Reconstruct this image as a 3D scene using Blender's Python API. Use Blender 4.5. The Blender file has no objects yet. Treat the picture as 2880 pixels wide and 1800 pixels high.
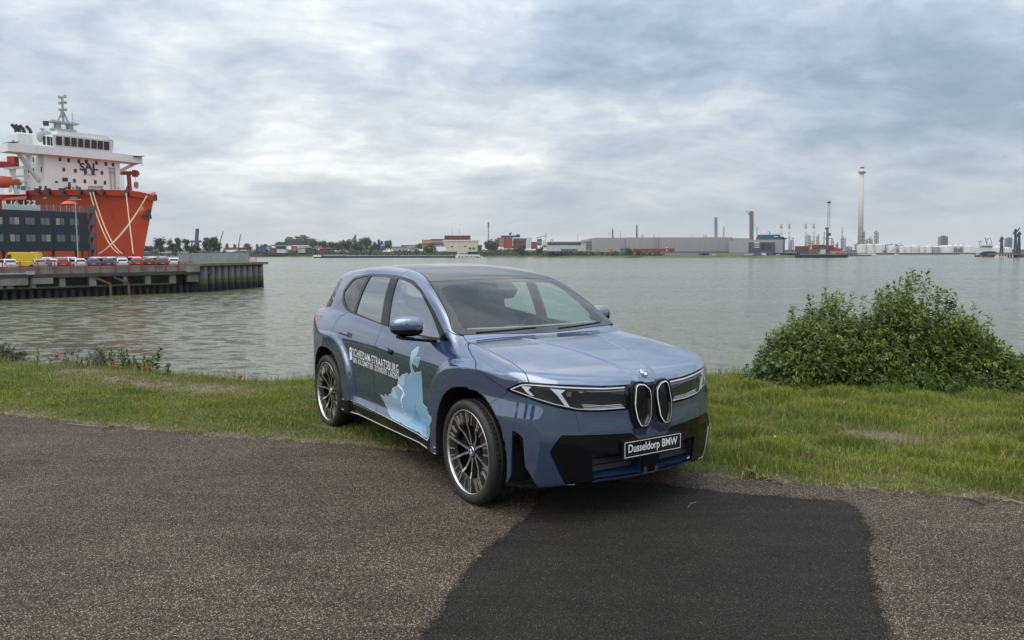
import bpy, bmesh, math, random
import numpy as np
from mathutils import Vector, Matrix
R = math.radians
PI = math.pi
scene = bpy.context.scene
COL = scene.collection

# ------------------------------------------------------------------ camera
CAM_H = 1.7713
PITCH = 0.087
ROLL = -0.0028
FPX = 2177.26                      # focal length in photo pixels (2880 wide)
cam_d = bpy.data.cameras.new('camera')
cam_d.sensor_width = 36.0
cam_d.lens = FPX / 2880 * 36.0
cam_d.clip_start = 0.05
cam_d.clip_end = 12000
cam = bpy.data.objects.new('camera', cam_d)
COL.objects.link(cam)
_cp, _sp, _cr, _sr = math.cos(PITCH), math.sin(PITCH), math.cos(ROLL), math.sin(ROLL)
FWD = Vector((0, _cp, -_sp)); _r = Vector((1, 0, 0)); _u = Vector((0, _sp, _cp))
RGT = _cr * _r + _sr * _u; UPV = -_sr * _r + _cr * _u
mw = Matrix.Identity(4)
for i in range(3):
    mw[i][0] = RGT[i]; mw[i][1] = UPV[i]; mw[i][2] = -FWD[i]
mw[2][3] = CAM_H
cam.matrix_world = mw
scene.camera = cam

def at(px, py, Y):
    """point of the place seen at photo pixel px,py when it stands Y metres away"""
    px, py, Y = float(px), float(py), float(Y)
    d = FWD + (px - 1440) / FPX * RGT - (py - 900) / FPX * UPV
    t = Y / d.y
    return Vector((t * d.x, Y, CAM_H + t * d.z))
def ground_at(px, py, z=0.0):
    d = FWD + (px - 1440) / FPX * RGT - (py - 900) / FPX * UPV
    t = (z - CAM_H) / d.z
    return Vector((t * d.x, t * d.y, z))
WATER = -4.8

# ------------------------------------------------------------------ light
SUN_EL, SUN_AZ = R(56), R(-132)     # azimuth from +Y towards +X
world = bpy.data.worlds.new('World'); scene.world = world
world.use_nodes = True
def build_world():
    nt = world.node_tree; nt.nodes.clear()
    N = nt.nodes.new; L = nt.links.new
    out = N('ShaderNodeOutputWorld'); bg = N('ShaderNodeBackground')
    L(bg.outputs[0], out.inputs[0])
    sky = N('ShaderNodeTexSky'); sky.sky_type = 'NISHITA'; sky.sun_disc = False
    sky.sun_elevation = SUN_EL; sky.sun_rotation = SUN_AZ
    tc = N('ShaderNodeTexCoord')
    sep = N('ShaderNodeSeparateXYZ'); L(tc.outputs['Generated'], sep.inputs[0])
    def math_(op, a, b=None, c=None, clamp=False):
        m = N('ShaderNodeMath'); m.operation = op; m.use_clamp = clamp
        for i, v in enumerate((a, b, c)):
            if v is None: continue
            if isinstance(v, (int, float)): m.inputs[i].default_value = v
            else: L(v, m.inputs[i])
        return m.outputs[0]
    X, Y, Z = sep.outputs
    zc = math_('MAXIMUM', Z, 0.0)
    den = math_('ADD', zc, 0.26)
    u = math_('DIVIDE', X, den); v = math_('DIVIDE', Y, den)
    comb = N('ShaderNodeCombineXYZ'); L(u, comb.inputs[0]); L(v, comb.inputs[1])
    def noise(scale, detail, rough, dist, rot=0.0, sx=1.0, sy=1.0, off=(0, 0, 0)):
        mp = N('ShaderNodeMapping'); L(comb.outputs[0], mp.inputs[0])
        mp.inputs['Rotation'].default_value = (0, 0, rot); mp.inputs['Scale'].default_value = (sx, sy, 1)
        mp.inputs['Location'].default_value = off
        n = N('ShaderNodeTexNoise'); L(mp.outputs[0], n.inputs[0])
        n.inputs['Scale'].default_value = scale; n.inputs['Detail'].default_value = detail
        n.inputs['Roughness'].default_value = rough; n.inputs['Distortion'].default_value = dist
        return n.outputs[0]
    n1 = noise(1.25, 6, 0.55, 0.5, R(-28), 1.0, 1.25, (3.1, 1.2, 0))
    n2 = noise(3.6, 7, 0.60, 0.35, R(-24), 1.0, 1.25, (0.4, 7.7, 0))
    n3 = noise(12.0, 5, 0.6, 0.2, R(-12), 1.0, 1.2, (5.4, 2.7, 0))
    den2 = math_('ADD', math_('ADD', math_('MULTIPLY', n1, 0.55), math_('MULTIPLY', n2, 0.33)), math_('MULTIPLY', n3, 0.12))
    # broad lobes of the overcast: direction (az,el) -> gain
    def lobe(az, el, wid, amt):
        d = (math.sin(R(az)) * math.cos(R(el)), math.cos(R(az)) * math.cos(R(el)), math.sin(R(el)))
        dot = N('ShaderNodeVectorMath'); dot.operation = 'DOT_PRODUCT'
        L(tc.outputs['Generated'], dot.inputs[0]); dot.inputs[1].default_value = d
        a = math_('SUBTRACT', 1.0, dot.outputs['Value'])
        g = math_('POWER', 2.718, math_('MULTIPLY', a, -1.0 / (1 - math.cos(R(wid)))))
        return math_('MULTIPLY', g, amt)
    s = den2
    s = math_('ADD', math_('MULTIPLY', math_('SUBTRACT', s, 0.5), 1.55), 0.5)
    for l in LOBES: s = math_('ADD', s, lobe(*l))
    ramp = N('ShaderNodeValToRGB'); L(s, ramp.inputs[0])
    cr = ramp.color_ramp
    cr.elements[0].position = 0.12; cr.elements[0].color = (0.17, 0.24, 0.33, 1)
    cr.elements[1].position = 0.84; cr.elements[1].color = (1.0, 1.02, 1.0, 1)
    for p, c in ((0.30, (0.26, 0.335, 0.42)), (0.42, (0.37, 0.44, 0.53)), (0.52, (0.49, 0.545, 0.61)), (0.62, (0.62, 0.665, 0.70)), (0.72, (0.80, 0.83, 0.83))):
        e = cr.elements.new(p); e.color = (*c, 1)
    # overcast sky: brighter overhead than low down
    gain = math_('ADD', 1.0, math_('MULTIPLY', math_('POWER', zc, 1.2), ZENITH))
    # soft horizon veil
    veil = math_('POWER', 2.718, math_('MULTIPLY', zc, -16.0))
    mixv = N('ShaderNodeMix'); mixv.data_type = 'RGBA'
    L(math_('MULTIPLY', veil, 0.90), mixv.inputs['Factor']); L(ramp.outputs[0], mixv.inputs[6])
    mixv.inputs[7].default_value = (0.60, 0.635, 0.64, 1)
    vm = N('ShaderNodeVectorMath'); vm.operation = 'SCALE'; L(mixv.outputs[2], vm.inputs[0]); L(gain, vm.inputs['Scale'])
    sk = N('ShaderNodeVectorMath'); sk.operation = 'SCALE'; L(sky.outputs[0], sk.inputs[0]); sk.inputs['Scale'].default_value = 0.06
    mix = N('ShaderNodeMix'); mix.data_type = 'RGBA'; mix.inputs['Factor'].default_value = 0.93
    L(sk.outputs[0], mix.inputs[6]); L(vm.outputs[0], mix.inputs[7])
    L(mix.outputs[2], bg.inputs[0]); bg.inputs[1].default_value = 1.0
ZENITH = 1.7
LOBES = [(-15, 9, 8, 0.15), (-25, 12, 6, 0.08), (0, 6, 7, 0.08), (30, 11, 9, -0.13), (22, 8, 5, -0.05), (-30, 21, 8, -0.06), (8, 14, 5, -0.04), (-132, 56, 34, 0.26)]
build_world()
sun_d = bpy.data.lights.new('sun', 'SUN'); sun_d.energy = 1.3; sun_d.angle = R(75); sun_d.color = (1.0, 0.965, 0.91)
sun = bpy.data.objects.new('sun', sun_d); COL.objects.link(sun)
_sd = Vector((math.sin(SUN_AZ) * math.cos(SUN_EL), math.cos(SUN_AZ) * math.cos(SUN_EL), math.sin(SUN_EL)))
sun.rotation_euler = _sd.to_track_quat('Z', 'Y').to_euler()
vs = scene.view_settings
vs.view_transform = 'Standard'; vs.look = 'None'; vs.exposure = 0.14; vs.gamma = 1.0; vs.use_curve_mapping = False

# ------------------------------------------------------------------ helpers
def tag(o, label=None, cat=None, group=None, kind=None):
    if label: o['label'] = label
    if cat: o['category'] = cat
    if group: o['group'] = group
    if kind: o['kind'] = kind
    return o
def empty(name, loc=(0, 0, 0), rz=0, label=None, cat=None, group=None):
    o = bpy.data.objects.new(name, None); COL.objects.link(o)
    o.location = loc; o.rotation_euler = (0, 0, rz); o.empty_display_size = 0.2
    return tag(o, label, cat, group)
def link_mesh(name, me, mats=(), parent=None, loc=None, rz=None):
    o = bpy.data.objects.new(name, me); COL.objects.link(o)
    for m in (mats if isinstance(mats, (list, tuple)) else [mats]):
        if m is not None: me.materials.append(m)
    if parent is not None: o.parent = parent
    if loc is not None: o.location = loc
    if rz is not None: o.rotation_euler = (0, 0, rz)
    return o
def inst(name, me, parent=None, loc=(0, 0, 0), rot=(0, 0, 0), scale=(1, 1, 1)):
    o = bpy.data.objects.new(name, me); COL.objects.link(o)
    o.parent = parent; o.location = loc; o.rotation_euler = rot; o.scale = scale
    return o
def copy_tree(o, parent=None):
    c = o.copy(); COL.objects.link(c)
    if parent is not None: c.parent = parent
    for ch in o.children: copy_tree(ch, c)
    return c

class MB:
    """collects simple shapes into one mesh; several material slots"""
    def __init__(s): s.v = []; s.f = []; s.m = []; s.slot = 0; s.sm = []; s.smooth = False
    def add(s, vs, fs):
        b = len(s.v); s.v.extend([tuple(p) for p in vs])
        for f in fs: s.f.append(tuple(b + i for i in f)); s.m.append(s.slot); s.sm.append(s.smooth)
        return s
    def box(s, c, size, rz=0, rot=None):
        hx, hy, hz = size[0] / 2, size[1] / 2, size[2] / 2
        pts = [Vector((x, y, z)) for z in (-hz, hz) for y in (-hy, hy) for x in (-hx, hx)]
        M = rot if rot is not None else Matrix.Rotation(rz, 3, 'Z')
        c = Vector(c)
        return s.add([M @ p + c for p in pts], [(0, 2, 3, 1), (4, 5, 7, 6), (0, 1, 5, 4), (2, 6, 7, 3), (0, 4, 6, 2), (1, 3, 7, 5)])
    def box2(s, p0, p1):
        return s.box([(a + b) / 2 for a, b in zip(p0, p1)], [abs(b - a) for a, b in zip(p0, p1)])
    def beam(s, a, b, w, h=None, up=(0, 0, 1)):
        a, b = Vector(a), Vector(b); h = h or w; d = b - a; L = d.length
        if L < 1e-6: return s
        d.normalize(); x = d.cross(Vector(up))
        if x.length < 1e-3: x = d.cross(Vector((1, 0, 0)))
        x.normalize(); z = x.cross(d)
        M = Matrix((x, d, z)).transposed()
        return s.box((a + b) / 2, (w, L, h), rot=M)
    def cyl(s, a, b, r0, r1=None, n=10, caps=True):
        a, b = Vector(a), Vector(b); r1 = r0 if r1 is None else r1
        d = (b - a)
        if d.length < 1e-7: return s
        d.normalize(); x = d.orthogonal().normalized(); y = d.cross(x)
        vs = []; fs = []
        for i in range(n):
            t = 2 * PI * i / n; q = x * math.cos(t) + y * math.sin(t)
            vs.append(a + q * r0); vs.append(b + q * r1)
        for i in range(n):
            j = (i + 1) % n; fs.append((2 * i, 2 * j, 2 * j + 1, 2 * i + 1))
        if caps:
            fs.append(tuple(2 * i for i in range(n))[::-1]); fs.append(tuple(2 * i + 1 for i in range(n)))
        return s.add(vs, fs)
    def tube(s, pts, r, n=6):
        for a, b in zip(pts[:-1], pts[1:]): s.cyl(a, b, r, n=n, caps=False)
        return s
    def lathe(s, prof, n=24, c=(0, 0, 0), axis='z', caps=True):
        c = Vector(c); vs = []; fs = []; k = len(prof)
        for i in range(n):
            t = 2 * PI * i / n
            for r, z in prof:
                if axis == 'z': p = (r * math.cos(t), r * math.sin(t), z)
                elif axis == 'y': p = (r * math.cos(t), z, r * math.sin(t))
                else: p = (z, r * math.cos(t), r * math.sin(t))
                vs.append(Vector(p) + c)
        for i in range(n):
            j = (i + 1) % n
            for q in range(k - 1): fs.append((i * k + q, j * k + q, j * k + q + 1, i * k + q + 1))
        return s.add(vs, fs)
    def prism(s, poly, z0, z1, M=None):
        n = len(poly); vs = [Vector((x, y, z0)) for x, y in poly] + [Vector((x, y, z1)) for x, y in poly]
        if M is not None: vs = [M @ p for p in vs]
        return s.add(vs, [tuple(range(n))[::-1], tuple(range(n, 2 * n))] + [(i, (i + 1) % n, n + (i + 1) % n, n + i) for i in range(n)])
    def sphere(s, c, r, n=10, sz=1.0):
        prof = [(r * math.sin(PI * i / n), -r * sz * math.cos(PI * i / n)) for i in range(n + 1)]
        return s.lathe(prof, n * 2, c)
    def quad(s, a, b, c, d): return s.add([a, b, c, d], [(0, 1, 2, 3)])
    def mesh(s, name):
        me = bpy.data.meshes.new(name); me.from_pydata([tuple(p) for p in s.v], [], s.f)
        me.polygons.foreach_set('material_index', s.m); me.polygons.foreach_set('use_smooth', s.sm)
        me.update(); return me
    def build(s, name, mats, parent=None, loc=None, rz=None, fix=True):
        me = s.mesh(name)
        if fix and len(s.f) < 4000:
            bm = bmesh.new(); bm.from_mesh(me); bmesh.ops.recalc_face_normals(bm, faces=bm.faces); bm.to_mesh(me); bm.free()
        return link_mesh(name, me, mats, parent, loc, rz)

def np_mesh(name, v, t, smooth=True, mat_idx=None, normals=None):
    v = np.asarray(v, np.float32); t = np.asarray(t, np.int32); k = t.shape[1]
    me = bpy.data.meshes.new(name)
    me.vertices.add(len(v)); me.vertices.foreach_set('co', v.ravel())
    me.loops.add(t.size); me.loops.foreach_set('vertex_index', t.ravel())
    me.polygons.add(len(t)); me.polygons.foreach_set('loop_start', np.arange(0, t.size, k, dtype=np.int32))
    me.polygons.foreach_set('loop_total', np.full(len(t), k, np.int32))
    me.polygons.foreach_set('use_smooth', np.full(len(t), smooth))
    if mat_idx is not None: me.polygons.foreach_set('material_index', np.asarray(mat_idx, np.int32))
    me.update(calc_edges=True)
    if normals is not None: me.normals_split_custom_set_from_vertices(np.asarray(normals, np.float32).tolist())
    return me

# ------------------------------------------------------------------ materials
def mat(name, col, rough=0.6, metal=0.0, spec=0.5, coat=0.0, coat_rough=0.03, var=0.0, vscale=3.0, bump=0.0, bscale=20.0, ior=1.5, streak=None, col2=None):
    m = bpy.data.materials.new(name); m.use_nodes = True; nt = m.node_tree; b = nt.nodes['Principled BSDF']
    b.inputs['Base Color'].default_value = (*col, 1); b.inputs['Roughness'].default_value = rough
    b.inputs['Metallic'].default_value = metal; b.inputs['Specular IOR Level'].default_value = spec
    b.inputs['Coat Weight'].default_value = coat; b.inputs['Coat Roughness'].default_value = coat_rough
    b.inputs['IOR'].default_value = ior
    if var or bump:
        tc = nt.nodes.new('ShaderNodeTexCoord')
    if var:
        mp = nt.nodes.new('ShaderNodeMapping'); nt.links.new(tc.outputs['Object'], mp.inputs[0])
        if streak: mp.inputs['Scale'].default_value = streak
        n = nt.nodes.new('ShaderNodeTexNoise'); n.inputs['Scale'].default_value = vscale; n.inputs['Detail'].default_value = 6; n.inputs['Roughness'].default_value = 0.65
        nt.links.new(mp.outputs[0], n.inputs[0])
        r = nt.nodes.new('ShaderNodeValToRGB'); nt.links.new(n.outputs[0], r.inputs[0])
        r.color_ramp.elements[0].position = 0.3; r.color_ramp.elements[1].position = 0.7
        lo = tuple(max(0, c * (1 - var)) for c in col) if col2 is None else col2
        hi = tuple(min(1, c * (1 + var)) for c in col) if col2 is None else col
        r.color_ramp.elements[0].color = (*lo, 1); r.color_ramp.elements[1].color = (*hi, 1)
        nt.links.new(r.outputs[0], b.inputs['Base Color'])
    if bump:
        n2 = nt.nodes.new('ShaderNodeTexNoise'); n2.inputs['Scale'].default_value = bscale; n2.inputs['Detail'].default_value = 4
        nt.links.new(tc.outputs['Object'], n2.inputs[0])
        bp = nt.nodes.new('ShaderNodeBump'); bp.inputs['Strength'].default_value = bump; bp.inputs['Distance'].default_value = 0.02
        nt.links.new(n2.outputs[0], bp.inputs['Height']); nt.links.new(bp.outputs[0], b.inputs['Normal'])
    return m
def glass_mat(name, tint, ior=1.5, rough=0.0, refl=(1, 1, 1)):
    m = bpy.data.materials.new(name); m.use_nodes = True; nt = m.node_tree; nt.nodes.clear()
    out = nt.nodes.new('ShaderNodeOutputMaterial'); mx = nt.nodes.new('ShaderNodeMixShader')
    tr = nt.nodes.new('ShaderNodeBsdfTransparent'); gl = nt.nodes.new('ShaderNodeBsdfGlossy'); fr = nt.nodes.new('ShaderNodeFresnel')
    tr.inputs[0].default_value = (*tint, 1); gl.inputs['Color'].default_value = (*refl, 1); gl.inputs['Roughness'].default_value = rough
    geo = nt.nodes.new('ShaderNodeNewGeometry'); pw = nt.nodes.new('ShaderNodeMath'); pw.operation = 'POWER'   # same pane from either side
    ml = nt.nodes.new('ShaderNodeMath'); ml.operation = 'MULTIPLY_ADD'; ml.inputs[1].default_value = -2; ml.inputs[2].default_value = 1
    nt.links.new(geo.outputs['Backfacing'], ml.inputs[0]); pw.inputs[0].default_value = ior
    nt.links.new(ml.outputs[0], pw.inputs[1]); nt.links.new(pw.outputs[0], fr.inputs['IOR'])
    nt.links.new(fr.outputs[0], mx.inputs[0]); nt.links.new(tr.outputs[0], mx.inputs[1]); nt.links.new(gl.outputs[0], mx.inputs[2])
    nt.links.new(mx.outputs[0], out.inputs[0]); return m
# ================================================================== ground, road, water
def node_mat(name, rough=0.9):
    m = bpy.data.materials.new(name); m.use_nodes = True; nt = m.node_tree; b = nt.nodes['Principled BSDF']; b.inputs['Roughness'].default_value = rough
    N = nt.nodes.new; L = nt.links.new
    class H: pass
    h = H(); h.nt = nt; h.b = b; h.N = N; h.L = L
    tc = N('ShaderNodeTexCoord'); h.obj = tc.outputs['Object']
    def noise(scale, detail=4, rough=.6, dist=0, vec=None, sc=None):
        v = vec or h.obj
        if sc: mp = N('ShaderNodeMapping'); L(v, mp.inputs[0]); mp.inputs['Scale'].default_value = sc; v = mp.outputs[0]
        n = N('ShaderNodeTexNoise'); n.inputs['Scale'].default_value = scale; n.inputs['Detail'].default_value = detail; n.inputs['Roughness'].default_value = rough; n.inputs['Distortion'].default_value = dist
        L(v, n.inputs[0]); return n.outputs[0]
    def vor(scale, out='Distance', feat='F1', rand=1.0):
        n = N('ShaderNodeTexVoronoi'); n.feature = feat; n.inputs['Scale'].default_value = scale; n.inputs['Randomness'].default_value = rand; L(h.obj, n.inputs['Vector']); return n.outputs[out]
    def ramp(v, stops):
        r = N('ShaderNodeValToRGB'); L(v, r.inputs[0]); e = r.color_ramp.elements
        e[0].position, e[0].color = stops[0][0], (*stops[0][1], 1); e[1].position, e[1].color = stops[-1][0], (*stops[-1][1], 1)
        for p, c in stops[1:-1]: q = e.new(p); q.color = (*c, 1)
        return r.outputs[0]
    def mix(f, a, b_, mode='MIX'):
        n = N('ShaderNodeMix'); n.data_type = 'RGBA'; n.blend_type = mode
        for s, v in ((n.inputs['Factor'], f), (n.inputs[6], a), (n.inputs[7], b_)):
            if isinstance(v, (int, float)): s.default_value = v
            elif isinstance(v, tuple): s.default_value = (*v, 1)
            else: L(v, s)
        return n.outputs[2]
    def mth(op, a, b_=None, clamp=False):
        n = N('ShaderNodeMath'); n.operation = op; n.use_clamp = clamp
        for i, v in enumerate((a, b_)):
            if v is None: continue
            if isinstance(v, (int, float)): n.inputs[i].default_value = v
            else: L(v, n.inputs[i])
        return n.outputs[0]
    def bump(v, s, d): n = N('ShaderNodeBump'); n.inputs['Strength'].default_value = s; n.inputs['Distance'].default_value = d; L(v, n.inputs['Height']); L(n.outputs[0], b.inputs['Normal'])
    h.noise, h.vor, h.ramp, h.mix, h.mth, h.bump = noise, vor, ramp, mix, mth, bump
    return m, h
def chip_mat(name, base, light, dark, dens=0.5, scale=115, big=(0.8, 1.15), rough=.85):
    """surface dressing: stones of several tones pressed into binder"""
    m, h = node_mat(name, rough)
    cell = h.vor(scale, 'Color'); dist = h.vor(scale, 'Distance')
    sp = h.N('ShaderNodeSeparateColor'); h.L(cell, sp.inputs[0])
    pick = h.mth('GREATER_THAN', sp.outputs[0], 1 - dens * .28); core = h.mth('LESS_THAN', dist, .42)
    stone = h.mth('MULTIPLY', pick, core)
    tone = h.ramp(sp.outputs[1], [(0, dark), (.55, base), (1, tuple(c * 1.35 for c in base))])
    edge = h.ramp(dist, [(.25, (1, 1, 1)), (.62, (.42, .40, .38))])
    c = h.mix(1.0, tone, edge, 'MULTIPLY'); c = h.mix(h.mth('MULTIPLY', stone, .85), c, light)
    stain = h.ramp(h.noise(.9, 5, .6), [(.3, (big[0],) * 3), (.7, (big[1],) * 3)])
    tr_ = h.ramp(h.noise(3.2, 6, .7, .6, sc=(.35, 1.6, 1)), [(.32, (.80, .79, .77)), (.62, (1.12, 1.12, 1.12))]); stain = h.mix(1.0, stain, tr_, 'MULTIPLY')
    c = h.mix(1.0, c, stain, 'MULTIPLY'); h.L(c, h.b.inputs['Base Color'])
    hh = h.mth('SUBTRACT', h.mth('MULTIPLY', sp.outputs[2], .5), dist); h.bump(hh, .9, .006)
    h.b.inputs['Specular IOR Level'].default_value = .15
    return m
def poly_sd(px, py, poly):
    poly = np.array(poly, float); d = np.full(px.shape, 1e9); c = np.zeros(px.shape, bool)
    for a, b in zip(poly, np.roll(poly, -1, 0)):
        e = b - a; L = e @ e
        if L < 1e-12: continue
        t = np.clip(((px - a[0]) * e[0] + (py - a[1]) * e[1]) / L, 0, 1)
        d = np.minimum(d, np.hypot(px - a[0] - t * e[0], py - a[1] - t * e[1]))
        cr = (a[1] > py) != (b[1] > py)
        with np.errstate(divide='ignore', invalid='ignore'): c ^= cr & (px < e[0] * (py - a[1]) / (e[1] if e[1] else 1e-12) + a[0])
    return np.where(c, -d, d)
ROADM = chip_mat('chip sealed road', (.136, .110, .087), (.41, .36, .29), (.050, .038, .028), .62, 118)
PATCHM = chip_mat('smooth dark road patch', (.047, .0435, .039), (.25, .235, .21), (.013, .013, .0125), .12, 190, (.85, 1.2), .8)

def dense(poly, step=.12, amp=.02, rnd=None):
    rnd = rnd or random.Random(1); out = []
    for a, b in zip(poly[:-1], poly[1:]):
        a, b = Vector(a), Vector(b); n = max(1, int((b - a).length / step))
        for i in range(n): p = a.lerp(b, i / n); out.append((p.x + rnd.uniform(-amp, amp), p.y + rnd.uniform(-amp, amp)))
    out.append(tuple(poly[-1])); return out
EDGE = [(-40, 20.0), (-14, 11.3), (-8, 9.2), (-5.73, 8.50), (-4.2, 7.86), (-2.93, 7.41), (-1.89, 7.14), (-1.21, 6.93), (0.0, 6.5), (1.32, 6.05), (1.94, 5.87), (2.5, 5.67), (2.93, 5.55), (3.63, 5.34), (6, 4.6), (14, 2.2), (40, -6)]
ex_ = np.array([p[0] for p in EDGE]); ey_ = np.array([p[1] for p in EDGE])
def edge_y(x): return np.interp(x, ex_, ey_)
def crest_y(x): return np.interp(x, [-40, -12, -8.4, -5.75, -4.5, -3.7, -2.7, 0, 2.7, 4.75, 7, 12, 40], [24, 12.8, 12.0, 11.25, 10.75, 10.4, 10.35, 10.4, 10.5, 11.3, 11.6, 11.6, 11])
def road():
    mb = MB(); fine = dense(EDGE, .10, .012)
    top = [(x, y + .10) for x, y in fine]; bot = [(x, -7.0 - x * .35) for x, y in fine]
    n = len(top); mb.add([(x, y, 0) for x, y in top] + [(x, y, 0) for x, y in bot], [(i, n + i, n + i + 1, i + 1) for i in range(n - 1)])
    o = mb.build('road', [ROADM], fix=False); o['kind'] = 'structure'
    rnd = random.Random(8)
    P1 = dense([(-1.1, 1.0), (-.62, 2.5), (-.42, 3.41), (-.27, 4.03), (-.22, 4.30), (-.04, 4.77), (.12, 5.08), (.22, 5.60), (.60, 5.90), (1.1, 5.80), (1.55, 5.58), (2.0, 5.44), (2.36, 5.36), (2.36, 5.12), (2.20, 4.65), (1.97, 4.15), (1.72, 3.4), (1.50, 2.6), (1.3, 1.0), (-1.1, 1.0)], .07, .010, rnd)[:-1]
    xs = np.arange(-1.3, 2.75, .03); ys = np.arange(.9, 6.2, .03); X, Y = np.meshgrid(xs, ys, indexing='ij'); nx, ny = X.shape
    d = -poly_sd(X.ravel(), Y.ravel(), P1); i = np.arange(nx * ny).reshape(nx, ny); q = np.stack([i[:-1, :-1], i[1:, :-1], i[1:, 1:], i[:-1, 1:]], -1).reshape(-1, 4); q = q[d[q].max(1) > -.06]
    u_, inv = np.unique(q, return_inverse=True); V = np.stack([X.ravel(), Y.ravel(), np.full(nx * ny, .004)], 1)[u_]
    me = np_mesh('dark_road_patch', V, inv.reshape(q.shape), False); me.attributes.new('rim', 'FLOAT', 'POINT').data.foreach_set('value', d[u_].astype(np.float32))
    o2 = link_mesh('dark_road_patch', me, [PATCHM]); o2['kind'] = 'structure'  # made-up patch for a dark, retouched-looking area of the road
    nt = PATCHM.node_tree; N = nt.nodes.new; L = nt.links.new; out = nt.nodes['Material Output']; b = nt.nodes['Principled BSDF']
    at_ = N('ShaderNodeAttribute'); at_.attribute_name = 'rim'; tc = N('ShaderNodeTexCoord'); no = N('ShaderNodeTexNoise'); no.inputs['Scale'].default_value = 42; no.inputs['Detail'].default_value = 5; no.inputs['Roughness'].default_value = .75; L(tc.outputs['Object'], no.inputs[0])
    n2 = N('ShaderNodeTexNoise'); n2.inputs['Scale'].default_value = 5; n2.inputs['Detail'].default_value = 3; L(tc.outputs['Object'], n2.inputs[0])
    m1 = N('ShaderNodeMath'); m1.operation = 'MULTIPLY_ADD'; L(no.outputs[0], m1.inputs[0]); m1.inputs[1].default_value = .26; m1.inputs[2].default_value = -.155
    m3 = N('ShaderNodeMath'); m3.operation = 'MULTIPLY_ADD'; L(n2.outputs[0], m3.inputs[0]); m3.inputs[1].default_value = .10; L(m1.outputs[0], m3.inputs[2])
    m2 = N('ShaderNodeMath'); m2.operation = 'ADD'; L(at_.outputs['Fac'], m2.inputs[0]); L(m3.outputs[0], m2.inputs[1])
    rp = N('ShaderNodeMapRange'); rp.inputs[1].default_value = -.004; rp.inputs[2].default_value = .05; L(m2.outputs[0], rp.inputs[0])
    mx = N('ShaderNodeMixShader'); tr = N('ShaderNodeBsdfTransparent'); L(rp.outputs[0], mx.inputs[0]); L(tr.outputs[0], mx.inputs[1]); L(b.outputs[0], mx.inputs[2]); L(mx.outputs[0], out.inputs[0])
road()

def verge_z(x, y):
    t = y - edge_y(x); c = crest_y(x); d = np.maximum(y - c, 0)
    z = .012 + .035 * np.clip(t / .7, 0, 1) + .03 * np.sin(x * 1.3 + 1) * np.sin(y * 1.1) * np.clip(t, 0, 1) + .012 * np.sin(x * 4.1 + y * 2.3)* np.clip(t, 0, 1)
    z = z + .03 * np.clip((x + 3.4) / -1.5, 0, 1) * np.exp(-((y - c + .4) / .8) ** 2)
    return z - np.minimum(.62 * d + .25 * np.minimum(d, .6), 5.8)
def soil():
    m, h = node_mat('verge soil and turf', .95)
    g = h.noise(1.6, 6, .65, .4); f = h.noise(26, 5, .7)
    turf = h.ramp(f, [(.3, (.035, .042, .013)), (.5, (.075, .080, .026)), (.72, (.125, .115, .05))])
    dirt = h.ramp(f, [(.3, (.075, .052, .034)), (.55, (.17, .125, .088)), (.75, (.28, .22, .165))])
    at_ = h.N('ShaderNodeAttribute'); at_.attribute_name = 'bare'; k = h.mth('ADD', at_.outputs['Fac'], h.mth('MULTIPLY', h.mth('SUBTRACT', g, .5), 2.2))
    k = h.ramp(k, [(.42, (0, 0, 0)), (.58, (1, 1, 1))])
    c = h.mix(k, turf, dirt); h.L(c, h.b.inputs['Base Color']); h.bump(h.noise(60, 6, .7), .8, .02)
    xs = np.concatenate([np.arange(-40, -9, .8), np.arange(-9, 9, .06), np.arange(9, 40.1, .8)])
    v = np.concatenate([np.linspace(-.02, 1, 60), 1 + np.linspace(.02, 1, 40)[1:]])
    X = np.repeat(xs[:, None], len(v), 1); e = edge_y(xs)[:, None]; c = crest_y(xs)[:, None]
    wob = (.03 * np.sin(xs * 7.3) + .02 * np.sin(xs * 17.1) + .02 * np.sin(xs * 31.7))[:, None]
    Y = np.where(v[None] <= 1, e + (c - e) * v[None] + wob * np.clip(1 - v[None] * 3, 0, 1), c + (v[None] - 1) * 10.0)
    Z = verge_z(X, Y); nx, nv = X.shape
    Z = np.where(v[None] < 0, -.03, Z)
    i = np.arange(nx * nv).reshape(nx, nv); q = np.stack([i[:-1, :-1], i[1:, :-1], i[1:, 1:], i[:-1, 1:]], -1).reshape(-1, 4)
    me = np_mesh('grass_verge', np.stack([X, Y, Z], -1).reshape(-1, 3), q)
    a = me.attributes.new('bare', 'FLOAT', 'POINT'); a.data.foreach_set('value', bare(X, Y).astype(np.float32).ravel())
    o = link_mesh('grass_verge', me, [m]); o['kind'] = 'structure'
def blob2(x, y, cx, cy, rx, ry, rot=0):
    c, s = math.cos(rot), math.sin(rot); u = (x - cx) * c + (y - cy) * s; w = -(x - cx) * s + (y - cy) * c
    return np.exp(-((u / rx) ** 2 + (w / ry) ** 2))
def bare(x, y):
    b = .72 * blob2(x, y, -4.9, 10.2, 1.3, .34, -.42) + .6 * blob2(x, y, -3.75, 9.85, .8, .30, -.4) + 1.0 * blob2(x, y, -6.3, 11.2, .8, .35, -.4)
    b += .9 * blob2(x, y, 3.3, 7.3, .42, .22, -.2) + .95 * blob2(x, y, 3.75, 7.05, .36, .18) + .5 * blob2(x, y, -1.2, 8.9, .5, .25)
    b += .75 * np.exp(-np.clip(y - edge_y(x), 0, 9) / .11)
    return np.clip(b, 0, 1.2)
soil()
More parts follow.
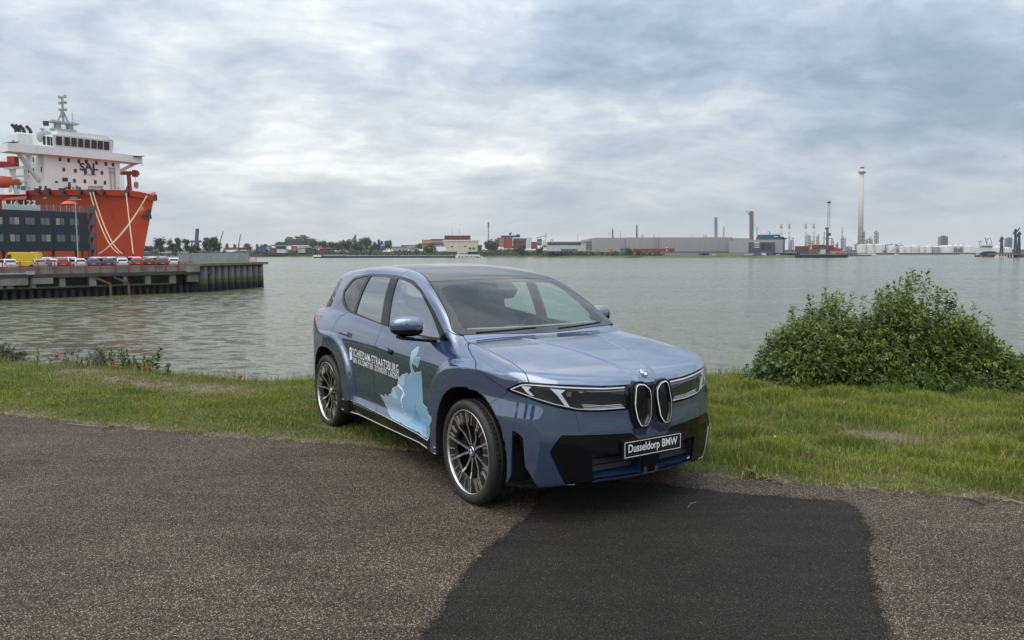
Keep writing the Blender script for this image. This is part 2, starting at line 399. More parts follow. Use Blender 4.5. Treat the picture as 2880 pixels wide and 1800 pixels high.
def far_ground():
    m, h = node_mat('grassland', .95); h.L(h.ramp(h.noise(.05, 6, .7), [(.35, (.05, .065, .022)), (.65, (.09, .10, .045))]), h.b.inputs['Base Color'])
    mb = MB(); n = 40
    prof = [(0, -.02), (3, .15), (12, 2.6), (16, 3.0), (60, 2.0), (500, 2.0)]
    xs = np.linspace(-400, 400, n)
    A = [(x, -7.2 - x * .35 - d if abs(x) < 39 else -7.2 - 39 * .35 * np.sign(x) - d, z) for x in xs for d, z in prof]; k = len(prof)
    mb.add(A, [(i * k + j, i * k + j + 1, (i + 1) * k + j + 1, (i + 1) * k + j) for i in range(n - 1) for j in range(k - 1)])
    o = mb.build('dike', [m]); o['kind'] = 'structure'
far_ground()
def water():
    m, h = node_mat('river water', .16)
    h.b.inputs['IOR'].default_value = 1.333
    h.L(h.ramp(h.noise(.02, 4, .6, .6, sc=(.4, 1.4, 1)), [(.35, (.090, .091, .054)), (.65, (.130, .128, .078))]), h.b.inputs['Base Color'])
    def slope(scale, amp, sc, det=3):
        mp = h.N('ShaderNodeMapping'); h.L(h.obj, mp.inputs[0]); mp.inputs['Scale'].default_value = sc; mp.inputs['Rotation'].default_value = (0, 0, R(12))
        n = h.N('ShaderNodeTexNoise'); n.inputs['Scale'].default_value = scale; n.inputs['Detail'].default_value = det; n.inputs['Roughness'].default_value = .62; n.inputs['Distortion'].default_value = .35
        h.L(mp.outputs[0], n.inputs[0]); v = h.N('ShaderNodeVectorMath'); v.operation = 'SUBTRACT'; h.L(n.outputs['Color'], v.inputs[0]); v.inputs[1].default_value = (.5, .5, .5)
        s = h.N('ShaderNodeVectorMath'); s.operation = 'MULTIPLY'; h.L(v.outputs[0], s.inputs[0]); s.inputs[1].default_value = (amp, amp, 0); return s.outputs[0]
    def add(a, b): v = h.N('ShaderNodeVectorMath'); v.operation = 'ADD'; h.L(a, v.inputs[0]); h.L(b, v.inputs[1]); return v.outputs[0]
    gust = h.mth('ADD', .15, h.mth('MULTIPLY', h.noise(.03, 4, .6, .6, sc=(.5, 1.8, 1)), 1.7))
    w = add(add(slope(.85, 1.9, (.75, 1.2, 1), 5), slope(.16, .25, (.7, 1.2, 1), 2)), slope(5.5, .75, (.9, 1.1, 1), 3))
    sc_ = h.N('ShaderNodeVectorMath'); sc_.operation = 'SCALE'; h.L(w, sc_.inputs[0]); h.L(gust, sc_.inputs['Scale'])
    up = h.N('ShaderNodeVectorMath'); up.operation = 'ADD'; h.L(sc_.outputs[0], up.inputs[0]); up.inputs[1].default_value = (0, 0, 1)
    nm = h.N('ShaderNodeVectorMath'); nm.operation = 'NORMALIZE'; h.L(up.outputs[0], nm.inputs[0]); h.L(nm.outputs[0], h.b.inputs['Normal'])
    mb = MB(); mb.quad((-6000, 12, WATER), (6000, 12, WATER), (6000, 6000, WATER), (-6000, 6000, WATER))
    mb.quad((-6000, -3000, WATER), (-60, -3000, WATER), (-60, 12, WATER), (-6000, 12, WATER)); mb.quad((60, -3000, WATER), (6000, -3000, WATER), (6000, 12, WATER), (60, 12, WATER))
    o = mb.build('water', [m], fix=False); o['kind'] = 'structure'
water()

# ------------------------------------------------------------------ grass
def grass():
    rng = np.random.default_rng(5); N = 330000
    x = rng.uniform(-9.5, 8.2, N); e = edge_y(x); c = crest_y(x); y = e - .05 + (c + 1.2 - e) * rng.random(N)
    # keep what the picture can show, thin out on bare ground
    b = bare(x, y); pn = .5 + .5 * np.sin(x * 2.1 + np.sin(y * 1.7) * 2) * np.sin(y * 2.6 + x)
    pat = .5 + .5 * np.sin(x * 9.1 + 2 * np.sin(y * 7.3)) * np.sin(y * 11.7 + 1.5 * np.sin(x * 5.1))
    b = b * (.25 + 1.0 * pat)
    keep = rng.random(N) > np.clip(b * 1.25 + .12 * (1 - pn), 0, .985)
    keep &= (np.hypot((x + 1.84) , (y - 7.75)) > .16)
    x, y, b, pn = x[keep], y[keep], b[keep], pn[keep]; n = len(x); z = verge_z(x, y) - .006
    right = np.clip((x + .5) / 2.0, 0, 1); tuft = np.clip(np.sin(x * 5.3 + 2 * np.sin(y * 3.1)) * np.sin(y * 6.1 + x * 2.2) * 1.6, 0, 1)
    nearE = np.clip((y - edge_y(x)) / .5, .25, 1); H = (.026 + .030 * rng.random(n) + .030 * right + .065 * tuft * (.35 + right)) * (.55 + .45 * nearE) * (1 - .35 * np.clip(b, 0, 1)); H *= np.where(rng.random(n) < .01, 1.9, 1)
    car = np.abs((x + .32) * .543 + (y - 7.1) * -.84) < 2.4; lat = (x + .32) * .84 + (y - 7.1) * .543
    H = np.where(car & (np.abs(lat) < .95), np.minimum(H, .05), H)
    W = .0022 + .0022 * rng.random(n); th = rng.uniform(0, 2 * PI, n); lean = rng.uniform(.15, 1.0, n) * H; la = rng.uniform(0, 2 * PI, n)
    dx, dy = np.cos(th) * W, np.sin(th) * W; lx, ly = np.cos(la) * lean, np.sin(la) * lean
    P = np.zeros((n, 5, 3))
    P[:, 0] = np.stack([x - dx, y - dy, z], 1); P[:, 1] = np.stack([x + dx, y + dy, z], 1)
    P[:, 2] = np.stack([x + dx * .8 + lx * .35, y + dy * .8 + ly * .35, z + H * .6], 1); P[:, 3] = np.stack([x - dx * .8 + lx * .35, y - dy * .8 + ly * .35, z + H * .6], 1)
    P[:, 4] = np.stack([x + lx, y + ly, z + H * (.95 - .3 * lean / H)], 1)
    base = (np.arange(n) * 5)[:, None]; T = np.concatenate([base + [0, 1, 2], base + [0, 2, 3], base + [3, 2, 4]], 0)
    me = np_mesh('grass', P.reshape(-1, 3), T, True)
    r = rng.random(n); hue = np.clip(.62 * (.5 + .5 * np.sin(x * 3.3 + 1.7 * np.sin(y * 4.1)) * np.sin(y * 5.3 + x)) + .45 * r, 0, 1); dry = (rng.random(n) < (.10 + .22 * (1 - right) * (1 - pn) + .4 * np.clip(b, 0, 1)))
    g1 = np.array([.085, .135, .018]); g2 = np.array([.235, .275, .038]) + np.array([.10, .07, .008]) * right[:, None] * (pn * .9)[:, None]; d1 = np.array([.36, .29, .12])
    C = g1 + (g2 - g1) * hue[:, None]; C = np.where(dry[:, None], d1 * (.6 + .6 * r[:, None]), C)
    C4 = np.repeat(np.concatenate([C, np.ones((n, 1))], 1), 5, 0).astype(np.float32)
    a = me.color_attributes.new('tint', 'FLOAT_COLOR', 'POINT'); a.data.foreach_set('color', C4.ravel())
    o = link_mesh('grass', me, [leaf_mat('grass blades')]); o['kind'] = 'stuff'
    o['label'] = 'short mown green grass on the river verge'
def leaf_mat(name, trans=.35, rough=.55, attr='tint', col=None):
    m = bpy.data.materials.new(name); m.use_nodes = True; nt = m.node_tree; b = nt.nodes['Principled BSDF']; out = nt.nodes['Material Output']
    b.inputs['Roughness'].default_value = rough; b.inputs['Specular IOR Level'].default_value = .35
    tr = nt.nodes.new('ShaderNodeBsdfTranslucent'); mx = nt.nodes.new('ShaderNodeMixShader'); mx.inputs[0].default_value = trans
    if col is None:
        a = nt.nodes.new('ShaderNodeAttribute'); a.attribute_name = attr; nt.links.new(a.outputs['Color'], b.inputs['Base Color']); nt.links.new(a.outputs['Color'], tr.inputs[0])
    else: b.inputs['Base Color'].default_value = (*col, 1); tr.inputs[0].default_value = (*col, 1)
    nt.links.new(b.outputs[0], mx.inputs[1]); nt.links.new(tr.outputs[0], mx.inputs[2]); nt.links.new(mx.outputs[0], out.inputs[0]); return m
grass()
def loose_straw():
    rng = np.random.default_rng(12); n = 5200
    x = rng.uniform(-9, 8, n); y = edge_y(x) + rng.normal(size=n) * .09 + .03; L = .02 + .05 * rng.random(n) ** 2; a = rng.uniform(0, PI, n); w = .0014
    k = rng.random(n) < .35; x = np.where(k, rng.uniform(-6.5, -3.2, n), x); y = np.where(k, crest_y(x) - rng.uniform(.1, 1.1, n), y)
    z = verge_z(x, y) + .006; z = np.where(y < edge_y(x) + .1, np.maximum(z, .008), z)
    dx, dy = np.cos(a) * L, np.sin(a) * L; nx_, ny_ = -np.sin(a) * w, np.cos(a) * w; lift = rng.random(n) * .012
    P = np.stack([np.stack([x - nx_, y - ny_, z], 1), np.stack([x + nx_, y + ny_, z], 1), np.stack([x + dx + nx_, y + dy + ny_, z + lift], 1), np.stack([x + dx - nx_, y + dy - ny_, z + lift], 1)], 1)
    me = np_mesh('loose_straw', P.reshape(-1, 3), np.arange(n * 4).reshape(n, 4), False)
    C = np.array([.34, .27, .17]) * (.35 + .9 * rng.random(n))[:, None]; C4 = np.repeat(np.concatenate([C, np.ones((n, 1))], 1), 4, 0).astype(np.float32)
    me.color_attributes.new('tint', 'FLOAT_COLOR', 'POINT').data.foreach_set('color', C4.ravel())
    o = link_mesh('loose_straw', me, [leaf_mat('dry stalk', .1, .8)]); o['kind'] = 'stuff'; o['label'] = 'dry straw littering the road edge and bare soil'
loose_straw()
def low_weeds():
    rng = np.random.default_rng(21); n = 9000; x = rng.uniform(-8.5, 7.5, n); v = rng.random(n); y = edge_y(x) + .12 + (crest_y(x) - edge_y(x)) * v
    k = (np.sin(x * 2.7 + 3 * np.sin(y * 1.9)) * np.sin(y * 3.7 + x * 1.3)) > .12; x, y = x[k], y[k]; n = len(x); z = verge_z(x, y) + .012 + .03 * rng.random(n); r = .006 + .010 * rng.random(n); a = rng.uniform(0, 2 * PI, n); t = rng.normal(size=n) * .3
    P = np.stack([np.stack([x + r * np.cos(a + PI / 2 * q) * (1.3 if q % 2 else .8), y + r * np.sin(a + PI / 2 * q), z + r * t * (1 if q < 2 else -1)], 1) for q in range(4)], 1)
    me = np_mesh('low_weeds', P.reshape(-1, 3), np.arange(n * 4).reshape(n, 4), False); C = np.array([.06, .12, .02]) + np.array([.07, .08, .02]) * rng.random(n)[:, None]; w = rng.random(n) < .02; C[w] = (.55, .55, .45)
    me.color_attributes.new('tint', 'FLOAT_COLOR', 'POINT').data.foreach_set('color', np.repeat(np.concatenate([C, np.ones((n, 1))], 1), 4, 0).astype(np.float32).ravel())
    o = link_mesh('low_weeds', me, [leaf_mat('clover leaf', .3, .6)]); o['kind'] = 'stuff'; o['label'] = 'clover and small weeds mixed into the verge grass'
low_weeds()
def tall_grass():
    rng = np.random.default_rng(14); n = 5200
    x = np.where(rng.random(n) < .55, rng.uniform(-8.5, -1.6, n), rng.uniform(1.8, 7.5, n)); cl = np.sin(x * 7.0) * np.sin(x * 2.3 + 1); c = crest_y(x)
    y = c + rng.normal(size=n) * .22 - .05; far = rng.random(n) < .3; y = np.where(far & (x > 1), rng.uniform(0, 1, n) * (c - edge_y(x)) * .8 + edge_y(x) + .5, y)
    H = (.07 + .13 * rng.random(n) ** 1.5) * (.8 + .5 * np.clip(cl, 0, 1)); z = verge_z(x, y) - .01; a = rng.uniform(0, 2 * PI, n); ln = H * rng.uniform(.1, .6, n); w = .0016
    lx, ly = np.cos(a) * ln, np.sin(a) * ln; sx = w * (1 + rng.random(n))
    P = np.stack([np.stack([x - sx, y, z], 1), np.stack([x + sx, y, z], 1), np.stack([x + sx + lx * .4, y + ly * .4, z + H * .6], 1), np.stack([x - sx + lx * .4, y + ly * .4, z + H * .6], 1), np.stack([x + lx, y + ly, z + H], 1)], 1)
    b = (np.arange(n) * 5)[:, None]; T = np.concatenate([b + [0, 1, 2], b + [0, 2, 3], b + [3, 2, 4]]); me = np_mesh('tall_grass', P.reshape(-1, 3), T, True)
    k = rng.random(n)[:, None]; C = np.where(k < .45, np.array([.30, .25, .13]) * (.6 + k), np.array([.12, .17, .03]) * (.7 + .8 * k)); C4 = np.repeat(np.concatenate([C, np.ones((n, 1))], 1), 5, 0).astype(np.float32)
    me.color_attributes.new('tint', 'FLOAT_COLOR', 'POINT').data.foreach_set('color', C4.ravel())
    o = link_mesh('tall_grass', me, [leaf_mat('tall grass', .3, .6)]); o['kind'] = 'stuff'; o['label'] = 'taller seeding grass along the crest of the bank'
tall_grass()
# ================================================================== the car
def smax(a, b, k):
    h = np.clip(0.5 + 0.5 * (a - b) / k, 0, 1); return b * (1 - h) + a * h + k * h * (1 - h)
def smin(a, b, k): return -smax(-a, -b, k)
def tab(xs, ys, sig=0.03, step=0.004):
    xs = np.array(xs, float); ys = np.array(ys, float)
    if xs[0] > xs[-1]: xs, ys = xs[::-1], ys[::-1]
    g = np.arange(xs[0] - 0.5, xs[-1] + 0.5, step); v = np.interp(g, xs, ys)
    lo = g < xs[0]; hi = g > xs[-1]
    v[lo] = ys[0] + (g[lo] - xs[0]) * (ys[1] - ys[0]) / (xs[1] - xs[0]); v[hi] = ys[-1] + (g[hi] - xs[-1]) * (ys[-1] - ys[-2]) / (xs[-1] - xs[-2])
    n = int(3 * sig / step); k = np.exp(-0.5 * (np.arange(-n, n + 1) * step / sig) ** 2); k /= k.sum()
    vp = np.concatenate([v[0] + (v[1] - v[0]) * np.arange(-n, 0), v, v[-1] + (v[-1] - v[-2]) * np.arange(1, n + 1)])
    v = np.convolve(vp, k, 'valid')
    return lambda x: np.interp(x, g, v)
def tab2(xs, zs, rows, sx=0.10, sz=0.022):
    """rows[z][x]; smooth surface y(x,z)"""
    gx = np.arange(-2.7, 2.7, 0.02); gz = np.arange(0.0, 1.8, 0.005)
    T = np.array([np.interp(gx, xs, r) for r in rows])
    T = np.array([np.interp(gz, zs, T[:, i]) for i in range(len(gx))]).T
    def sm(A, s, st, ax):
        n = max(1, int(3 * s / st)); k = np.exp(-0.5 * (np.arange(-n, n + 1) * st / s) ** 2); k /= k.sum()
        A = np.pad(A, [(n, n) if i == ax else (0, 0) for i in (0, 1)], 'edge')
        return np.apply_along_axis(lambda r: np.convolve(r, k, 'valid'), ax, A)
    T = sm(sm(T, sx, 0.02, 1), sz, 0.005, 0)
    def f(x, z):
        i = np.clip((x + 2.7) / 0.02, 0, len(gx) - 1.001); j = np.clip(z / 0.005, 0, len(gz) - 1.001)
        i0 = i.astype(int); j0 = j.astype(int); a = i - i0; b = j - j0
        return (T[j0, i0] * (1 - a) + T[j0, i0 + 1] * a) * (1 - b) + (T[j0 + 1, i0] * (1 - a) + T[j0 + 1, i0 + 1] * a) * b
    return f
WB2 = 1.4485
_xs = [-2.45, -2.0, -1.45, -0.9, 0.0, 0.9, 1.25, 1.65, 2.1, 2.4]
side_y = tab2(_xs, [0.15, 0.24, 0.29, 0.33, 0.38, 0.5, 0.7, 0.85, 0.93, 1.0, 1.06, 1.12, 1.18, 1.26, 1.36],
    [[.84, .84, .84, .82, .82, .82, .84, .84, .90, .90],
     [.90, .91, .91, .885, .885, .885, .90, .92, .93, .93],
     [.92, .925, .925, .915, .915, .915, .92, .93, .935, .935],
     [.93, .93, .93, .925, .925, .925, .93, .935, .94, .94],
     [.94, .935, .93, .905, .902, .905, .93, .935, .94, .94],
     [.95, .94, .93, .898, .894, .898, .925, .935, .94, .94],
     [.955, .94, .93, .902, .898, .900, .92, .93, .935, .935],
     [.955, .945, .935, .912, .908, .905, .912, .915, .92, .92],
     [.95, .942, .93, .914, .908, .900, .898, .898, .90, .90],
     [.93, .93, .915, .903, .895, .880, .872, .868, .87, .87],
     [.87, .895, .898, .888, .876, .850, .835, .83, .83, .83],
     [.80, .85, .87, .868, .852, .815, .79, .78, .78, .78],
     [.70, .79, .838, .842, .825, .77, .74, .72, .72, .72],
     [.72, .76, .79, .79, .77, .70, .66, .64, .64, .64],
     [.60, .64, .68, .70, .69, .62, .58, .56, .56, .56]])
glass_y = tab2([-2.4, -2.0, -1.5, -1.0, 0.0, 0.3, 1.1], [0.95, 1.12, 1.2, 1.3, 1.4, 1.5, 1.56, 1.61, 1.66, 1.72],
    [[.72, .80, .87, .885, .885, .875, .86],
     [.67, .77, .842, .856, .852, .845, .815],
     [.64, .75, .825, .842, .836, .82, .78],
     [.59, .71, .797, .818, .810, .788, .74],
     [.54, .665, .762, .788, .780, .752, .70],
     [.49, .615, .716, .745, .738, .706, .66],
     [.46, .58, .682, .713, .705, .672, .62],
     [.43, .545, .645, .677, .668, .635, .58],
     [.38, .50, .590, .622, .612, .58, .53],
     [.42, .49, .53, .54, .53, .50, .45]], 0.12, 0.02)
top_c = tab([-2.6, -2.45, -2.3, -2.0, -1.5, -1.0, -0.5, 0.0, 0.6, 1.0, 1.2, 1.5, 1.8, 2.05, 2.2, 2.27, 2.32, 2.36],
            [0.98, 1.07, 1.13, 1.19, 1.21, 1.198, 1.165, 1.135, 1.118, 1.125, 1.125, 1.095, 1.055, 1.005, 0.962, 0.93, 0.885, 0.83], 0.035)
nose = tab([0, .1, .2, .3, .5, .65, .75, .82, .87, .905, .93, .955, 1.2], [2.318, 2.313, 2.303, 2.288, 2.24, 2.178, 2.112, 2.03, 1.93, 1.80, 1.62, 1.3, -4.0], 0.022, 0.002)
nose_v = tab([0.0, .2, .26, .32, .45, .55, .62, .7, .88, .93, 1.0, 1.1], [-.12, -.02, .006, .012, .02, .02, .012, .002, .0, -.008, -.02, -.05], 0.02)
tail = tab([0, .3, .5, .65, .75, .82, .87, .91, .94, .97, 1.2], [-2.475, -2.46, -2.42, -2.34, -2.25, -2.15, -2.04, -1.90, -1.74, -1.4, 3], 0.03, 0.002)
tail_v = tab([0.1, .22, .3, .45, .6, .8, 1.0, 1.1, 1.2], [.18, .06, .02, .0, .005, .005, .015, .05, .12], 0.03)
roof_z = tab([-2.4, -2.1, -1.9, -1.5, -1.0, -0.6, -0.2, 0.1, 0.3, 0.45, 0.6, 0.9], [1.44, 1.525, 1.565, 1.622, 1.66, 1.668, 1.650, 1.612, 1.574, 1.537, 1.49, 1.38], 0.08)
def wheel_r(x, z, xc, a=0.62, b=0.60, p=2.7): return ((np.abs((x - xc) / a) + 1e-9) ** p + (np.abs((z - .363) / b) + 1e-9) ** p) ** (1 / p)
def sstep(a, b, x):
    t = np.clip((x - a) / (b - a), 0, 1); return t * t * (3 - 2 * t)
def body_side(x, z):
    ys = side_y(x, z)
    for xc in (WB2, -WB2):
        r = wheel_r(x, z, xc)
        yf = 0.948 - 1.1 * 0.5 * ((r - 1.0) * .6 + np.sqrt(((r - 1.0) * .6) ** 2 + 0.012 ** 2)) - 0.9 * np.maximum(z - 0.97, 0)
        ys = smax(ys, yf, 0.018)
    # shallow light catcher over the sill
    ys = ys - 0.012 * np.exp(-((z - 0.44) / 0.05) ** 2) * sstep(1.0, .6, np.abs(x))
    return ys
def arch_d(x, z):
    """distance to the edge of the nearest wheel opening, negative inside"""
    d = None
    for xc in (WB2, -WB2):
        q = (wheel_r(x, z, xc, 0.458, 0.458, 2.35) - 1) * 0.458
        d = q if d is None else np.minimum(d, q)
    return d
def body_f(x, y, z):
    ay = np.abs(y)
    f_side = ay - body_side(x, z)
    zt = top_c(x) - 0.028 * (ay / 0.8) ** 3 * sstep(0.6, 1.2, x) + 0.0
    half = 0.36 - 0.27 * np.clip((x - 1.1) / 1.15, 0, 1)
    zt = zt + 0.012 * sstep(0.022, -0.022, ay - half) * sstep(1.15, 1.5, x)
    f_top = z - zt
    low = sstep(0.84, 0.66, z)
    a2 = np.maximum(ay - 0.026 * low, 0)
    # corner blades step out either side of the air slots
    f_front = x - (nose(a2) + nose_v(z))
    sl = np.exp(-((nose(a2) - 1.975) / 0.03) ** 2) * sstep(.60, .57, z) * sstep(.24, .3, z)
    f_front = f_front * 0.75
    f_rear = (tail(ay) + tail_v(z) - x) * 0.8
    f_bot = (0.235 + 0.03 * sstep(2.0, 2.3, x) + 0.10 * sstep(-2.0, -2.4, x)) - z
    f = smax(f_side, f_front, 0.03)
    f = smax(f, f_top, 0.075)
    f = smax(f, f_rear, 0.05)
    f = smax(f, f_bot, 0.02)
    # greenhouse
    g = ay - glass_y(x, z)
    g = smax(g, (z - (roof_z(x) - 0.03 * (ay / 0.6) ** 2.6)) * 0.97, 0.07)
    xw = 1.165 - 1.83 * (z - 1.13) - 0.10 * (ay / 0.7) ** 2.2 + 0.05 * np.sin(np.clip((z - 1.13) / .42, 0, 1) * PI)
    g = smax(g, (x - xw) * 0.48, 0.035)
    xr = -2.38 + 0.92 * (z - 1.10) + 0.24 * (ay / 0.65) ** 2.3
    g = smax(g, (xr - x) * 0.75, 0.06)
    g = smax(g, 1.0 - z, 0.01)
    f = smin(f, g, 0.022)
    well = np.maximum(arch_d(x, z), 0.55 - ay)
    f = smax(f, -well, 0.008)
    return f
def grad_f(f, P, e=0.003):
    x, y, z = P.T
    g = np.stack([f(x + e, y, z) - f(x - e, y, z), f(x, y + e, z) - f(x, y - e, z), f(x, y, z + e) - f(x, y, z - e)], -1) / (2 * e)
    return g
def surface_net(f, lo, hi, h):
    xs = np.arange(lo[0], hi[0], h); ys = np.arange(-h / 2, hi[1], h); zs = np.arange(lo[2], hi[2], h)
    F = np.empty((len(xs), len(ys), len(zs)), np.float32)
    for i in range(0, len(xs), 16):
        Xg, Yg, Zg = np.meshgrid(xs[i:i + 16], ys, zs, indexing='ij')
        F[i:i + 16] = f(Xg.ravel(), Yg.ravel(), Zg.ravel()).reshape(Xg.shape)
    S = F < 0; nx, ny, nz = F.shape
    cnt = np.zeros((nx - 1, ny - 1, nz - 1, 4), np.float32)
    def edge(ax):
        sl0 = [slice(None)] * 3; sl1 = [slice(None)] * 3; sl0[ax] = slice(0, -1); sl1[ax] = slice(1, None)
        a, b = F[tuple(sl0)], F[tuple(sl1)]; cr = (a < 0) != (b < 0)
        idx = np.argwhere(cr); t = a[cr] / (a[cr] - b[cr]); up = (a[cr] < 0)
        return idx, t, up
    org = np.array([xs[0], ys[0], zs[0]])
    quads_e = []
    for ax in range(3):
        idx, t, up = edge(ax)
        p = idx.astype(np.float32); p[:, ax] += t
        o1, o2 = [(1, 2), (2, 0), (0, 1)][ax]
        ok = np.ones(len(idx), bool); cells = []
        for d1, d2 in ((-1, -1), (0, -1), (0, 0), (-1, 0)):
            c = idx.copy(); c[:, o1] += d1; c[:, o2] += d2
            v = ((c >= 0) & (c < np.array([nx - 1, ny - 1, nz - 1]))).all(1); ok &= v
            cc = c[v]; np.add.at(cnt, (cc[:, 0], cc[:, 1], cc[:, 2]), np.concatenate([p[v], np.ones((v.sum(), 1), np.float32)], 1)); cells.append(c)
        q = np.stack([c[ok] for c in cells], 1); u = up[ok]
        q[~u] = q[~u][:, ::-1]
        quads_e.append(q)
    Q = np.concatenate(quads_e)
    key = (Q[..., 0] * (ny - 1) + Q[..., 1]) * (nz - 1) + Q[..., 2]
    uk, inv = np.unique(key, return_inverse=True); quads = inv.reshape(key.shape)
    c = cnt.reshape(-1, 4)[uk]; P = (c[:, :3] / c[:, 3:]).astype(np.float64) * h + org
    mid = (uk // (nz - 1)) % (ny - 1) == 0
    P[mid, 1] = 0
    for _ in range(6):
        g = grad_f(f, P); g2 = (g ** 2).sum(1); st = -(f(*P.T) / np.maximum(g2, 0.05))[:, None] * g
        l = np.linalg.norm(st, axis=1, keepdims=True); st *= np.minimum(1, 0.5 * h / np.maximum(l, 1e-9)); P += st; P[mid, 1] = 0
    g = grad_f(f, P); g /= np.linalg.norm(g, axis=1, keepdims=True)
    d = np.linalg.norm(P[quads[:, 0]] - P[quads[:, 2]], axis=1) <= np.linalg.norm(P[quads[:, 1]] - P[quads[:, 3]], axis=1)
    T = np.concatenate([quads[d][:, [0, 1, 2]], quads[d][:, [0, 2, 3]], quads[~d][:, [0, 1, 3]], quads[~d][:, [1, 2, 3]]])
    return P, g, T
def compact(v, n, t):
    u, inv = np.unique(t, return_inverse=True); return (v[u], n[u], inv.reshape(t.shape))
def clip(M, s):
    """split a triangle mesh along s == 0 -> (s<0 part, s>=0 part)"""
    v, n, t = M
    if len(t) == 0: return M, M
    s = np.where(np.abs(s) < 1e-7, 1e-7, s); ins = s < 0
    k = ins[t].sum(1); base_in = t[k == 3]; base_out = t[k == 0]
    A = []; B = []; nv = [v]; nn = [n]
    for kk, first in ((1, True), (2, False)):
        tt = t[k == kk]
        if len(tt) == 0: continue
        odd = ins[tt] if first else ~ins[tt]
        r = np.argmax(odd, 1); tt = np.stack([tt[np.arange(len(tt)), (r + i) % 3] for i in range(3)], 1)
        E1 = tt[:, [0, 1]]; E2 = tt[:, [0, 2]]; E = np.sort(np.concatenate([E1, E2]), 1)
        ue, inv = np.unique(E, axis=0, return_inverse=True); inv = inv.ravel()
        w = (s[ue[:, 0]] / (s[ue[:, 0]] - s[ue[:, 1]]))[:, None]
        base = sum(len(q) for q in nv)
        nv.append(v[ue[:, 0]] * (1 - w) + v[ue[:, 1]] * w); q = n[ue[:, 0]] * (1 - w) + n[ue[:, 1]] * w
        nn.append(q / np.maximum(np.linalg.norm(q, axis=1, keepdims=True), 1e-9))
        a = base + inv[:len(tt)]; b = base + inv[len(tt):]
        tip = np.stack([tt[:, 0], a, b], 1); rest = np.concatenate([np.stack([a, tt[:, 1], tt[:, 2]], 1), np.stack([a, tt[:, 2], b], 1)])
        if first: A.append(tip); B.append(rest)
        else: B.append(tip); A.append(rest)
    V = np.concatenate(nv); Nn = np.concatenate(nn)
    I = np.concatenate([base_in] + A); O = np.concatenate([base_out] + B)
    return compact(V, Nn, I), compact(V, Nn, O)
def rpoly(poly, r=0.03, n=4):
    """round the corners of a polygon"""
    out = []; k = len(poly); P = [np.array(p[:2], float) for p in poly]; rr = [p[2] if len(p) > 2 else r for p in poly]
    for i in range(k):
        p, a, b = P[i], P[i - 1], P[(i + 1) % k]; la, lb = np.linalg.norm(a - p), np.linalg.norm(b - p)
        d = min(rr[i], la * .48, lb * .48)
        if d < 1e-4: out.append(p); continue
        s, e = p + (a - p) / la * d, p + (b - p) / lb * d
        for j in range(n + 1):
            t = j / n; out.append((1 - t) ** 2 * s + 2 * t * (1 - t) * p + t * t * e)
    return out
def XZ(M): return M[0][:, 0], M[0][:, 2]
def XY(M): return M[0][:, 0], M[0][:, 1]
def UZ(M):
    v = M[0]; return v[:, 1] + (2.3 - v[:, 0]) * 0.6, v[:, 2]
def UR(M):
    v = M[0]; return v[:, 1] + (v[:, 0] + 2.45) * 0.6, v[:, 2]
def cut(M, s_of, gap=0.0025):
    a, rest = clip(M, s_of(M) + gap)
    if gap: _, rest = clip(rest, s_of(rest) - gap)
    return a, rest
def offset(M, d): return (M[0] + M[1] * d, M[1], M[2])
def join(*Ms):
    Ms = [m for m in Ms if len(m[2])]
    o = 0; v = []; n = []; t = []
    for m in Ms: v.append(m[0]); n.append(m[1]); t.append(m[2] + o); o += len(m[0])
    return np.concatenate(v), np.concatenate(n), np.concatenate(t)
def mirror(M): k = np.array([1, -1, 1]); return M[0] * k, M[1] * k, M[2][:, ::-1]
def solid(M, th, rim_mat=0):
    v, n, t = M; e = np.concatenate([t[:, [0, 1]], t[:, [1, 2]], t[:, [2, 0]]]); es = np.sort(e, 1)
    _, idx, c = np.unique(es, axis=0, return_index=True, return_counts=True); be = e[idx[c == 1]]
    be = be[~((np.abs(v[be[:, 0], 1]) < 1e-5) & (np.abs(v[be[:, 1], 1]) < 1e-5))]
    N = len(v); vi = v - n * th
    a, b = be[:, 0], be[:, 1]; rv = np.concatenate([v[a], v[b], vi[b], vi[a]]); m = len(be)
    d = v[b] - v[a]; rn = np.cross(n[a], d) * -1; rn /= np.maximum(np.linalg.norm(rn, axis=1, keepdims=True), 1e-9)
    ar = np.arange(m) + 2 * N
    rt = np.concatenate([np.stack([ar, ar + 3 * m, ar + 2 * m], 1), np.stack([ar, ar + 2 * m, ar + m], 1)])
    V = np.concatenate([v, vi, rv]); NN = np.concatenate([n, -n, np.tile(rn, (4, 1))])
    T = np.concatenate([t, t[:, ::-1] + N, rt]); mi = np.concatenate([np.zeros(len(t), int), np.ones(len(t), int), np.full(len(rt), rim_mat)])
    return V, NN, T, mi
def panel(name, M, mats, parent, side='join', th=0.014, label=None):
    """one object across the car ('join'), or one each side ('both')"""
    if len(M[2]) == 0: print('EMPTY', name); return []
    out = []
    for X in ([join(M, mirror(M))] if side == 'join' else [M, mirror(M)]):
        if th: V, NN, T, mi = solid(X, th)
        else: (V, NN, T), mi = X, None
        me = np_mesh(name, V, T, True, mi, NN)
        o = link_mesh(name, me, mats, parent)
        if label: o['label'] = label
        out.append(o)
    return out
def paint_mat():
    m = mat('blue metallic paint', (0.032, 0.070, 0.165), rough=0.27, metal=0.5, coat=1.0, coat_rough=0.015)
    b = m.node_tree.nodes['Principled BSDF']; b.inputs['Coat IOR'].default_value = 2.6
    return m
PAINT = paint_mat()
GLOSS = mat('gloss black trim', (0.005, 0.005, 0.006), rough=0.04, ior=1.5)
ROOFB = mat('gloss black roof', (0.008, 0.009, 0.010), rough=0.05, ior=1.75)
PLAST = mat('black grained plastic', (0.010, 0.010, 0.011), rough=0.55)
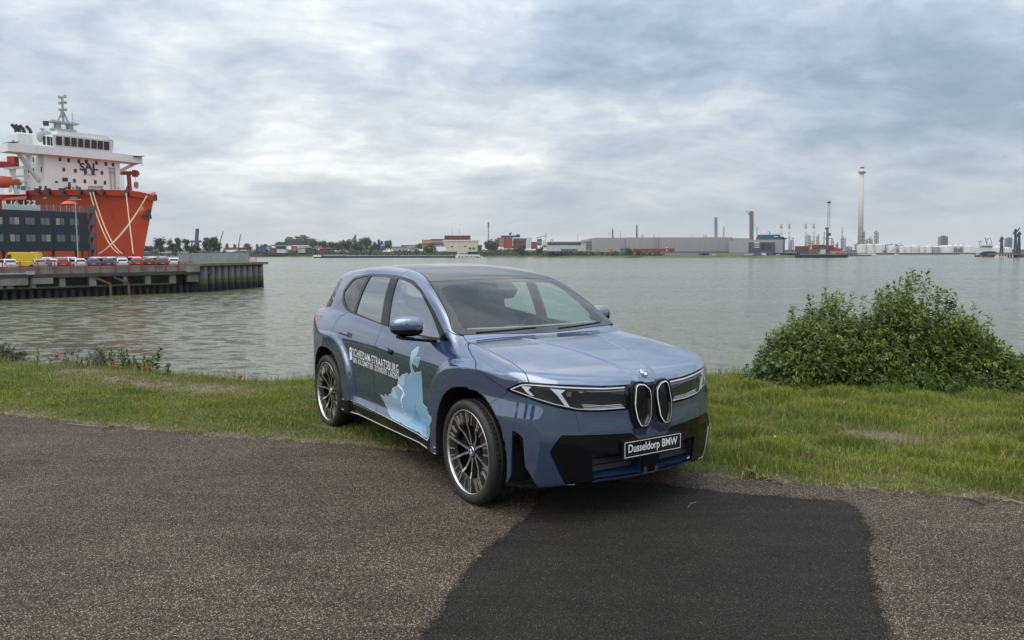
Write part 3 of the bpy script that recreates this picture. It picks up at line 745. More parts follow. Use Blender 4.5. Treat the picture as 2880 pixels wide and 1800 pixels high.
DARKIN = mat('dark cabin lining', (0.035, 0.036, 0.038), rough=0.85)
SEATM = mat('charcoal seat cloth', (0.045, 0.046, 0.048), rough=0.8, bump=0.2, bscale=300)
FRIT = mat('black glass border', (0.02, 0.021, 0.022), rough=0.05, ior=1.7)
CHROME = mat('satin silver trim', (0.62, 0.63, 0.64), rough=0.22, metal=1.0)
PEARL = mat('pale light guide', (0.80, 0.82, 0.84), rough=0.25, coat=0.6)
SIDEGLASS = glass_mat('side window glass', (0.24, 0.28, 0.28), 5.5, refl=(0.97, 1, 1))
PRIVACY = glass_mat('dark privacy glass', (0.05, 0.06, 0.06), 2.2)
CLEARSIDE = glass_mat('clear green-tinted side glass', (0.62, 0.80, 0.75), 1.6)
WINDGLASS = glass_mat('windscreen glass', (0.70, 0.83, 0.79), 1.62)
LAMPGLASS = glass_mat('smoked lamp cover', (0.88, 0.89, 0.90), 1.5)
LAMPBLK = mat('lamp interior black', (0.005, 0.005, 0.006), rough=0.25, bump=0.5, bscale=160)
REDL = mat('red tail lamp', (0.25, 0.008, 0.01), rough=0.1, coat=1.0)
RUBBER = mat('tyre rubber', (0.022, 0.021, 0.020), rough=0.62, bump=0.15, bscale=120, var=0.25, vscale=9)
ALU = mat('machined alloy', (0.72, 0.71, 0.69), rough=0.24, metal=0.9)
ALUDK = mat('dark alloy', (0.028, 0.027, 0.026), rough=0.35, metal=0.5)
BROWN = mat('dark aero insert', (0.026, 0.022, 0.017), rough=0.30, metal=0.3)
STEEL = mat('brake disc steel', (0.22, 0.21, 0.20), rough=0.4, metal=1.0)
WHITE_P = mat('white lettering', (0.85, 0.86, 0.86), rough=0.4)
BLUE_P = mat('badge blue', (0.02, 0.22, 0.62), rough=0.25, coat=0.5)
BLACK_P = mat('badge black', (0.008, 0.008, 0.01), rough=0.25, coat=0.5)

CAR = empty('parked_car', (-0.3223, 7.0994, 0), -0.9965,
            'metallic blue electric SUV with door map graphic parked half on the grass verge', 'car')
BAND = rpoly([(-0.3, .894), (.19, .892), (.385, .898), (.588, .913), (.771, .923), (.95, .932), (1.018, .929), (1.074, .904), (1.136, .869, .004),
              (.992, .834), (.833, .796), (.713, .770), (.621, .751), (.528, .743), (.388, .735), (.14, .734), (-0.3, .734)], .02)
def band_up(u): return np.interp(u, [.0, .19, .385, .588, .771, .95, 1.018, 1.074, 1.136, 1.3, 2.0], [.892, .892, .898, .913, .923, .932, .929, .904, .869, .86, .86])
WSH = rpoly([(.388, -.4), (.390, .0), (.380, .35), (.326, .652, .02), (.55, .690), (.80, .735), (.955, .778, .02), (1.0, .765), (1.03, .73), (1.09, .5), (1.145, .22), (1.16, 0), (1.16, -.4)], .04)
WSHIN = rpoly([(.455, -.4), (.452, .2), (.452, .40), (.436, .555, .05), (.49, .64, .08), (.75, .665), (.985, .695, .03), (1.03, .55), (1.075, .3), (1.10, 0), (1.10, -.4)], .05)
ROOFP = rpoly([(.388, -.5), (.390, .0), (.380, .35), (.326, .652, .02), (.18, .612), (0, .575), (-.32, .545), (-.78, .555), (-1.3, .55), (-1.75, .50), (-2.02, .42, .08), (-2.07, -.5)], .05)
DLO = rpoly([(1.02, 1.112), (.93, 1.098, .02), (.60, 1.098), (0.0, 1.122), (-.5, 1.158), (-1.0, 1.196), (-1.13, 1.215, .05), (-1.30, 1.29, .05), (-1.345, 1.36), (-1.34, 1.42), (-1.19, 1.535, .05),
             (-.80, 1.575), (-.5, 1.577), (-.163, 1.570), (.123, 1.536), (.328, 1.468), (.635, 1.308), (.86, 1.175), (.97, 1.115, .01)], .06)
FWIN = rpoly([(-.075, 1.133, .004), (.60, 1.112), (.85, 1.116, .01), (.62, 1.275), (.343, 1.437), (.141, 1.506), (-.02, 1.533), (-.155, 1.545, .004)], .05)
RWIN = rpoly([(-.850, 1.202, .006), (-.5, 1.17), (-.235, 1.148, .006), (-.245, 1.2), (-.30, 1.546, .006), (-.5, 1.556), (-.765, 1.553, .006)], .03)
QWIN = rpoly([(-.905, 1.208, .006), (-.985, 1.212, .02), (-1.11, 1.24, .03), (-1.26, 1.32, .03), (-1.31, 1.38, .02), (-1.17, 1.505, .02), (-.98, 1.535), (-.825, 1.55, .006)], .03)
FDOOR = rpoly([(-.155, 1.7), (-.185, 1.10), (-.222, 1.02), (-.262, .90), (-.302, .62), (-.29, .50), (-.242, .385), (-.235, .352, .02), (.64, .322), (.80, .30, .05), (.89, .36, .08), (.912, .5), (.912, .75), (.895, .95), (.93, 1.06), (.985, 1.12), (.6, 1.7)], .05)
RDOOR = rpoly([(-.155, 1.7), (-.185, 1.10), (-.222, 1.02), (-.262, .90), (-.302, .62), (-.29, .50), (-.242, .385), (-.235, .352, .02), (-.47, .372), (-.80, .375), (-.955, .36, .03), (-.97, .42),
               (-1.03, .60, .08), (-1.16, .77, .1), (-1.275, .90, .06), (-1.285, .98), (-1.285, 1.07), (-1.235, 1.14), (-1.05, 1.19), (-.9, 1.7)], .05)
LOWBLK = rpoly([(-.3, .528), (.10, .528, .01), (.165, .575, .01), (.388, .584), (.723, .598, .01), (.814, .492, .02), (.690, .268, .02), (.50, .262, .01), (.44, .288, .01), (-.3, .288)], .01)
SLOT = rpoly([(1.09, .615, .006), (1.045, .600), (1.01, .578, .006), (.995, .39, .01), (.862, .20), (1.16, .20), (1.10, .31, .01)], .01)
INTAKE = rpoly([(.055, .445, .008), (.055, .292, .008), (.43, .292, .01), (.475, .285, .01), (.485, .455, .01), (.36, .462), (.30, .445)], .01)
PEDES = [(-.3, .60), (.0, .60), (.17, .598), (.195, .74), (.18, .93), (.0, .93), (-.3, .93)]

def build_car():
    M = surface_net(body_f, (-2.6, 0, 0.16), (2.5, 1.06, 1.76), 0.0125)
    P_ = lambda name, X, mats, side='join', th=0.014, label=None: panel(name, X, mats, CAR, side, th, label)
    body2 = [PAINT, DARKIN]
    sd = lambda M_, pl, pr: poly_sd(*pr(M_), pl)
    well, M = clip(M, np.maximum(arch_d(*XZ(M)) - .004, .545 - M[0][:, 1]))
    for sg_ in (-1, 1): P_('wheel_well', clip(well, well[0][:, 0] * sg_)[0], [PLAST], 'both', 0)
    under, M = clip(M, np.where(M[1][:, 2] < -0.75, -.01, M[0][:, 2] - .246))
    P_('underbody', under, [PLAST], 'join', 0)
    # arch edge lips: dark plastic band round each opening
    top = lambda Q: np.where(Q[0][:, 2] > 1.06, 0, 5)
    w, M = cut(M, lambda Q: np.maximum(sd(Q, WSH, XY), 1.07 - Q[0][:, 2]), .003)
    wi, wb = clip(w, sd(w, WSHIN, XY))
    P_('windscreen', wi, [WINDGLASS], 'join', 0); P_('windscreen_border', wb, [FRIT, DARKIN], 'join', .006)
    r, M = cut(M, lambda Q: np.maximum(sd(Q, ROOFP, XY), 1.3 - Q[0][:, 2]), .003)
    P_('roof', r, [ROOFB, DARKIN], 'join', .03)
    d, M = clip(M, np.maximum(sd(M, DLO, XZ), .55 - M[0][:, 1]))
    for nm, pl, mt in (('front_side_window', FWIN, SIDEGLASS), ('rear_side_window', RWIN, SIDEGLASS), ('quarter_window', QWIN, PRIVACY)):
        a, d = clip(d, sd(d, pl, XZ)); o_ = P_(nm, offset(a, -.004), [mt], 'both', 0)
        if mt is SIDEGLASS: o_[0].data.materials[0] = CLEARSIDE
    # bright strip under and over the glass is the outer rim of the trim
    P_('window_trim', offset(d, .002), [GLOSS, DARKIN], 'both', .02)
    rg, M = cut(M, lambda Q: np.maximum(poly_sd(Q[0][:, 1], Q[0][:, 2], rpoly([(-.5, 1.19), (.50, 1.21), (.56, 1.25, .04), (.50, 1.47, .06), (.3, 1.49), (-.5, 1.49)], .03)), Q[0][:, 0] + 1.7), .003)
    P_('rear_window', rg, [PRIVACY], 'join', 0)
    tl, M = cut(M, lambda Q: np.maximum(poly_sd(*UR(Q), rpoly([(.30, .92), (.30, 1.02), (.8, 1.05), (1.30, 1.115, .01), (1.25, 1.0), (1.16, .93), (.8, .91)], .02)), Q[0][:, 0] + 1.4), .002)
    P_('tail_lamp', tl, [REDL, PLAST], 'both', .01)
    # nose
    b, M = cut(M, lambda Q: np.maximum(sd(Q, BAND, UZ), 1.6 - Q[0][:, 0]), .003)
    b, bc = clip(b, .21 - UZ(b)[0])
    bc = join(bc)
    P_('headlight_band', offset(b, -.022), [LAMPBLK, PLAST], 'both', .006)
    P_('headlight_cover', offset(b, -.001), [LAMPGLASS], 'both', 0)
    P_('nose_panel', bc, [GLOSS, PLAST], 'join', .02)
    kid, M = clip(M, np.maximum(poly_sd(M[0][:, 1], M[0][:, 2], PEDES), 2.1 - M[0][:, 0]))
    kb, kt = clip(kid, kid[0][:, 2] - .80)
    lb, M = cut(M, lambda Q: np.maximum(sd(Q, LOWBLK, UZ), 1.9 - Q[0][:, 0]), .002)
    it, lb = clip(lb, sd(lb, INTAKE, UZ))
    P_('lower_grille_panel', offset(lb, -.004), [GLOSS, PLAST], 'join', .02)
    sl, M = clip(M, np.maximum(sd(M, SLOT, UZ), np.maximum(1.8 - M[0][:, 0], M[0][:, 2] - .7)))
    # hood / fender / bumper
    s_up = lambda Q: band_up(UZ(Q)[0]) - Q[0][:, 2]
    front = lambda Q: .895 - Q[0][:, 0]
    F, M = cut(M, lambda Q: np.maximum(front(Q) + .0, Q[0][:, 2] - 1.30), .0)
    # keep A-pillar out of the wing
    up, lo = clip(F, s_up(F))
    up = join(up, kt); lo = join(lo, kb)
    gy = lambda Q: np.interp(Q[0][:, 0], [1.0, 1.113, 1.438, 1.784, 1.96, 2.04, 2.3], [.72, .738, .753, .772, .795, .805, .85])
    hood, wing = cut(up, lambda Q: np.maximum(Q[0][:, 1] - gy(Q), 1.0 - Q[0][:, 0]), .0025)
    bump, wing2 = cut(lo, lambda Q: -((Q[0][:, 0] - 1.70) * .53 - (Q[0][:, 2] - .735) * .85), .0018)
    P_('hood', hood, body2)
    wingall = join(wing, wing2)
    wing_f, pil = cut(wingall, lambda Q: Q[0][:, 2] - (1.155 + (1.0 - Q[0][:, 0]) * .32), .0018)
    P_('wing', wing_f, body2, 'both')
    P_('bumper', bump, body2)
    fd, M = cut(M, lambda Q: sd(Q, FDOOR, XZ), .003)
    rd, M = cut(M, lambda Q: sd(Q, RDOOR, XZ), .003)
    sp = lambda Q: np.maximum(1.2 - Q[0][:, 2], .0)
    # the frames above the belt stay with the body side
    fdl, fdu = clip(fd, fd[0][:, 2] - 1.21); rdl, rdu = clip(rd, rd[0][:, 2] - 1.21)
    P_('front_door', fdl, body2, 'both'); P_('rear_door', rdl, body2, 'both')
    rk, M = clip(M, np.maximum(np.abs(M[0][:, 0]) - 1.03, M[0][:, 2] - .42))
    P_('sill', rk, [GLOSS, PLAST], 'both')
    gate, M = cut(M, lambda Q: np.maximum(np.maximum(Q[0][:, 1] - .62 + .12 * (Q[0][:, 2] - 1), Q[0][:, 0] + 2.0), np.maximum(.62 - Q[0][:, 2], Q[0][:, 2] - 1.52)), .0025)
    P_('tailgate', gate, body2)
    P_('body_side', join(M, fdu, rdu, pil), body2, 'join')
    return kb
build_car()
def ysurf(x, z, base=body_side):
    """outer skin of the car at side position (x,z)"""
    x = np.asarray(x, float); z = np.asarray(z, float); hi = np.full(x.shape, 1.05); lo = np.full(x.shape, .6)
    for _ in range(26):
        m = (hi + lo) / 2; o = body_f(x, m, z) > 0; hi = np.where(o, m, hi); lo = np.where(o, lo, m)
    return hi
def xsurf(y, z):
    y = np.asarray(y, float); z = np.asarray(z, float); hi = np.full(y.shape, 2.5); lo = np.full(y.shape, 1.7)
    lo = np.where(z > 1.13, .2, lo); hi = np.where(z > 1.145, 1.6, hi)
    for _ in range(26):
        m = (hi + lo) / 2; o = body_f(m, y, z) > 0; hi = np.where(o, m, hi); lo = np.where(o, lo, m)
    return hi
def u2pt(u, z, off=0.0):
    """point on the nose skin with wrap coordinate u at height z (right-hand side, y<0)"""
    ys = np.linspace(0, .955, 400); zz = np.full(400, z); xs = xsurf(ys, zz); us = ys + (2.3 - xs) * .6
    i = np.argsort(us); y = np.interp(u, us[i], ys[i]); x = float(xsurf([y], [z])[0])
    n = grad_f(body_f, np.array([[x, y, z]]))[0]; n /= np.linalg.norm(n)
    return Vector((x + n[0] * off, -(y + n[1] * off), z + n[2] * off))
def P(name, mb, mats, parent=CAR, label=None):
    o = mb.build(name, mats, parent)
    if label: o['label'] = label
    return o
def smooth_mesh(mb):
    mb.sm = [True] * len(mb.f); return mb
# ---------------------------------------------------------------- decals on the right flank
def decal(name, poly, off, m, inset=0.0, parent=CAR):
    poly = np.array(poly); lo = poly.min(0) - .02; hi = poly.max(0) + .02; c = .016
    xs = np.arange(lo[0], hi[0] + c, c); zs = np.arange(lo[1], hi[1] + c, c)
    X, Z = np.meshgrid(xs, zs, indexing='ij'); nx, nz = X.shape
    i = np.arange(nx * nz).reshape(nx, nz); a, b, cc, d = i[:-1, :-1].ravel(), i[1:, :-1].ravel(), i[1:, 1:].ravel(), i[:-1, 1:].ravel()
    T = np.concatenate([np.stack([a, b, cc], 1), np.stack([a, cc, d], 1)])
    V = np.stack([X.ravel(), np.zeros(nx * nz), Z.ravel()], 1)
    M = (V, np.tile([0., -1, 0], (len(V), 1)), T); s = poly_sd(V[:, 0], V[:, 2], poly)
    keep = s[T].min(1) < .03; M = compact(V, M[1], T[keep]); s = poly_sd(M[0][:, 0], M[0][:, 2], poly) + inset
    A, _ = clip(M, s); v = A[0]
    y = ysurf(v[:, 0], v[:, 2]); Pn = np.stack([v[:, 0], y, v[:, 2]], 1); n = grad_f(body_f, Pn); n /= np.linalg.norm(n, axis=1, keepdims=True)
    n = n / np.maximum(.5, n[:, 1:2]); Pn = Pn + n * off; k = np.array([1, -1, 1])
    return link_mesh(name, np_mesh(name, Pn * k, A[2], True), [m], parent)
def line_poly(pts, w):
    pts = [Vector(p) for p in pts]; L = []; Rr = []
    for i, p in enumerate(pts):
        d = (pts[min(i + 1, len(pts) - 1)] - pts[max(i - 1, 0)]).normalized(); n = Vector((-d.y, d.x)); ww = w[i] if isinstance(w, list) else w
        L.append(tuple(p + n * ww)); Rr.append(tuple(p - n * ww))
    return L + Rr[::-1]
MAPP = [(0.547, 1.024), (0.582, 1.031), (0.602, 1.015), (0.599, 0.981), (0.573, 0.949), (0.6, 0.944), (0.654, 0.954), (0.661, 0.933), (0.634, 0.907), (0.619, 0.875), (0.594, 0.857), (0.577, 0.878), (0.543, 0.881), (0.517, 0.893), (0.509, 0.87), (0.526, 0.841), (0.565, 0.808), (0.61, 0.833), (0.643, 0.826), (0.669, 0.852), (0.673, 0.83), (0.674, 0.8), (0.687, 0.771), (0.673, 0.724), (0.686, 0.681), (0.681, 0.59), (0.739, 0.569), (0.81, 0.567), (0.868, 0.560), (0.886, 0.54), (0.925, 0.522), (0.928, 0.50), (0.915, 0.474), (0.888, 0.462), (0.885, 0.412), (0.887, 0.369), (0.868, 0.331), (0.758, 0.328), (0.687, 0.344), (0.634, 0.349), (0.57, 0.355), (0.437, 0.357), (0.269, 0.361), (0.094, 0.365), (0.003, 0.405), (-0.073, 0.449), (-0.106, 0.477), (-0.203, 0.534), (-0.151, 0.534), (-0.075, 0.508), (-0.059, 0.548), (-0.001, 0.528), (0.011, 0.546), (0.072, 0.572), (0.097, 0.629), (0.175, 0.648), (0.225, 0.675), (0.207, 0.689), (0.238, 0.709), (0.253, 0.743), (0.322, 0.776), (0.377, 0.78), (0.388, 0.793), (0.424, 0.793), (0.429, 0.767), (0.469, 0.803), (0.475, 0.781), (0.483, 0.774), (0.489, 0.821), (0.474, 0.85), (0.474, 0.896), (0.474, 0.942), (0.487, 0.973), (0.518, 1.006)]
_rm = random.Random(4)
def rough_edge(poly, amp=.006, seg=.03):
    out = []
    for a, b in zip(poly, poly[1:] + poly[:1]):
        a, b = Vector(a), Vector(b); n = max(1, int((b - a).length / seg))
        for i in range(n):
            p = a.lerp(b, i / n); out.append((p.x + _rm.uniform(-amp, amp), p.y + _rm.uniform(-amp, amp)))
    return out
def dm(n, c): return mat(n, c, rough=0.25, coat=0.5)
DM_W = dm('map border print', (.62, .68, .72)); DM_A = dm('map mid blue print', (.22, .41, .58)); DM_B = dm('map slate blue print', (.29, .43, .56))
DM_C = dm('map pale blue print', (.40, .56, .68)); DM_D = dm('map deep blue print', (.15, .32, .50))
MAPR = rough_edge(MAPP)
decal('map_graphic', MAPR, .0016, DM_W)
decal('map_graphic', MAPR, .0022, DM_A, .0055)
decal('map_graphic', [(-0.193, 0.533), (-0.142, 0.529), (-0.072, 0.502), (0.011, 0.540), (0.146, 0.533), (0.241, 0.53), (0.27, 0.49), (0.304, 0.444), (0.383, 0.422), (0.435, 0.36), (0.268, 0.363), (0.096, 0.367), (-0.073, 0.449)], .0028, DM_B, .005)
decal('map_graphic', [(0.253, 0.743), (0.322, 0.775), (0.377, 0.778), (0.36, 0.726), (0.355, 0.678), (0.326, 0.665), (0.253, 0.671), (0.213, 0.688), (0.242, 0.71)], .0028, DM_C, .004)
decal('map_graphic', [(0.076, 0.569), (0.1, 0.627), (0.145, 0.63), (0.172, 0.603), (0.198, 0.575), (0.221, 0.555), (0.213, 0.531), (0.147, 0.535), (0.021, 0.546)], .0028, DM_C, .004)
decal('map_graphic', [(0.552, 1.022), (0.581, 1.027), (0.596, 1.013), (0.593, 0.981), (0.561, 0.936), (0.509, 0.877), (0.491, 0.898), (0.484, 0.939), (0.495, 0.973), (0.523, 1.004)], .0028, DM_C, .003)
decal('map_graphic', [(.662, .58), (.604, .57), (.556, .538), (.566, .509), (.606, .478), (.656, .437), (.704, .451), (.87, .466), (.88, .37), (.7, .345), (.655, .394), (.595, .379), (.48, .391), (.43, .38), (.47, .43), (.52, .5), (.53, .56)], .0025, DM_D, .006)
for pts, w in (([(0.681, 0.59), (0.604, 0.57), (0.553, 0.538), (0.563, 0.509), (0.606, 0.478), (0.656, 0.437), (0.652, 0.41), (0.704, 0.451), (0.877, 0.466)], .0022),
               ([(0.413, 0.388), (0.481, 0.393), (0.532, 0.383), (0.595, 0.379), (0.645, 0.394), (0.685, 0.374)], .0022),
               ([(0.38, 0.43), (0.413, 0.388), (0.427, 0.363)], .0022), ([(0.652, 0.41), (0.645, 0.394)], .0022),
               ([(0.219, 0.667), (0.27, 0.654), (0.315, 0.633), (0.341, 0.612), (0.312, 0.585), (0.280, 0.56), (0.27, 0.53), (0.291, 0.498), (0.307, 0.464), (0.355, 0.433)], [.013, .012, .011, .011, .010, .009, .008, .007, .006, .004])):
    q = []
    for a, b in zip(pts[:-1], pts[1:]):
        a, b = Vector(a), Vector(b); k = 3
        q += [a.lerp(b, i / k) + Vector((_rm.uniform(-.004, .004), _rm.uniform(-.004, .004))) * (0 if i == 0 else 1) for i in range(k)]
    q.append(Vector(pts[-1])); w = [w[min(len(w) - 1, i // 3)] for i in range(len(q))] if isinstance(w, list) else w
    decal('map_graphic', line_poly(q, w), .0034, DM_W if not isinstance(w, list) else WHITE_P)

def text_geo(s, bold=0.0, size=1.0, space=1.0):
    cu = bpy.data.curves.new('t', 'FONT'); cu.body = s; cu.size = size; cu.offset = bold; cu.space_character = space; cu.resolution_u = 3
    o = bpy.data.objects.new('t', cu); COL.objects.link(o)
    dg = bpy.context.evaluated_depsgraph_get(); me = bpy.data.meshes.new_from_object(o.evaluated_get(dg))
    bm = bmesh.new(); bm.from_mesh(me); bmesh.ops.triangulate(bm, faces=bm.faces)
    v = np.array([x.co[:2] for x in bm.verts]); f = np.array([[w.index for w in x.verts] for x in bm.faces]); bm.free()
    bpy.data.objects.remove(o); bpy.data.curves.remove(cu); bpy.data.meshes.remove(me)
    return v, f
def side_text(s, x0, x1, z0, z1, dz, bold):
    """one line of lettering draped on the right flank"""
    v, f = text_geo(s, bold, space=1.10); lo = v.min(0); hi = v.max(0); w = (v - lo) / (hi - lo)
    x = x0 + w[:, 0] * (x1 - x0); z = z0 + w[:, 1] * (z1 - z0) + dz * w[:, 0]
    y = ysurf(x, z) + .0022
    return link_mesh('door_lettering', np_mesh('door_lettering', np.stack([x, -y, z], 1), f, False), [WHITE_P], CAR)
side_text('SCHIEDAM-STRAATSBURG', -.765, .249, .803, .879, -.038, .007)
side_text('805 KILOMETER ZONDER LADEN', -.772, .240, .742, .794, -.030, .008)
decal('pump_icon', rpoly([(-.838, .870), (-.815, .885), (-.795, .883), (-.782, .868), (-.79, .760), (-.85, .758)], .006), .0022, WHITE_P)
decal('pump_icon', rpoly([(-.826, .862), (-.800, .862), (-.802, .835), (-.828, .835)], .004), .003, BLACK_P)

# ---------------------------------------------------------------- roundel badge
def roundel(parent, c, n, r, name='badge', up=Vector((0, 0, 1))):
    n = Vector(n).normalized(); xx = up.cross(n).normalized(); yy = n.cross(xx)
    M = Matrix((xx, yy, n)).transposed().to_4x4(); M.translation = Vector(c)
    o = MB(); o.slot = 0; o.prism([(r * math.cos(2 * PI * i / 40), r * math.sin(2 * PI * i / 40)) for i in range(40)], -.004, .002, M)
    o.slot = 1; o.prism([(r * .93 * math.cos(2 * PI * i / 40), r * .93 * math.sin(2 * PI * i / 40)) for i in range(40)], 0, .0028, M)
    b = o.build(name, [CHROME, BLACK_P], parent)
    q = MB()
    for k in range(4):
        q.slot = 0 if k % 2 else 1
        q.prism([(0, 0)] + [(r * .60 * math.cos(PI / 2 * k + PI / 2 * i / 10), r * .60 * math.sin(PI / 2 * k + PI / 2 * i / 10)) for i in range(11)], .001, .0042, M)
    q.build('badge_quarter', [WHITE_P, BLUE_P], b if parent is CAR else parent)
    if r > .035:
        t = MB(); t.slot = 0
        for ch, a in (('B', 132), ('M', 90), ('W', 48)):
            v, f = text_geo(ch, r * .012, r * .42); v = v - (v.min(0) + v.max(0)) / 2
            R2 = Matrix.Rotation(R(a - 90), 2); pos = Vector((math.cos(R(a)), math.sin(R(a)))) * r * .765
            t.add([M @ Vector((*(R2 @ Vector(p) + pos), .0034)) for p in v], [tuple(x) for x in f])
        t.build('badge_lettering', [WHITE_P], b if parent is CAR else parent, fix=False)
    return b
def nose_frame(u, z, off=0.0):
    p = u2pt(u, z, 0.0); n = grad_f(body_f, np.array([[p.x, -p.y, p.z]]))[0]; n = Vector((n[0], -n[1], n[2])).normalized(); return p + n * off, n
zb = 0.951; xb = float(xsurf([0.0], [zb])[0]); nb = grad_f(body_f, np.array([[xb, 0.0, zb]]))[0]
roundel(CAR, (xb, 0, zb), nb, .041)

# ---------------------------------------------------------------- headlights
def ribbon(name, pts, w, off, m, th=.006, parent=CAR, both=True, closed=False):
    """thin bar following the nose skin; pts in (u,z)"""
    if closed: pts = pts + [pts[0]]
    mb = MB(); fr = []
    for i, (u, z) in enumerate(pts):
        a = Vector(pts[max(i - 1, 0)]); b = Vector(pts[min(i + 1, len(pts) - 1)]); d = (b - a).normalized(); nn = Vector((-d.y, d.x)) * w / 2
        q = []
        for s in (1, -1):
            p, n = nose_frame(u + nn.x * s, z + nn.y * s); q.append((p + n * off, p + n * (off - th)))
        fr.append(q)
    for (a, b) in zip(fr[:-1], fr[1:]):
        mb.quad(a[0][0], a[1][0], b[1][0], b[0][0]); mb.quad(a[0][0], b[0][0], b[0][1], a[0][1]); mb.quad(a[1][0], a[1][1], b[1][1], b[1][0])
    o = [mb.build(name, [m], parent)]
    if both:
        mb.v = [(x, -y, z) for x, y, z in mb.v]; o.append(mb.build(name, [m], parent))
    return o
def patch(name, pts, off, m, th=.012, both=True, parent=CAR):
    mb = MB(); f = [nose_frame(u, z) for u, z in pts]; n = len(pts)
    mb.add([p + q * off for p, q in f] + [p + q * (off - th) for p, q in f], [tuple(range(n)), tuple(range(n, 2 * n))[::-1]] + [(i, n + i, n + (i + 1) % n, (i + 1) % n) for i in range(n)])
    mb.build(name, [m], parent)
    if both: mb.v = [(x, -y, z) for x, y, z in mb.v]; mb.build(name, [m], parent)
ribbon('lamp_outline', [(.215, .880), (.386, .884), (.55, .896), (.711, .907), (.891, .917), (.98, .918), (1.024, .912), (1.06, .896), (1.102, .8765)], .0075, -.004, PEARL)
ribbon('lamp_outline', [(1.102, .8765), (1.0, .853), (.921, .833), (.773, .798), (.66, .776), (.60, .763), (.50, .753), (.388, .748), (.215, .746)], .0045, -.004, PEARL)
patch('light_guide', [(1.024, .906), (.947, .905), (.973, .883), (.93, .846), (.952, .848), (.990, .872)], -.006, PEARL)
patch('light_guide', [(.805, .898), (.691, .887), (.724, .865), (.656, .777), (.694, .785), (.750, .851)], -.006, PEARL)
patch('lamp_lens', [(.680, .874), (.640, .873), (.643, .842), (.678, .843)], -.010, CHROME)
patch('lamp_lens', [(.588, .876), (.548, .875), (.551, .862), (.586, .864)], -.010, CHROME)
ribbon('lamp_frame', [(.52, .873), (.36, .864), (.206, .862), (.219, .76), (.222, .752)], .003, -.006, CHROME)
for k, (u0, z0, u1, z1) in enumerate([(.564, .787, .245, .770), (.556, .776, .232, .760), (.548, .765, .222, .750)]):
    ribbon('lamp_bar', [(u0, z0), (.5, z0 - .004), (.40, z1 + .002), (u1, z1)], .0042, -.005, PEARL)

for sm_p in ([(.985, .828), (.958, .76), (.952, .70), (.955, .655)], [(.618, .744), (.598, .68), (.580, .606)]): ribbon('bumper_seam', sm_p, .0028, .0008, BLACK_P, .002)
# ---------------------------------------------------------------- kidney frames
KO0 = [(.175, .884), (.145, .905), (.075, .897), (.022, .856), (.016, .800), (.036, .672), (.085, .617), (.150, .617), (.184, .672), (.200, .760)]
KO = [tuple(p) for p in rpoly([(.021 + (y - .016) * .815, z) for y, z in KO0], .013, 2)]
def kpt(y, z, off): return Vector((2.350 - .125 * (z - .62) - .10 * max(0, abs(y) - .05) + off, y, z))
def kscale(poly, d):
    c = Vector((.095, .762)); out = []; n = len(poly)
    for i in range(n):
        p = Vector(poly[i]); a = Vector(poly[i - 1]); b = Vector(poly[(i + 1) % n]); e1 = (p - a).normalized(); e2 = (b - p).normalized()
        n1 = Vector((e1.y, -e1.x)); n2 = Vector((e2.y, -e2.x)); m = (n1 + n2).normalized(); k = d / max(.5, m.dot(n1))
        q1 = p + m * k; q2 = p - m * k
        out.append(tuple(q1 if ((q1 - c).length < (q2 - c).length) else q2))
    return out
for s in (-1, 1):
    K = [KO, kscale(KO, .004), kscale(KO, .0095), kscale(KO, .016), kscale(KO, .026), kscale(KO, .034)]
    def strip(i0, o0, i1, o1, mb):
        n = len(KO)
        A = [kpt(s * y, z, o0) for y, z in K[i0]]; B = [kpt(s * y, z, o1) for y, z in K[i1]]
        mb.add(A + B, [(i, (i + 1) % n, n + (i + 1) % n, n + i) for i in range(n)])
    m1 = MB(); strip(0, -.07, 0, .012, m1); strip(0, .012, 1, .020, m1); strip(2, .015, 4, -.012, m1); strip(4, -.012, 5, -.03, m1)
    kd = P('kidney_grille', m1, [GLOSS])
    m2 = MB(); strip(1, .022, 2, .024, m2); m2.build('light_ring', [mat('silver ring', (.78, .79, .80), .35)], kd)
    m3 = MB(); m3.add([kpt(s * y, z, -.03) for y, z in K[5]], [tuple(range(len(KO)))]); m3.build('grille_insert', [LAMPBLK], kd)
# black surround of the two frames: shallow raised collar
col = MB(); ys_ = [(-.19, .745), (-.172, .66), (-.148, .606), (-.055, .600), (-.012, .640), (.012, .640), (.055, .600), (.148, .606), (.172, .66), (.19, .745), (.180, .88), (.135, .914), (.07, .910), (.03, .882), (-.03, .882), (-.07, .910), (-.135, .914), (-.180, .88)]
n_ = len(ys_); col.add([kpt(y, z, .004) for y, z in ys_] + [kpt(y, z, -.06) for y, z in ys_], [tuple(range(n_))] + [(i, n_ + i, n_ + (i + 1) % n_, (i + 1) % n_) for i in range(n_)])
P('grille_collar', col, [GLOSS])
# painted apron below the frames
ap = MB(); A = [(-.165, .606), (-.06, .598), (-.012, .636), (.012, .636), (.06, .598), (.165, .606)]; B = [(-.150, .560), (-.065, .552), (-.025, .585), (.025, .585), (.065, .552), (.150, .560)]
ap.add([kpt(y, z, .003) for y, z in A] + [Vector((float(xsurf([abs(y)], [z])[0]) + .006, y, z)) for y, z in B], [(i, i + 1, 7 + i, 6 + i) for i in range(5)])
P('grille_apron', ap, [PAINT])

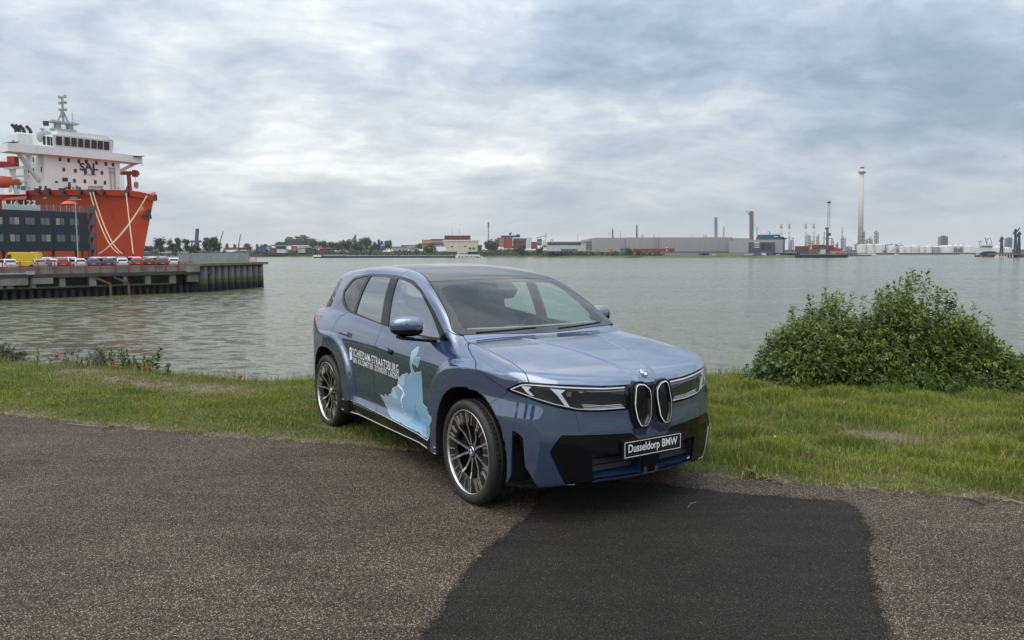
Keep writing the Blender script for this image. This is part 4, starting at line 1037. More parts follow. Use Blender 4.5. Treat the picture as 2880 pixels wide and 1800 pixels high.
# ---------------------------------------------------------------- plate
plate = MB(); plate.slot = 0; plate.box((2.334, 0, .472), (.016, .535, .128))
plate.slot = 1; plate.box((2.343, 0, .472), (.004, .520, .112))
for z in (.472 + .050, .472 - .050): plate.box((2.3455, 0, z), (.002, .508, .0032))
for y in (-.2525, .2525): plate.box((2.3455, y, .472), (.002, .0032, .103))
plate.m = [0] * 6 + [0] * 6 + [1] * (len(plate.m) - 12)
pl = P('number_plate', plate, [BLACK_P, WHITE_P])
v, f = text_geo('Dusseldorp BMW', .012); lo, hi = v.min(0), v.max(0); w = (v - lo) / (hi - lo)
link_mesh('plate_lettering', np_mesh('plate_lettering', np.stack([np.full(len(v), 2.3462), -.222 + w[:, 0] * .444, .434 + w[:, 1] * .072], 1), f, False), [WHITE_P], pl)

# ---------------------------------------------------------------- lower intake, slots, sensors
cv = MB(); cv.box2((2.14, -.50, .27), (2.17, .50, .47)); P('intake_back', cv, [PLAST])
for s in (-1, 1):
    for k in range(3):
        b = MB(); z = .345 + k * .045
        b.add([(2.28 - .04, s * .10, z - .016), (2.19, s * .10, z - .016), (2.19, s * .10, z + .012), (2.27 - .04, s * .10, z + .018),
               (2.215, s * .47, z - .016), (2.13, s * .47, z - .016), (2.13, s * .47, z + .012), (2.205, s * .47, z + .018)],
              [(0, 1, 2, 3), (4, 7, 6, 5), (0, 4, 5, 1), (1, 5, 6, 2), (2, 6, 7, 3), (3, 7, 4, 0)]); P('intake_slat', b, [PLAST])
    b = MB(); b.add([(2.318, s * .06, .286), (2.318, s * .06, .292), (2.20, s * .06, .325), (2.20, s * .06, .28), (2.245, s * .485, .282), (2.245, s * .485, .288), (2.14, s * .47, .325), (2.14, s * .47, .28)],
                    [(0, 1, 2, 3), (4, 7, 6, 5), (0, 4, 5, 1), (1, 5, 6, 2), (2, 6, 7, 3), (3, 7, 4, 0)]); P('intake_shelf', b, [PAINT])
    b = MB(); b.box2((2.17, s * .036, .285), (2.325, s * .062, .445)); P('intake_cheek', b, [PAINT])
    for (u, z) in ((.912, .466), (1.161, .561)):
        p, n = nose_frame(u, z); p.y *= -s; n.y *= -s
        p.y = -p.y * -1 if False else p.y
        q = MB(); q.cyl(p - n * .004, p + n * .002, .013, n=16); P('parking_sensor', q, [PAINT])
b = MB(); b.box2((2.20, -.036, .272), (2.322, .036, .45)); P('intake_post', b, [GLOSS])
# air slots beside the wheels
for s in (-1, 1):
    mb = MB(); pts = [(1.09, .615), (1.045, .600), (1.008, .578), (.993, .39), (.862, .20), (1.16, .20), (1.10, .31)]
    f = [u2pt(u, max(z, .25), -.03) for u, z in pts]
    for i, (u, z) in enumerate(pts):
        if z < .25: f[i].z = z + .03
    if s > 0:
        for p in f: p.y = -p.y
    mb.add(f, [tuple(range(len(f)))]); P('air_slot', mb, [GLOSS])
    mb = MB(); a, b2 = u2pt(1.085, .60, -.02), u2pt(1.085, .30, -.02)
    if s > 0: a.y, b2.y = -a.y, -b2.y
    mb.beam(a, b2, .02, .04); P('slot_blade', mb, [PLAST])

# ---------------------------------------------------------------- handles
for s in (-1, 1):
    for x0, x1, z in ((-1.12, -.90, 1.005), (-.17, .045, .945)):
        xx = np.linspace(x0, x1, 6); zt = z - (xx - x0) * .05
        mb = MB(); A = []
        for x_, z_ in zip(xx, zt):
            for dz, o in ((.021, .0015), (.012, .006), (-.012, .006), (-.021, .0015)):
                A.append((x_, s * (float(ysurf([x_], [z_ + dz])[0]) + o), z_ + dz))
        mb.add(A, [(4 * i + j, 4 * i + 4 + j, 4 * i + 5 + j, 4 * i + 1 + j) for i in range(5) for j in range(3)]); smooth_mesh(mb); P('door_handle', mb, [PAINT])
        mb = MB(); mb.add([(x_, s * (float(ysurf([x_], [z_])[0]) + .0025), z_) for x_, z_ in ((x1 - .055, z + .028 - .01), (x1 + .10, z + .004), (x1 + .10, z - .034), (x1 + .005, z - .036), (x1 + .005, z - .01), (x1 - .055, z + .018))], [(0, 1, 2, 3, 4, 5)])
        P('handle_pocket_shade', mb, [GLOSS])  # flat black sheet painted in for the shade of the grip recess

# ---------------------------------------------------------------- mirrors
def blob(c, r, px=2.6, py=2.6, pz=2.6, n=18, shear=0.0, taper=0.0):
    vs = []; fs = []
    sg = lambda v, e: math.copysign(abs(v) ** (2 / e), v)
    for i in range(n + 1):
        ph = PI * (i / n - .5)
        for j in range(2 * n):
            th = PI * j / n
            x = sg(math.cos(ph), pz) * sg(math.cos(th), px); y = sg(math.cos(ph), pz) * sg(math.sin(th), py); z = sg(math.sin(ph), pz)
            k = 1 - taper * (y * .5 + .5)
            vs.append((c[0] + r[0] * x * k + shear * y, c[1] + r[1] * y, c[2] + r[2] * z * (1 - taper * .6 * (y * .5 + .5))))
    for i in range(n):
        for j in range(2 * n):
            a = i * 2 * n + j; b_ = i * 2 * n + (j + 1) % (2 * n); fs.append((a, b_, b_ + 2 * n, a + 2 * n))
    return vs, fs
for s in (-1, 1):
    v, f = blob((.69, 0, 1.205), (.090, .118, .082), 2.6, 3.0, 2.9, taper=.18, shear=-.03)
    v = [(x - (.10 if s > 0 else 0), s * ((1.035 if s < 0 else .97) + y), z) for x, y, z in v]
    mb = MB(); mb.smooth = True
    mb.add(v, f); mb.m = [1 if sum(v[i][2] for i in q) / 4 < 1.180 else (2 if sum(v[i][0] for i in q) / 4 < .625 else 0) for q in f]
    P('door_mirror', mb, [PAINT, GLOSS, CHROME])
    mb = MB(); e_ = 1.11 if s < 0 else 1.0; q_ = 0 if s < 0 else -.12
    mb.add([(.66 + q_, s * e_, 1.135), (.76 + q_, s * e_, 1.130), (.86 + q_, s * .86, 1.105), (.70 + q_, s * .86, 1.105), (.66 + q_, s * e_, 1.115), (.76 + q_, s * e_, 1.110), (.86 + q_, s * .86, 1.08), (.70 + q_, s * .86, 1.08)],
                      [(0, 1, 2, 3), (4, 7, 6, 5), (0, 4, 5, 1), (1, 5, 6, 2), (2, 6, 7, 3), (3, 7, 4, 0)]); P('mirror_arm', mb, [GLOSS])

# ---------------------------------------------------------------- wipers, glass trim, cabin
for y0, y1 in ((-.62, -.10), (.10, .62)):
    mb = MB(); pts = []
    for i in range(7):
        y = y0 + (y1 - y0) * i / 6; z = 1.162 + .0025 * i; pts.append(Vector((float(xsurf([abs(y)], [z])[0]) + .006, y, z + .002)))
    mb.tube(pts, .005, 5); P('wiper', mb, [PLAST])
cab = MB(); cab.box2((-1.9, -.80, .30), (1.05, .80, .42)); P('cabin_floor', cab, [DARKIN])
d = MB(); d.smooth = False
prof = [(1.08, .95), (1.06, 1.10), (.86, 1.115), (.62, 1.08), (.50, 1.02), (.46, .80), (.60, .5), (1.05, .5)]
n = len(prof); d.add([(x, -.76, z) for x, z in prof] + [(x, .76, z) for x, z in prof], [tuple(range(n)), tuple(range(n, 2 * n))[::-1]] + [(i, (i + 1) % n, n + (i + 1) % n, n + i) for i in range(n)])
P('dashboard', d, [DARKIN])
mb = MB()
pp = []
for i in range(9):
    y = -.655 + i * (1.25 / 8); z = 1.186; pp.append(Vector((float(xsurf([abs(y)], [z])[0]) - .03, y, z)))
for a, b_ in zip(pp[:-1], pp[1:]): mb.beam(a, b_, .006, .010)
P('display_edge', mb, [PEARL])
mb = MB(); mb.box((.60, .02, 1.075), (.03, .44, .15), rz=R(6)); P('centre_screen', mb, [GLOSS])
sw = MB(); sw.smooth = True; c0 = Vector((.46, .37, 1.03)); ax = Matrix.Rotation(R(-24), 3, 'Y')
ring = []
for i in range(28):
    t = 2 * PI * i / 28; rr = 1 / ((abs(math.cos(t)) ** 3 + abs(math.sin(t)) ** 3) ** (1 / 3)); ring.append(c0 + ax @ Vector((0, math.cos(t) * .178 * rr ** .6, math.sin(t) * .165 * rr ** .6)))
sw.tube(ring + [ring[0]], .016, 8); sw.box(c0, (.05, .16, .10), rot=ax); sw.beam(c0, c0 + ax @ Vector((0, 0, .155)), .04, .02); sw.beam(c0, c0 + ax @ Vector((0, 0, -.155)), .05, .02)
P('steering_wheel', sw, [PLAST])
def seat(x, y, w=.25, rear=False):
    mb = MB(); mb.smooth = True
    for c, r_, sh in (((x + .05, y, .62), (.27, w, .09), 0), ((x - .24, y, .90), (.085, w, .32), 0), ((x - .31, y, 1.30), (.055, .13, .085), 0)):
        v, f = blob(c, r_, 4, 4, 4, 10); k = .28
        v = [(p[0] - (p[2] - .62) * k * (1 if c[2] > .7 else 0) + (.0), p[1], p[2]) for p in v]; mb.add(v, f)
    P('seat', mb, [SEATM])
    mb = MB()
    for dy in (-.05, .05): mb.cyl((x - .42, y + dy, 1.12), (x - .47, y + dy, 1.26), .007, n=6)
    P('headrest_post', mb, [CHROME])
for y in (-.37, .37): seat(.12, y)
for y in (-.42, 0, .42): seat(-.72, y, .22)
mb = MB(); mb.smooth = False; mb.box((.47, .0, 1.472), (.16, .17, .05), rot=Matrix.Rotation(R(28), 3, 'Y')); P('camera_housing', mb, [PLAST])
v, f = blob((.40, .03, 1.405), (.03, .125, .038), 3, 3, 3, 10); mb = MB(); mb.smooth = True; mb.add(v, f); P('rear_view_mirror', mb, [GLOSS])
mb = MB(); pts = [(.50, -.06), (.50, .06), (.56, .10), (.60, .0), (.56, -.10)]
for i in range(5): mb.cyl((.42 + i * .022, -.09 + .004 * i, 1.517 - i * .0125), (.42 + i * .022, .09 - .004 * i, 1.517 - i * .0125), .003, n=5)
P('sensor_grille', mb, [CHROME])
# bonnet panel seams of the bumper, bright tubes standing in for highlights on the sill creases
mb = MB(); sp_ = [(x, -(float(ysurf([x], [z])[0]) + .003), z) for x, z in ((-.97, .362), (-.80, .372), (-.60, .374), (-.42, .366), (0, .355), (.40, .340), (.64, .330), (.80, .315), (.99, .296))]
for s in (1, -1):
    mb = MB(); mb.tube([Vector((x, y * s, z)) for x, y, z in sp_], .0045, 6); P('sill_highlight', mb, [CHROME])
    mb = MB(); mb.tube([Vector((x, -(float(ysurf([x], [z])[0]) + .001) * s, z)) for x, z in ((-.97, .262), (-.66, .256), (0, .250), (.6, .25), (.99, .25))], .006, 6); P('sill_highlight', mb, [ALU])

# ---------------------------------------------------------------- wheels
def make_wheel():
    w = empty('wheel', (0, 0, 0)); w.parent = CAR
    ty = MB(); ty.smooth = True
    pr = [(.300, -.112), (.306, -.122), (.318, -.128), (.340, -.1285), (.355, -.122), (.364, -.110), (.3675, -.098)]
    for g in (-.062, -.02, .02, .062): pr += [(.370, g - .034 if g > -.06 else -.088), (.370, g - .007), (.361, g - .005), (.361, g + .005), (.370, g + .007)]
    pr += [(.3685, .096), (.362, .112), (.34, .128), (.306, .122), (.30, .11)]
    ty.lathe(pr, 72, axis='y'); ty.build('tyre', [RUBBER], w)
    tr = MB()     # cross grooves of the tread shoulder stand as dark shallow notches between blocks
    for i in range(64):
        t = 2 * PI * i / 64; c, s_ = math.cos(t), math.sin(t)
        tr.beam((c * .3712, -.104, s_ * .3712), (c * .3712, -.070, s_ * .3712), .0235, .003, up=(c, 0, s_))
    tr.build('tread_blocks', [RUBBER], w)
    rm = MB(); rm.smooth = True; rm.slot = 0
    rm.lathe([(.290, -.104), (.2925, -.116), (.296, -.121), (.300, -.119), (.302, -.112)], 72, axis='y')
    rm.slot = 1; rm.lathe([(.290, -.104), (.281, -.09), (.272, .02), (.268, .10), (.30, .115)], 60, axis='y')
    rm.lathe([(.04, .0), (.268, .03)], 40, axis='y')
    rm.build('rim', [ALU, ALUDK], w)
    an = MB(); an.slot = 0; an.lathe([(.188, -.088), (.192, -.097), (.24, -.102), (.286, -.103)], 60, axis='y'); an.sm = [True] * len(an.f)
    an.slot = 1
    for i in range(30):
        if i % 3 == 0: continue
        t = 2 * PI * (i + .5) / 30; c, s_ = math.cos(t), math.sin(t)
        an.beam((c * (.205 if i % 3 == 1 else .212), -.1045, s_ * (.205 if i % 3 == 1 else .212)), (c * .284, -.1065, s_ * .284), .0085, .008, up=(0, 1, 0))
    an.build('aero_ring', [BROWN, ALU], w)
    bd = MB(); bd.smooth = True; bd.lathe([(.07, -.03), (.185, -.03), (.188, -.024), (.188, -.005), (.07, -.005)], 48, axis='y'); bd.build('brake_disc', [STEEL], w)
    cl = MB(); cl.box((-.15, -.025, .06), (.07, .07, .15)); cl.build('brake_caliper', [ALUDK], w)
    hb = MB(); hb.smooth = True; hb.slot = 1; hb.lathe([(.0, -.078), (.034, -.080), (.050, -.074), (.068, -.060), (.070, .0)], 30, axis='y')
    hb.slot = 0; hb.lathe([(.029, -.080), (.033, -.086), (.036, -.080)], 30, axis='y')
    hb.smooth = False; hb.slot = 0
    for i in range(5):
        t = R(72 * i + 54); hb.cyl((.052 * math.cos(t), -.06, .052 * math.sin(t)), (.052 * math.cos(t), -.0735, .052 * math.sin(t)), .010, n=8)
    hb.build('hub', [ALU, ALUDK], w)
    rd = roundel(w, (0, -.082, 0), (0, -1, 0), .029, 'hub_cap')
    # ten spokes, paired towards the hub
    sm_ = MB()
    def spoke_mesh(a_out, a_in):
        mb = MB(); st = [(.050, a_in, .0085, -.076), (.10, a_in * .92 + a_out * .08, .0075, -.080), (.15, a_in * .55 + a_out * .45, .0075, -.088), (.192, a_out, .0085, -.103), (.287, a_out, .0105, -.110)]
        A = []
        for r_, a, hw, y in st:
            t = R(a); c = Vector((math.cos(t), 0, math.sin(t))); k = Vector((-math.sin(t), 0, math.cos(t)))
            p = c * r_ + Vector((0, y, 0)); dp = Vector((0, .028, 0))
            A += [p + k * hw, p - k * hw, p - k * hw * 1.5 + dp, p + k * hw * 1.5 + dp]
        for i in range(4):
            b_ = 4 * i
            mb.slot = 0; mb.add([A[b_], A[b_ + 1], A[b_ + 5], A[b_ + 4]], [(0, 1, 2, 3)])
            mb.slot = 1; mb.add([A[b_ + 1], A[b_ + 2], A[b_ + 6], A[b_ + 5]], [(0, 1, 2, 3)]); mb.add([A[b_ + 3], A[b_], A[b_ + 4], A[b_ + 7]], [(0, 1, 2, 3)])
        return mb.mesh('spoke')
    m1, m2 = spoke_mesh(18, 22), spoke_mesh(-18, -22 + 0)
    for m_ in (m1, m2): m_.materials.append(ALU); m_.materials.append(ALUDK)
    for i in range(5):
        for m_ in (m1, m2): inst('spoke', m_, w, rot=(0, R(72 * i - 90), 0))
    return w
W0 = make_wheel()
pos = [(WB2, -.818, 0, 12), (-WB2, -.812, 0, 40), (WB2, .818, PI, 0), (-WB2, .812, PI, 0)]
for i, (x, y, rz, sp) in enumerate(pos):
    w = W0 if i == 0 else copy_tree(W0, CAR)
    w.location = (x, y, .366); w.rotation_euler = (0, R(sp), rz)
# ================================================================== shrubs, weeds, flowers
BARK = mat('grey brown bark', (.09, .07, .05), .9)
STEMG = leaf_mat('green stem', .1, .6, col=(.07, .10, .03))
def leaves_mesh(name, tw, rng, nleaf, L, Wd, droop, cols, shape='lance'):
    """tw: rows (x,y,z, dx,dy,dz) twig tips and directions; each gets a whorl of leaves"""
    tw = np.asarray(tw, float); n = len(tw) * nleaf
    o = np.repeat(tw[:, :3], nleaf, 0); d = np.repeat(tw[:, 3:6], nleaf, 0); d /= np.linalg.norm(d, axis=1, keepdims=True)
    s = rng.random(n); o = o - d * (s * L * 2.2)[:, None]
    r = rng.normal(size=(n, 3)); r -= (r * d).sum(1, keepdims=True) * d; r /= np.linalg.norm(r, axis=1, keepdims=True)
    k = (.35 + .9 * s)[:, None]; a = d * (1.1 - k) + r * k; a /= np.linalg.norm(a, axis=1, keepdims=True)
    up = np.array([0, 0, 1.]); side = np.cross(a, up); side /= np.maximum(np.linalg.norm(side, axis=1, keepdims=True), 1e-3)
    nrm = np.cross(side, a); l = L * (.55 + .6 * rng.random(n))[:, None]; w = Wd * (.6 + .6 * rng.random(n))[:, None] / 2
    tilt = rng.uniform(-.6, .6, (n, 1)); side = side * np.cos(tilt) + nrm * np.sin(tilt)
    dr = droop * l * up
    if shape == 'lance': st = ((.0, .15), (.35, 1.0), (.72, .62)); tipf = 1.0
    else: st = ((.0, .2), (.3, 1.0), (.75, .9)); tipf = .98
    P = []
    for t, ww in st:
        c = o + a * l * t - dr * t * t; fold = nrm * w * .25 * ww
        P += [c + side * w * ww + fold, c - side * w * ww + fold]
    P.append(o + a * l * tipf - dr * 1.0)
    P = np.stack(P, 1); b = (np.arange(n) * 7)[:, None]
    T = np.concatenate([b + [0, 1, 3], b + [0, 3, 2], b + [2, 3, 5], b + [2, 5, 4], b + [4, 5, 6]])
    me = np_mesh(name, P.reshape(-1, 3), T, True)
    q = rng.random(len(tw)); q = np.repeat(q, nleaf) * .7 + rng.random(n) * .3
    c0, c1 = np.array(cols[0]), np.array(cols[1]); C = c0 + (c1 - c0) * q[:, None]
    if len(cols) > 2: C = np.where((rng.random(n) < .05)[:, None], np.array(cols[2]), C)
    C4 = np.repeat(np.concatenate([C, np.ones((n, 1))], 1), 7, 0).astype(np.float32)
    at_ = me.color_attributes.new('tint', 'FLOAT_COLOR', 'POINT'); at_.data.foreach_set('color', C4.ravel()); return me
LEAFM = leaf_mat('shrub leaves', .3, .42)
def shrub(name, label, cat, prof, yc, depth, seed, ntw, nleaf, L, Wd, cols, z0=0.0, shape='lance', spikes=40, droop=.35):
    rng = np.random.default_rng(seed); px_ = np.array([p[0] for p in prof]); hz = np.array([p[1] for p in prof])
    root = empty(name, (float(px_.mean()), yc, z0), label=label, cat=cat); R0 = np.array([px_.mean(), yc, z0])
    tw = []; x0, x1 = px_.min(), px_.max()
    while len(tw) < ntw:
        x = rng.uniform(x0, x1); v = rng.uniform(-1, 1); h = np.interp(x, px_, hz) * math.sqrt(max(0, 1 - abs(v) ** 2.4))
        lump = .86 + .16 * math.sin(x * 4.3 + v * 3) * math.cos(x * 2.1 - v * 5) + .05 * math.sin(x * 11 + v * 7)
        u = rng.random() ** .38 * lump; z = z0 + h * u * .97
        if z > z0 + h * 1.0 or h < .05: continue
        ce = np.array([np.clip(x, x0 + .6, x1 - .6), yc, z0 + .2]); d = np.array([x, yc + v * depth, z]) - ce; d /= np.linalg.norm(d) + 1e-6
        d = d * .8 + np.array([0, 0, .55]) + rng.normal(size=3) * .28
        tw.append([x, yc + v * depth, z, *d])
    for _ in range(spikes):
        x = rng.uniform(x0 + .1, x1 - .1); v = rng.uniform(-.5, .4); h = np.interp(x, px_, hz)
        for j in range(3): tw.append([x + j * rng.uniform(-.02, .03), yc + v * depth, z0 + h * (.93 + .035 * j), rng.normal() * .25, rng.normal() * .25, 1])
    tw = np.array(tw); tw[:, :3] -= R0
    me = leaves_mesh('foliage', tw, rng, nleaf, L, Wd, droop, cols, shape); link_mesh('foliage', me, [LEAFM], root)
    mb = MB()
    for i in range(26 if hz.max() > .5 else 0):
        q = tw[rng.integers(len(tw))]; b = Vector((rng.uniform(-.3, .3) * (x1 - x0), rng.uniform(-.3, .3) * depth, -.02)); e = Vector(q[:3]); m_ = b.lerp(e, .5) + Vector((0, 0, .12))
        mb.cyl(b, m_, .014, .009, 5, False); mb.cyl(m_, e, .009, .003, 5, False)
        for j in range(4):
            t = tw[rng.integers(len(tw))][:3]
            if (Vector(t) - m_).length < .9: mb.cyl(m_, Vector(t), .006, .002, 4, False)
    if mb.v: mb.build('branch', [BARK], root, fix=False)
    return root
def prof_at(pts, Y): return [(at(px, py, Y).x, at(px, py, Y).z) for px, py in pts]
YB = 10.35
bp_ = [(x, max(.05, z + .02)) for x, z in prof_at([(2165, 1060), (2168, 985), (2180, 940), (2195, 895), (2240, 860), (2275, 838), (2330, 822), (2390, 828), (2450, 822), (2505, 805), (2540, 782), (2585, 760), (2612, 792), (2640, 806), (2690, 832), (2712, 880), (2755, 888), (2790, 935), (2830, 968), (2880, 990), (2960, 1010), (3040, 1060)], YB)]
shrub('leafy_bush', 'large dense dark green bush with narrow leaves on the bank right of the car', 'bush', bp_, YB, .80, 3, 4600, 11, .092, .030, [(.055, .090, .020), (.25, .30, .070), (.30, .34, .13)], 0, 'lance', 46)
bp2 = [(x, max(.04, z + .03)) for x, z in prof_at([(2085, 1062), (2100, 1015), (2140, 1000), (2190, 1002), (2240, 1008), (2290, 1030), (2330, 1062)], 9.9)]
shrub('bramble_bush', 'low bramble with round leaves at the left foot of the big bush', 'bush', bp2, 9.9, .28, 8, 260, 5, .065, .05, [(.05, .08, .022), (.13, .18, .05)], 0, 'round', 8)
bp3 = [(x, max(.04, z + .02)) for x, z in prof_at([(2460, 1075), (2520, 1040), (2600, 1030), (2680, 1048), (2760, 1040), (2850, 1058), (2950, 1085)], 9.35)]
shrub('nettle_patch', 'fresh green nettles growing in front of the big bush', 'plant', bp3, 9.35, .22, 18, 240, 7, .055, .026, [(.045, .085, .02), (.10, .16, .04)], 0, 'lance', 4)
# left edge shrub
bp4 = [(x, max(.05, z + .03)) for x, z in prof_at([(-120, 1040), (-60, 960), (-10, 975), (15, 985), (35, 1000), (52, 1030)], 12.6)]
shrub('leafy_bush', 'dark bush cut off by the left edge of the photo on the bank', 'bush', bp4, 12.6, .5, 28, 520, 9, .05, .018, [(.025, .045, .015), (.07, .10, .03)], .02, 'lance', 10)
def weed(px, pw, ph, Y, seed, label, cols, L=.075, W=.03, n=60, shape='lance', py=None, red=0.0):
    """one weed plant: stems with leaf whorls"""
    rng = np.random.default_rng(seed); Y = min(Y, float(crest_y(at(px, 1000, Y).x)) + .02); b = at(px, 1000, Y); z0 = float(verge_z(np.array(b.x), np.array(Y))); w = pw / FPX * Y * 1.25; h = ph / FPX * Y * 1.35; n = int(n * 1.5)
    root = empty('weed_plant', (b.x, Y, z0), label=label, cat='plant', group='weeds along the top of the bank')
    tw = []; mb = MB()
    for i in range(max(3, n // 9)):
        e = Vector((rng.uniform(-.5, .5) * w, rng.uniform(-.25, .25) * w, h * rng.uniform(.55, 1.0))); s = Vector((e.x * .35, e.y * .3, -.02))
        mb.cyl(s, e, .004, .0015, 4, False); d = (e - s).normalized()
        for k in range(9): t = (k + 1) / 9; p = s.lerp(e, t); tw.append([*p, d.x + rng.normal() * .4, d.y + rng.normal() * .4, d.z * .8 + .2])
    mb.build('stem', [STEMG], root, fix=False)
    link_mesh('foliage', leaves_mesh('foliage', np.array(tw), rng, 4, L, W, .3, cols, shape), [LEAFM], root)
    return root
DKW = [(.035, .055, .018), (.10, .125, .035)]; LTW = [(.07, .11, .025), (.15, .20, .05)]; RDW = [(.06, .05, .025), (.11, .12, .04)]
WE = [(95, 42, 55, 12.6, 'bright green weed at the left end of the bank', LTW, .06, .02, 36), (160, 46, 50, 12.5, 'reddish leafy weed under the first poppy', RDW, .06, .022, 45),
      (205, 50, 52, 12.3, 'dark leafy weed behind the bare soil', DKW, .075, .024, 54), (245, 40, 46, 12.1, 'reddish weed between two dark ones', RDW, .06, .022, 45),
      (272, 40, 66, 12.0, 'tall palm-like dark weed on the bank', DKW, .085, .022, 54), (310, 48, 52, 11.9, 'spreading dark weed beside an orange poppy', DKW, .075, .024, 54),
      (360, 46, 60, 11.75, 'broad leaved dark weed above the poppy pair', DKW, .075, .034, 54), (405, 34, 46, 11.5, 'round leaved weed behind the two stacked poppies', DKW, .07, .045, 36),
      (390, 40, 30, 11.3, 'low yellow green weed in front of the poppies', LTW, .06, .02, 36), (232, 40, 30, 11.6, 'small pale green weed on the bare soil', LTW, .05, .02, 36)]
for i, (px, pw, ph, Y, lab, c, L_, W_, n) in enumerate(WE): weed(px, pw, ph, Y, 40 + i, lab, c, L_, W_, n)
def stalk_plant(pts, Y, label, leaf=.075, seed=0, cols=DKW, W=.055, group='weeds along the top of the bank'):
    """arching stem with alternate round leaves, traced in metres from its foot"""
    rng = np.random.default_rng(seed); Y = min(Y, float(crest_y(at(pts[0][0], 1000, Y).x)) + .02); P_ = [at(px, py, Y) for px, py in pts]; z0 = float(verge_z(np.array(P_[0].x), np.array(Y))); P_[0].z = z0
    root = empty('bramble_shoot', P_[0], label=label, cat='plant', group=group); q = [p - P_[0] for p in P_]
    mb = MB(); tw = []
    for a, b in zip(q[:-1], q[1:]):
        mb.cyl(a, b, .005, .004, 5, False)
        for k in range(2): t = (k + .5) / 2; p = a.lerp(b, t); tw.append([*p, *(b - a + Vector((rng.normal() * .03, rng.normal() * .03, .02)))])
    mb.build('stem', [STEMG], root, fix=False); link_mesh('foliage', leaves_mesh('foliage', np.array(tw), rng, 5, leaf, W, .25, cols, 'round'), [LEAFM], root)
stalk_plant([(405, 1045), (415, 1025), (425, 1012), (438, 998), (450, 985), (456, 978)], 11.3, 'tall arching shoot with round leaves, the highest on the left bank', .06, 1)
stalk_plant([(440, 1060), (438, 1040), (440, 1020), (444, 1000)], 11.0, 'upright leafy shoot just right of the poppy pair', .07, 2)
stalk_plant([(470, 1064), (472, 1045), (474, 1030), (472, 1022)], 10.9, 'dense round leaved shoot at the right end of the weeds', .085, 3, W=.065)
stalk_plant([(570, 1078), (572, 1064), (566, 1056)], 10.6, 'small leafy shoot behind the orange poppy', .05, 4)
stalk_plant([(612, 1084), (618, 1072), (620, 1066)], 10.5, 'small curled leafy shoot left of the last poppy', .05, 5)
stalk_plant([(2320, 1075), (2335, 1030), (2345, 1000), (2350, 965), (2362, 945)], 9.5, 'broad leaved green shoot leaning against the big bush', .085, 6, [(.045, .075, .02), (.11, .16, .045)], .06, 'shoots by the big bush')
stalk_plant([(2530, 1075), (2535, 1040), (2545, 1005), (2550, 985)], 9.4, 'leafy green shoot standing before the middle of the bush', .075, 7, [(.05, .085, .025), (.12, .17, .05)], .035, 'shoots by the big bush')
# poppies
PETAL = leaf_mat('poppy petal', .35, .5, col=(.62, .022, .012)); PETO = leaf_mat('orange poppy petal', .35, .5, col=(.62, .10, .05)); PCEN = mat('poppy centre', (.02, .02, .02), .7)
def poppy(px, py, Y, label, s=.028, m=PETAL, tilt=.5):
    Y = min(Y, float(crest_y(at(px, 1000, Y).x)) + .02); p = at(px, py, Y); z0 = float(verge_z(np.array(p.x), np.array(Y))); r = empty('poppy', (p.x, Y, z0), label=label, cat='flower', group='poppies on the bank')
    s *= 1.35; h = max(.05, p.z - z0); mb = MB(); mb.cyl((.0, 0, -.02), (0, 0, h), .0022, .0015, 5, False); mb.build('stem', [STEMG], r, fix=False)
    for k in range(4):
        a = PI / 2 * k + .3; mb = MB(); mb.smooth = True; vs = []; n = 6
        for i in range(n + 1):
            for j in range(4):
                t = (i / n - .5) * 1.9; q = j / 3; rr = s * q * (1 - .12 * abs(t)); vs.append((rr * math.cos(a + t), rr * math.sin(a + t), h + s * (.9 * q ** 1.6 + (.12 if k % 2 else 0) * q)))
        mb.add(vs, [(i * 4 + j, i * 4 + j + 1, (i + 1) * 4 + j + 1, (i + 1) * 4 + j) for i in range(n) for j in range(3)])
        o = mb.build('petal', [m], r, fix=False)
    mb = MB(); mb.sphere((0, 0, h + s * .25), s * .22, 4); mb.build('seed_head', [PCEN], r)
poppy(160, 1005, 12.5, 'red poppy standing alone above the weeds on the left')
poppy(317, 1027, 11.9, 'orange red poppy among dark leaves', .027, PETO); poppy(354, 1036, 11.6, 'left poppy of the close pair', .024); poppy(363, 1038, 11.5, 'bright red right poppy of the close pair', .032)
poppy(348, 1041, 11.5, 'small poppy bud left of the pair', .014); poppy(407, 1044, 11.2, 'upper one of two poppies one above the other', .024); poppy(408, 1052, 11.0, 'lower one of two poppies one above the other', .030)
poppy(321, 1058, 11.0, 'faded poppy low on the bare soil', .024, PETO); poppy(252, 1032, 11.9, 'pale orange poppy behind the bare soil', .018, PETO)
poppy(564, 1072, 10.55, 'orange poppy beside a small leafy shoot', .018, PETO); poppy(676, 1085, 10.3, 'red poppy nearest the car at the grass edge', .026)
# clover heads, dandelion, dry stalks and twigs
def small_flower(px, py, col_, label, h=.10, s=.012):
    g = ground_at(px, py, .05); r = empty('wild_flower', (g.x, g.y, .03), label=label, cat='flower', group='wild flowers in the right-hand grass')
    mb = MB(); mb.cyl((0, 0, 0), (0, 0, h), .0015, n=4); mb.build('stem', [STEMG], r); mb = MB(); mb.sphere((0, 0, h + s * .6), s, 5); mb.build('flower_head', [col_], r)
PUR = leaf_mat('purple clover', .2, .6, col=(.30, .06, .30)); YEL = leaf_mat('yellow petal', .2, .6, col=(.75, .48, .03))
small_flower(2269, 1300, PUR, 'purple clover head left of the bare patch', .09); small_flower(2360, 1298, PUR, 'purple clover head below the bare patch', .09); small_flower(2178, 1290, YEL, 'single yellow flower on a tall dark stem', .20, .011)
DRY = mat('dry straw', (.30, .24, .15), .9); TWIG = mat('dark twig', (.05, .038, .03), .9)
